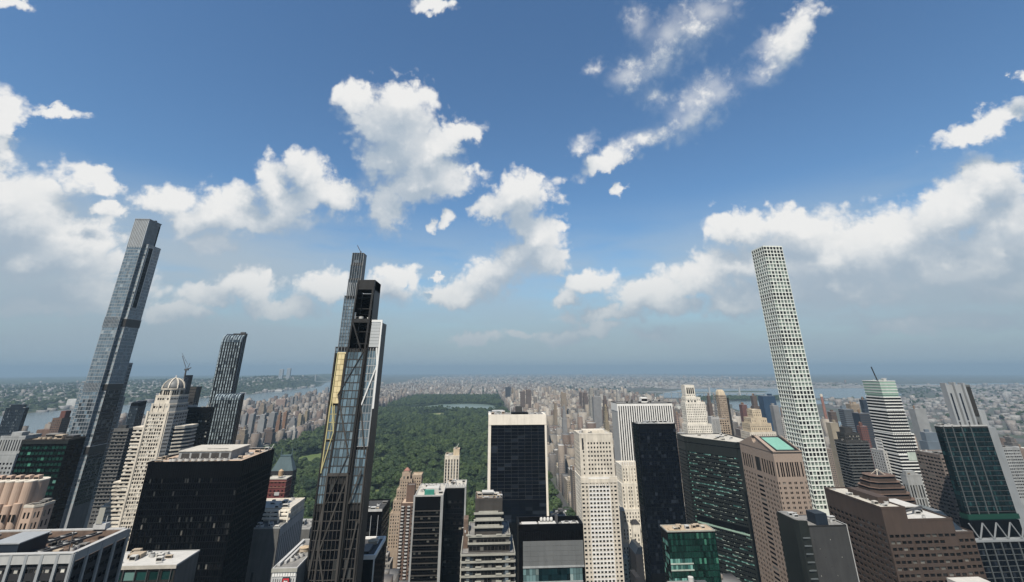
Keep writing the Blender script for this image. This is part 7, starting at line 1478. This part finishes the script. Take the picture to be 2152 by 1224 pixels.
scatter(600, 2500, 7000, 6700, 8000, (11, 3), (60, 190), .75, lambda x, y: x > 2500 + (y - 6700))
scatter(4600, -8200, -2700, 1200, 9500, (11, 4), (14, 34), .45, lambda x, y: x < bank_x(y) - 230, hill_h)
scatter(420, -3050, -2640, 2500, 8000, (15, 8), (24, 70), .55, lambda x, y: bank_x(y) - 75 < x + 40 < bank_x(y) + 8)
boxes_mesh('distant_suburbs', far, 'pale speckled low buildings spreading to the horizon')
# riverside blocks and the far towers that can be told apart
for q, (x, y, w, d, h, c, lab) in enumerate(((-3010, 3780, 60, 40, 46, (.60, .60, .58), 'white ribbed riverside block across the river left of the supertall'), (-3330, 8150, 60, 40, 150, (.30, .33, .36), 'tall pale tower on the far ridge, left of two above the river'), (-3230, 8200, 55, 40, 165, (.30, .33, .36), 'tall pale tower on the far ridge, right of two above the river'), (-4650, 7900, 90, 50, 60, (.55, .55, .54), 'long white block on the far ridge right of the curved glass tower'), (-2690, 6400, 150, 70, 16, (.58, .57, .54), 'low white shed on the far river bank'))):
    b = Bld('riverside_block', lab, x, y); z = gz(x, y) + hill_h(x, y); n = max(2, int(w / 14))
    colored(MB().prism(rect(x, x + w, y, y + d), z - 5, z + h), 'walls', 'rib_far', b.r, c); colored(MB().prism(rect(x + 2, x + w - 2, y + 2, y + d - 2), z + h, z + h + 3), 'roof', 'roof_far', b.r, (.6, .6, .58))
# bridges
b = Bld('suspension_bridge', 'far grey suspension bridge with tall towers over the river', -2930, 8800, 'bridge', z=gz(-2930, 8800))
zb = gz(-2930, 8800)
for x, y in ((-2960, 8830), (-2210, 8980)):
    for s in (-14, 14): b.box('tower_leg', x - 9, x + 9, y + s - 5, y + s + 5, zb, zb + 178, 'concrete_grey')
    for k in range(4): b.box('tower_brace', x - 8, x + 8, y - 10, y + 10, zb + 60 + k * 34, zb + 66 + k * 34, 'concrete_grey')
b.bar('deck', (-3250, 8772, zb + 66), (-1950, 9032, zb + 66), 34, 'concrete_grey', h=8)
for s in (-14, 14):
    P = [(-3250, 8772 + s, zb + 70), (-2960, 8830 + s, zb + 178)] + [(-2960 + 750 * t, 8830 + 150 * t + s, zb + 178 - 108 * (1 - (2 * t - 1) ** 2)) for t in [i / 12 for i in range(1, 12)]] + [(-2210, 8980 + s, zb + 178), (-1950, 9032 + s, zb + 70)]
    m = MB()
    for p, q in zip(P[:-1], P[1:]): m.bar(p, q, 2.2)
    m.build('main_cable', 'concrete_grey', b.r)
b = Bld('viaduct', 'long grey railway viaduct on piers crossing the strait near the islands', 2050, 4700, 'bridge')
V0, V1 = Vector((1700, 4980, 36)), Vector((2700, 4560, 36)); b.bar('deck', V0, V1, 14, 'concrete_grey', h=6)
for i in range(15): p = V0.lerp(V1, i / 14); b.box('pier', p.x - 3, p.x + 3, p.y - 5, p.y + 5, 0, 34, 'concrete_grey')
for t in (.55, .8): p = V0.lerp(V1, t); b.box('bridge_tower', p.x - 6, p.x + 6, p.y - 8, p.y + 8, 0, 88, 'marble_grey')

# ------------------------------------------------------------------ trees
def leaf_mat(name, a, c):
    m, nt, b = nodes_of(name); oi = nt.nodes.new('ShaderNodeObjectInfo'); ge = nt.nodes.new('ShaderNodeNewGeometry')
    n = nt.nodes.new('ShaderNodeTexNoise'); n.inputs['Scale'].default_value = .012; n.inputs['Detail'].default_value = 3; nt.links.new(ge.outputs['Position'], n.inputs['Vector'])
    f = nmath(nt, 'ADD', nmath(nt, 'MULTIPLY', oi.outputs['Random'], .75), nmath(nt, 'MULTIPLY_ADD', n.outputs[0], 1.4, -.55))
    col = nmix(nt, f, a, c); r2 = nmath(nt, 'MULTIPLY_ADD', ge.outputs['Random Per Island'], .7, .65)
    v = nt.nodes.new('ShaderNodeVectorMath'); v.operation = 'SCALE'; nt.links.new(col, v.inputs[0]); nt.links.new(r2, v.inputs['Scale']); nt.links.new(v.outputs[0], b.inputs['Base Color'])
    b.inputs['Roughness'].default_value = .7; b.inputs['Specular IOR Level'].default_value = .25
leaf_mat('foliage', (0.005, 0.0155, 0.0045), (0.034, 0.054, 0.014)); wall('bark', (0.09, 0.07, 0.05))
def tree_meshes(seed):
    r = random.Random(seed); m = MB(); R = 1.0
    lobes = [(0, 0, .1, .62)] + [(math.cos(t) * .5 * r.uniform(.8, 1.2), math.sin(t) * .5 * r.uniform(.8, 1.2), r.uniform(-.25, .3), r.uniform(.36, .5)) for t in [i * 6.283 / 6 + r.uniform(-.3, .3) for i in range(6)]] + [(r.uniform(-.25, .25), r.uniform(-.25, .25), r.uniform(.42, .6), r.uniform(.32, .44)) for _ in range(3)]
    for lx, ly, lz, lr in lobes:
        k = int(70 * lr / .45)
        for i in range(k):
            z = 1 - 2 * (i + .5) / k; t = i * 2.39996; s = math.sqrt(max(0, 1 - z * z)); d = Vector((s * math.cos(t), s * math.sin(t), z))
            if d.z < -.6: continue
            rad_ = lr * r.uniform(.82, 1.12); p = Vector((lx, ly, lz)) + d * rad_; n = (d + Vector((r.uniform(-.42, .42), r.uniform(-.42, .42), r.uniform(-.25, .4)))).normalized()
            u = n.orthogonal().normalized(); w = n.cross(u); a = r.uniform(0, 6.28); uu = u * math.cos(a) + w * math.sin(a); ww = n.cross(uu); sz = lr * r.uniform(.24, .42)
            q = len(m.v); m.v += [tuple(p + uu * sz), tuple(p + ww * sz * .8), tuple(p - uu * sz), tuple(p - ww * sz * .8)]; m.f.append((q, q + 1, q + 2, q + 3))
        # dark inner mass so that little sky shows through the middle
        q = len(m.v); rr_ = lr * .74
        oct6 = [(rr_, 0, 0), (0, rr_, 0), (-rr_, 0, 0), (0, -rr_, 0), (0, 0, rr_), (0, 0, -rr_)]
        m.v += [(lx + a_, ly + b_, lz + c_) for a_, b_, c_ in oct6]; m.f += [(q, q + 1, q + 4), (q + 1, q + 2, q + 4), (q + 2, q + 3, q + 4), (q + 3, q, q + 4), (q + 1, q, q + 5), (q + 2, q + 1, q + 5), (q + 3, q + 2, q + 5), (q, q + 3, q + 5)]
    me = bpy.data.meshes.new('crown'); me.from_pydata([(x, y, z * .86 + 1.55) for x, y, z in m.v], [], m.f); me.materials.append(MATS['foliage'])
    t = MB(); t.lathe(0, 0, [(.085, 0), (.06, .5), (.045, 1.3)], 7)
    for k in range(4): a = k * 1.57 + .4; t.bar((0, 0, .7), (.38 * math.cos(a), .38 * math.sin(a), 1.35), .045)
    tr = bpy.data.meshes.new('trunk'); tr.from_pydata(t.v, [], t.f); tr.materials.append(MATS['bark'])
    return me, tr
TM = [tree_meshes(s) for s in (1, 2, 3, 4, 5)]
def inside(poly, x, y):
    c = False; j = len(poly) - 1
    for i in range(len(poly)):
        xi, yi = poly[i]; xj, yj = poly[j]
        if (yi > y) != (yj > y) and x < (xj - xi) * (y - yi) / (yj - yi) + xi: c = not c
        j = i
    return c
def RSOUTH(x): return 3560 if x < -250 else (3430 if x < 0 else 3420)
CB = [(min(p[0] for p in q), max(p[0] for p in q), min(p[1] for p in q), max(p[1] for p in q), q) for q in CLEAR]
def on_path(x, y):
    for pts, w in PATHS:
        for (ax, ay), (bx, by) in zip(pts[:-1], pts[1:]):
            t = max(0, min(1, ((x - ax) * (bx - ax) + (y - ay) * (by - ay)) / ((bx - ax) ** 2 + (by - ay) ** 2)))
            if (x - ax - t * (bx - ax)) ** 2 + (y - ay - t * (by - ay)) ** 2 < (w * .5 + 3.5) ** 2: return True
    return False
PT = []
tr = random.Random(77)
y = PY0 + 4
while y < PY1 - 2:
    sp = 15.5 + min(4.0, (y - 700) / 900); x = PX0 + 3 + tr.uniform(0, sp)
    while x < PX1 - 2:
        px, py = x + tr.uniform(-3, 3), y + tr.uniform(-3, 3); ok = tr.random() < .97
        if ok:
            for a, b_, c, d, q in CB:
                if a < px < b_ and c < py < d and inside(q, px, py): ok = False; break
        if ok and py < 2300 and on_path(px, py): ok = False
        if ok and RSOUTH(px) - 70 < py < RSOUTH(px) + 60 and -560 < px < 90: ok = False
        if ok and 25 < px < 140 and 2850 < py < 3090: ok = False
        if ok: PT.append((px, py, tr.choice((6.0, 7.6, 9.0, 10.5, 12.5, 15.0)) * tr.uniform(.88, 1.12) * (.5 if 3130 < py < 3640 and py > RSOUTH(px) - 230 else 1)))
        x += sp
    y += sp * .92
def tscore(p):
    a, b_, d = project(p[0], p[1], 14); return -d if (0 < a < 2152 and b_ < 1205) else -1e9
vis = []
def hidden(p):
    ts = np.linspace(.2, .995, 160); X = p[0] * ts; Y = p[1] * ts; Z = CAM_H + (15 - CAM_H) * ts
    return bool(np.any((X[:, None] > TK[:, 0]) & (X[:, None] < TK[:, 1]) & (Y[:, None] > TK[:, 2]) & (Y[:, None] < TK[:, 3]) & (Z[:, None] < TK[:, 4])))
cand = []
for i in sorted((i for i in range(len(PT)) if tscore(PT[i]) > -1e8), key=lambda i: -tscore(PT[i])):
    if not hidden(PT[i]): cand.append(i)
    if len(cand) >= 300: break
solo = set(cand[:300])
for k, i in enumerate(sorted(solo)):
    x, y, s = PT[i]; cm, tm = TM[i % 5]; z = gz(x, y) + .3
    r = bpy.data.objects.new('park_tree', None); COL.objects.link(r); r.location = (x, y, z); ORIG[r.name] = (x, y, z)
    tag(r, '%s leafy park tree %s' % ('small' if s < 8 else ('mid-sized' if s < 11 else 'large spreading'), beside(x, y, 14)), 'tree', 'trees at the southern edge of the park'); a = tr.uniform(0, 6.28); hh = s * tr.uniform(.85, 1.15)
    for nm, me in (('crown', cm), ('trunk', tm)):
        o = bpy.data.objects.new(nm, me); COL.objects.link(o); o.parent = r; o.scale = (s, s, hh * .8); o.rotation_euler = (0, 0, a)
rest_t = [PT[i] for i in range(len(PT)) if i not in solo]
def forest(name, pts, label):
    """one mass of trees: points that carry a crown each"""
    lib = bpy.data.collections.new(name + '_crowns')
    for k, (cm, tm) in enumerate(TM):
        o = bpy.data.objects.new('crown_shape', cm); lib.objects.link(o)
    me = bpy.data.meshes.new(name); me.vertices.add(len(pts)); me.vertices.foreach_set('co', np.array([(x, y, z) for x, y, z, s in pts], dtype=np.float32).ravel())
    a = me.attributes.new('size', 'FLOAT', 'POINT'); a.data.foreach_set('value', np.array([p[3] for p in pts], dtype=np.float32))
    o = bpy.data.objects.new(name, me); COL.objects.link(o); me.materials.append(MATS['foliage']); tag(o, label, 'trees', kind='stuff')
    ng = bpy.data.node_groups.new(name, 'GeometryNodeTree'); ng.interface.new_socket('Geometry', in_out='INPUT', socket_type='NodeSocketGeometry'); ng.interface.new_socket('Geometry', in_out='OUTPUT', socket_type='NodeSocketGeometry')
    N, L = ng.nodes, ng.links; gi = N.new('NodeGroupInput'); go = N.new('NodeGroupOutput'); ci = N.new('GeometryNodeCollectionInfo'); ci.inputs['Collection'].default_value = lib; ci.inputs['Separate Children'].default_value = True; ci.inputs['Reset Children'].default_value = True
    ip = N.new('GeometryNodeInstanceOnPoints'); ip.inputs['Pick Instance'].default_value = True; na = N.new('GeometryNodeInputNamedAttribute'); na.data_type = 'FLOAT'; na.inputs['Name'].default_value = 'size'
    rv = N.new('FunctionNodeRandomValue'); rv.data_type = 'FLOAT_VECTOR'; rv.inputs[0].default_value = (0, 0, 0); rv.inputs[1].default_value = (.15, .15, 6.28)
    L.new(gi.outputs[0], ip.inputs['Points']); L.new(ci.outputs[0], ip.inputs['Instance']); L.new(na.outputs[0], ip.inputs['Scale']); L.new(rv.outputs[0], ip.inputs['Rotation']); L.new(ip.outputs[0], go.inputs[0])
    md = o.modifiers.new('trees', 'NODES'); md.node_group = ng; return o
forest('park_woods', [(x, y, gz(x, y) + .2, s) for x, y, s in rest_t], 'dense green tree canopy filling the park')
WT = []
def wscatter(n, x0, x1, y0, y1, cond, s, zf=None):
    for _ in range(n):
        x = tr.uniform(x0, x1); y = y0 + (y1 - y0) * tr.random() ** 1.2
        if cond(x, y): WT.append((x, y, gz(x, y) + (zf(x, y) if zf else 0) - s[0] * .7, tr.uniform(*s)))
wscatter(5000, -8000, -2650, 1500, 11000, lambda x, y: x < bank_x(y) - 120, (9, 17), hill_h)
wscatter(2600, -3500, -2600, 3000, 12000, lambda x, y: bank_x(y) - 420 < x < bank_x(y) - 70, (9, 15), hill_h)
wscatter(3500, -1600, 6500, 5200, 15000, lambda x, y: x > bank_x(y) + 950 and inbay(x, y), (9, 16))
wscatter(900, 1900, 2900, 4150, 4600, lambda x, y: True, (9, 14)); wscatter(1500, 2000, 9000, 800, 7000, lambda x, y: x > 2200 + max(0, y - 1500) * .3 and inbay(x, y), (8, 14)); wscatter(500, 1150, 1320, 1500, 4500, lambda x, y: True, (5, 8)); wscatter(700, -1690, -1645, 1500, 6000, lambda x, y: True, (6, 9))
forest('distant_woods', WT, 'scattered trees among the far suburbs and hills')
# ------------------------------------------------------------------ summer haze over the whole place
def haze():
    m = MB(); m.box(-46000, 46000, -46000, 46000, -170.0, 482.0)
    mt = bpy.data.materials.new('haze_air'); mt.use_nodes = True; nt = mt.node_tree; nt.nodes.clear()
    out = nt.nodes.new('ShaderNodeOutputMaterial'); pv = nt.nodes.new('ShaderNodeVolumePrincipled')
    pv.inputs['Color'].default_value = HAZE_COLOR + (1,); pv.inputs['Density'].default_value = HAZE_DENSITY; pv.inputs['Anisotropy'].default_value = 0.0
    nt.links.new(pv.outputs[0], out.inputs['Volume']); MATS['haze_air'] = mt
    o = m.build('haze', 'haze_air'); o['kind'] = 'stuff'; o['label'] = 'pale summer haze over the city'; o['category'] = 'haze'
HAZE_COLOR = (0.275, 0.40, 0.515)
HAZE_DENSITY = 6.6e-5
haze()
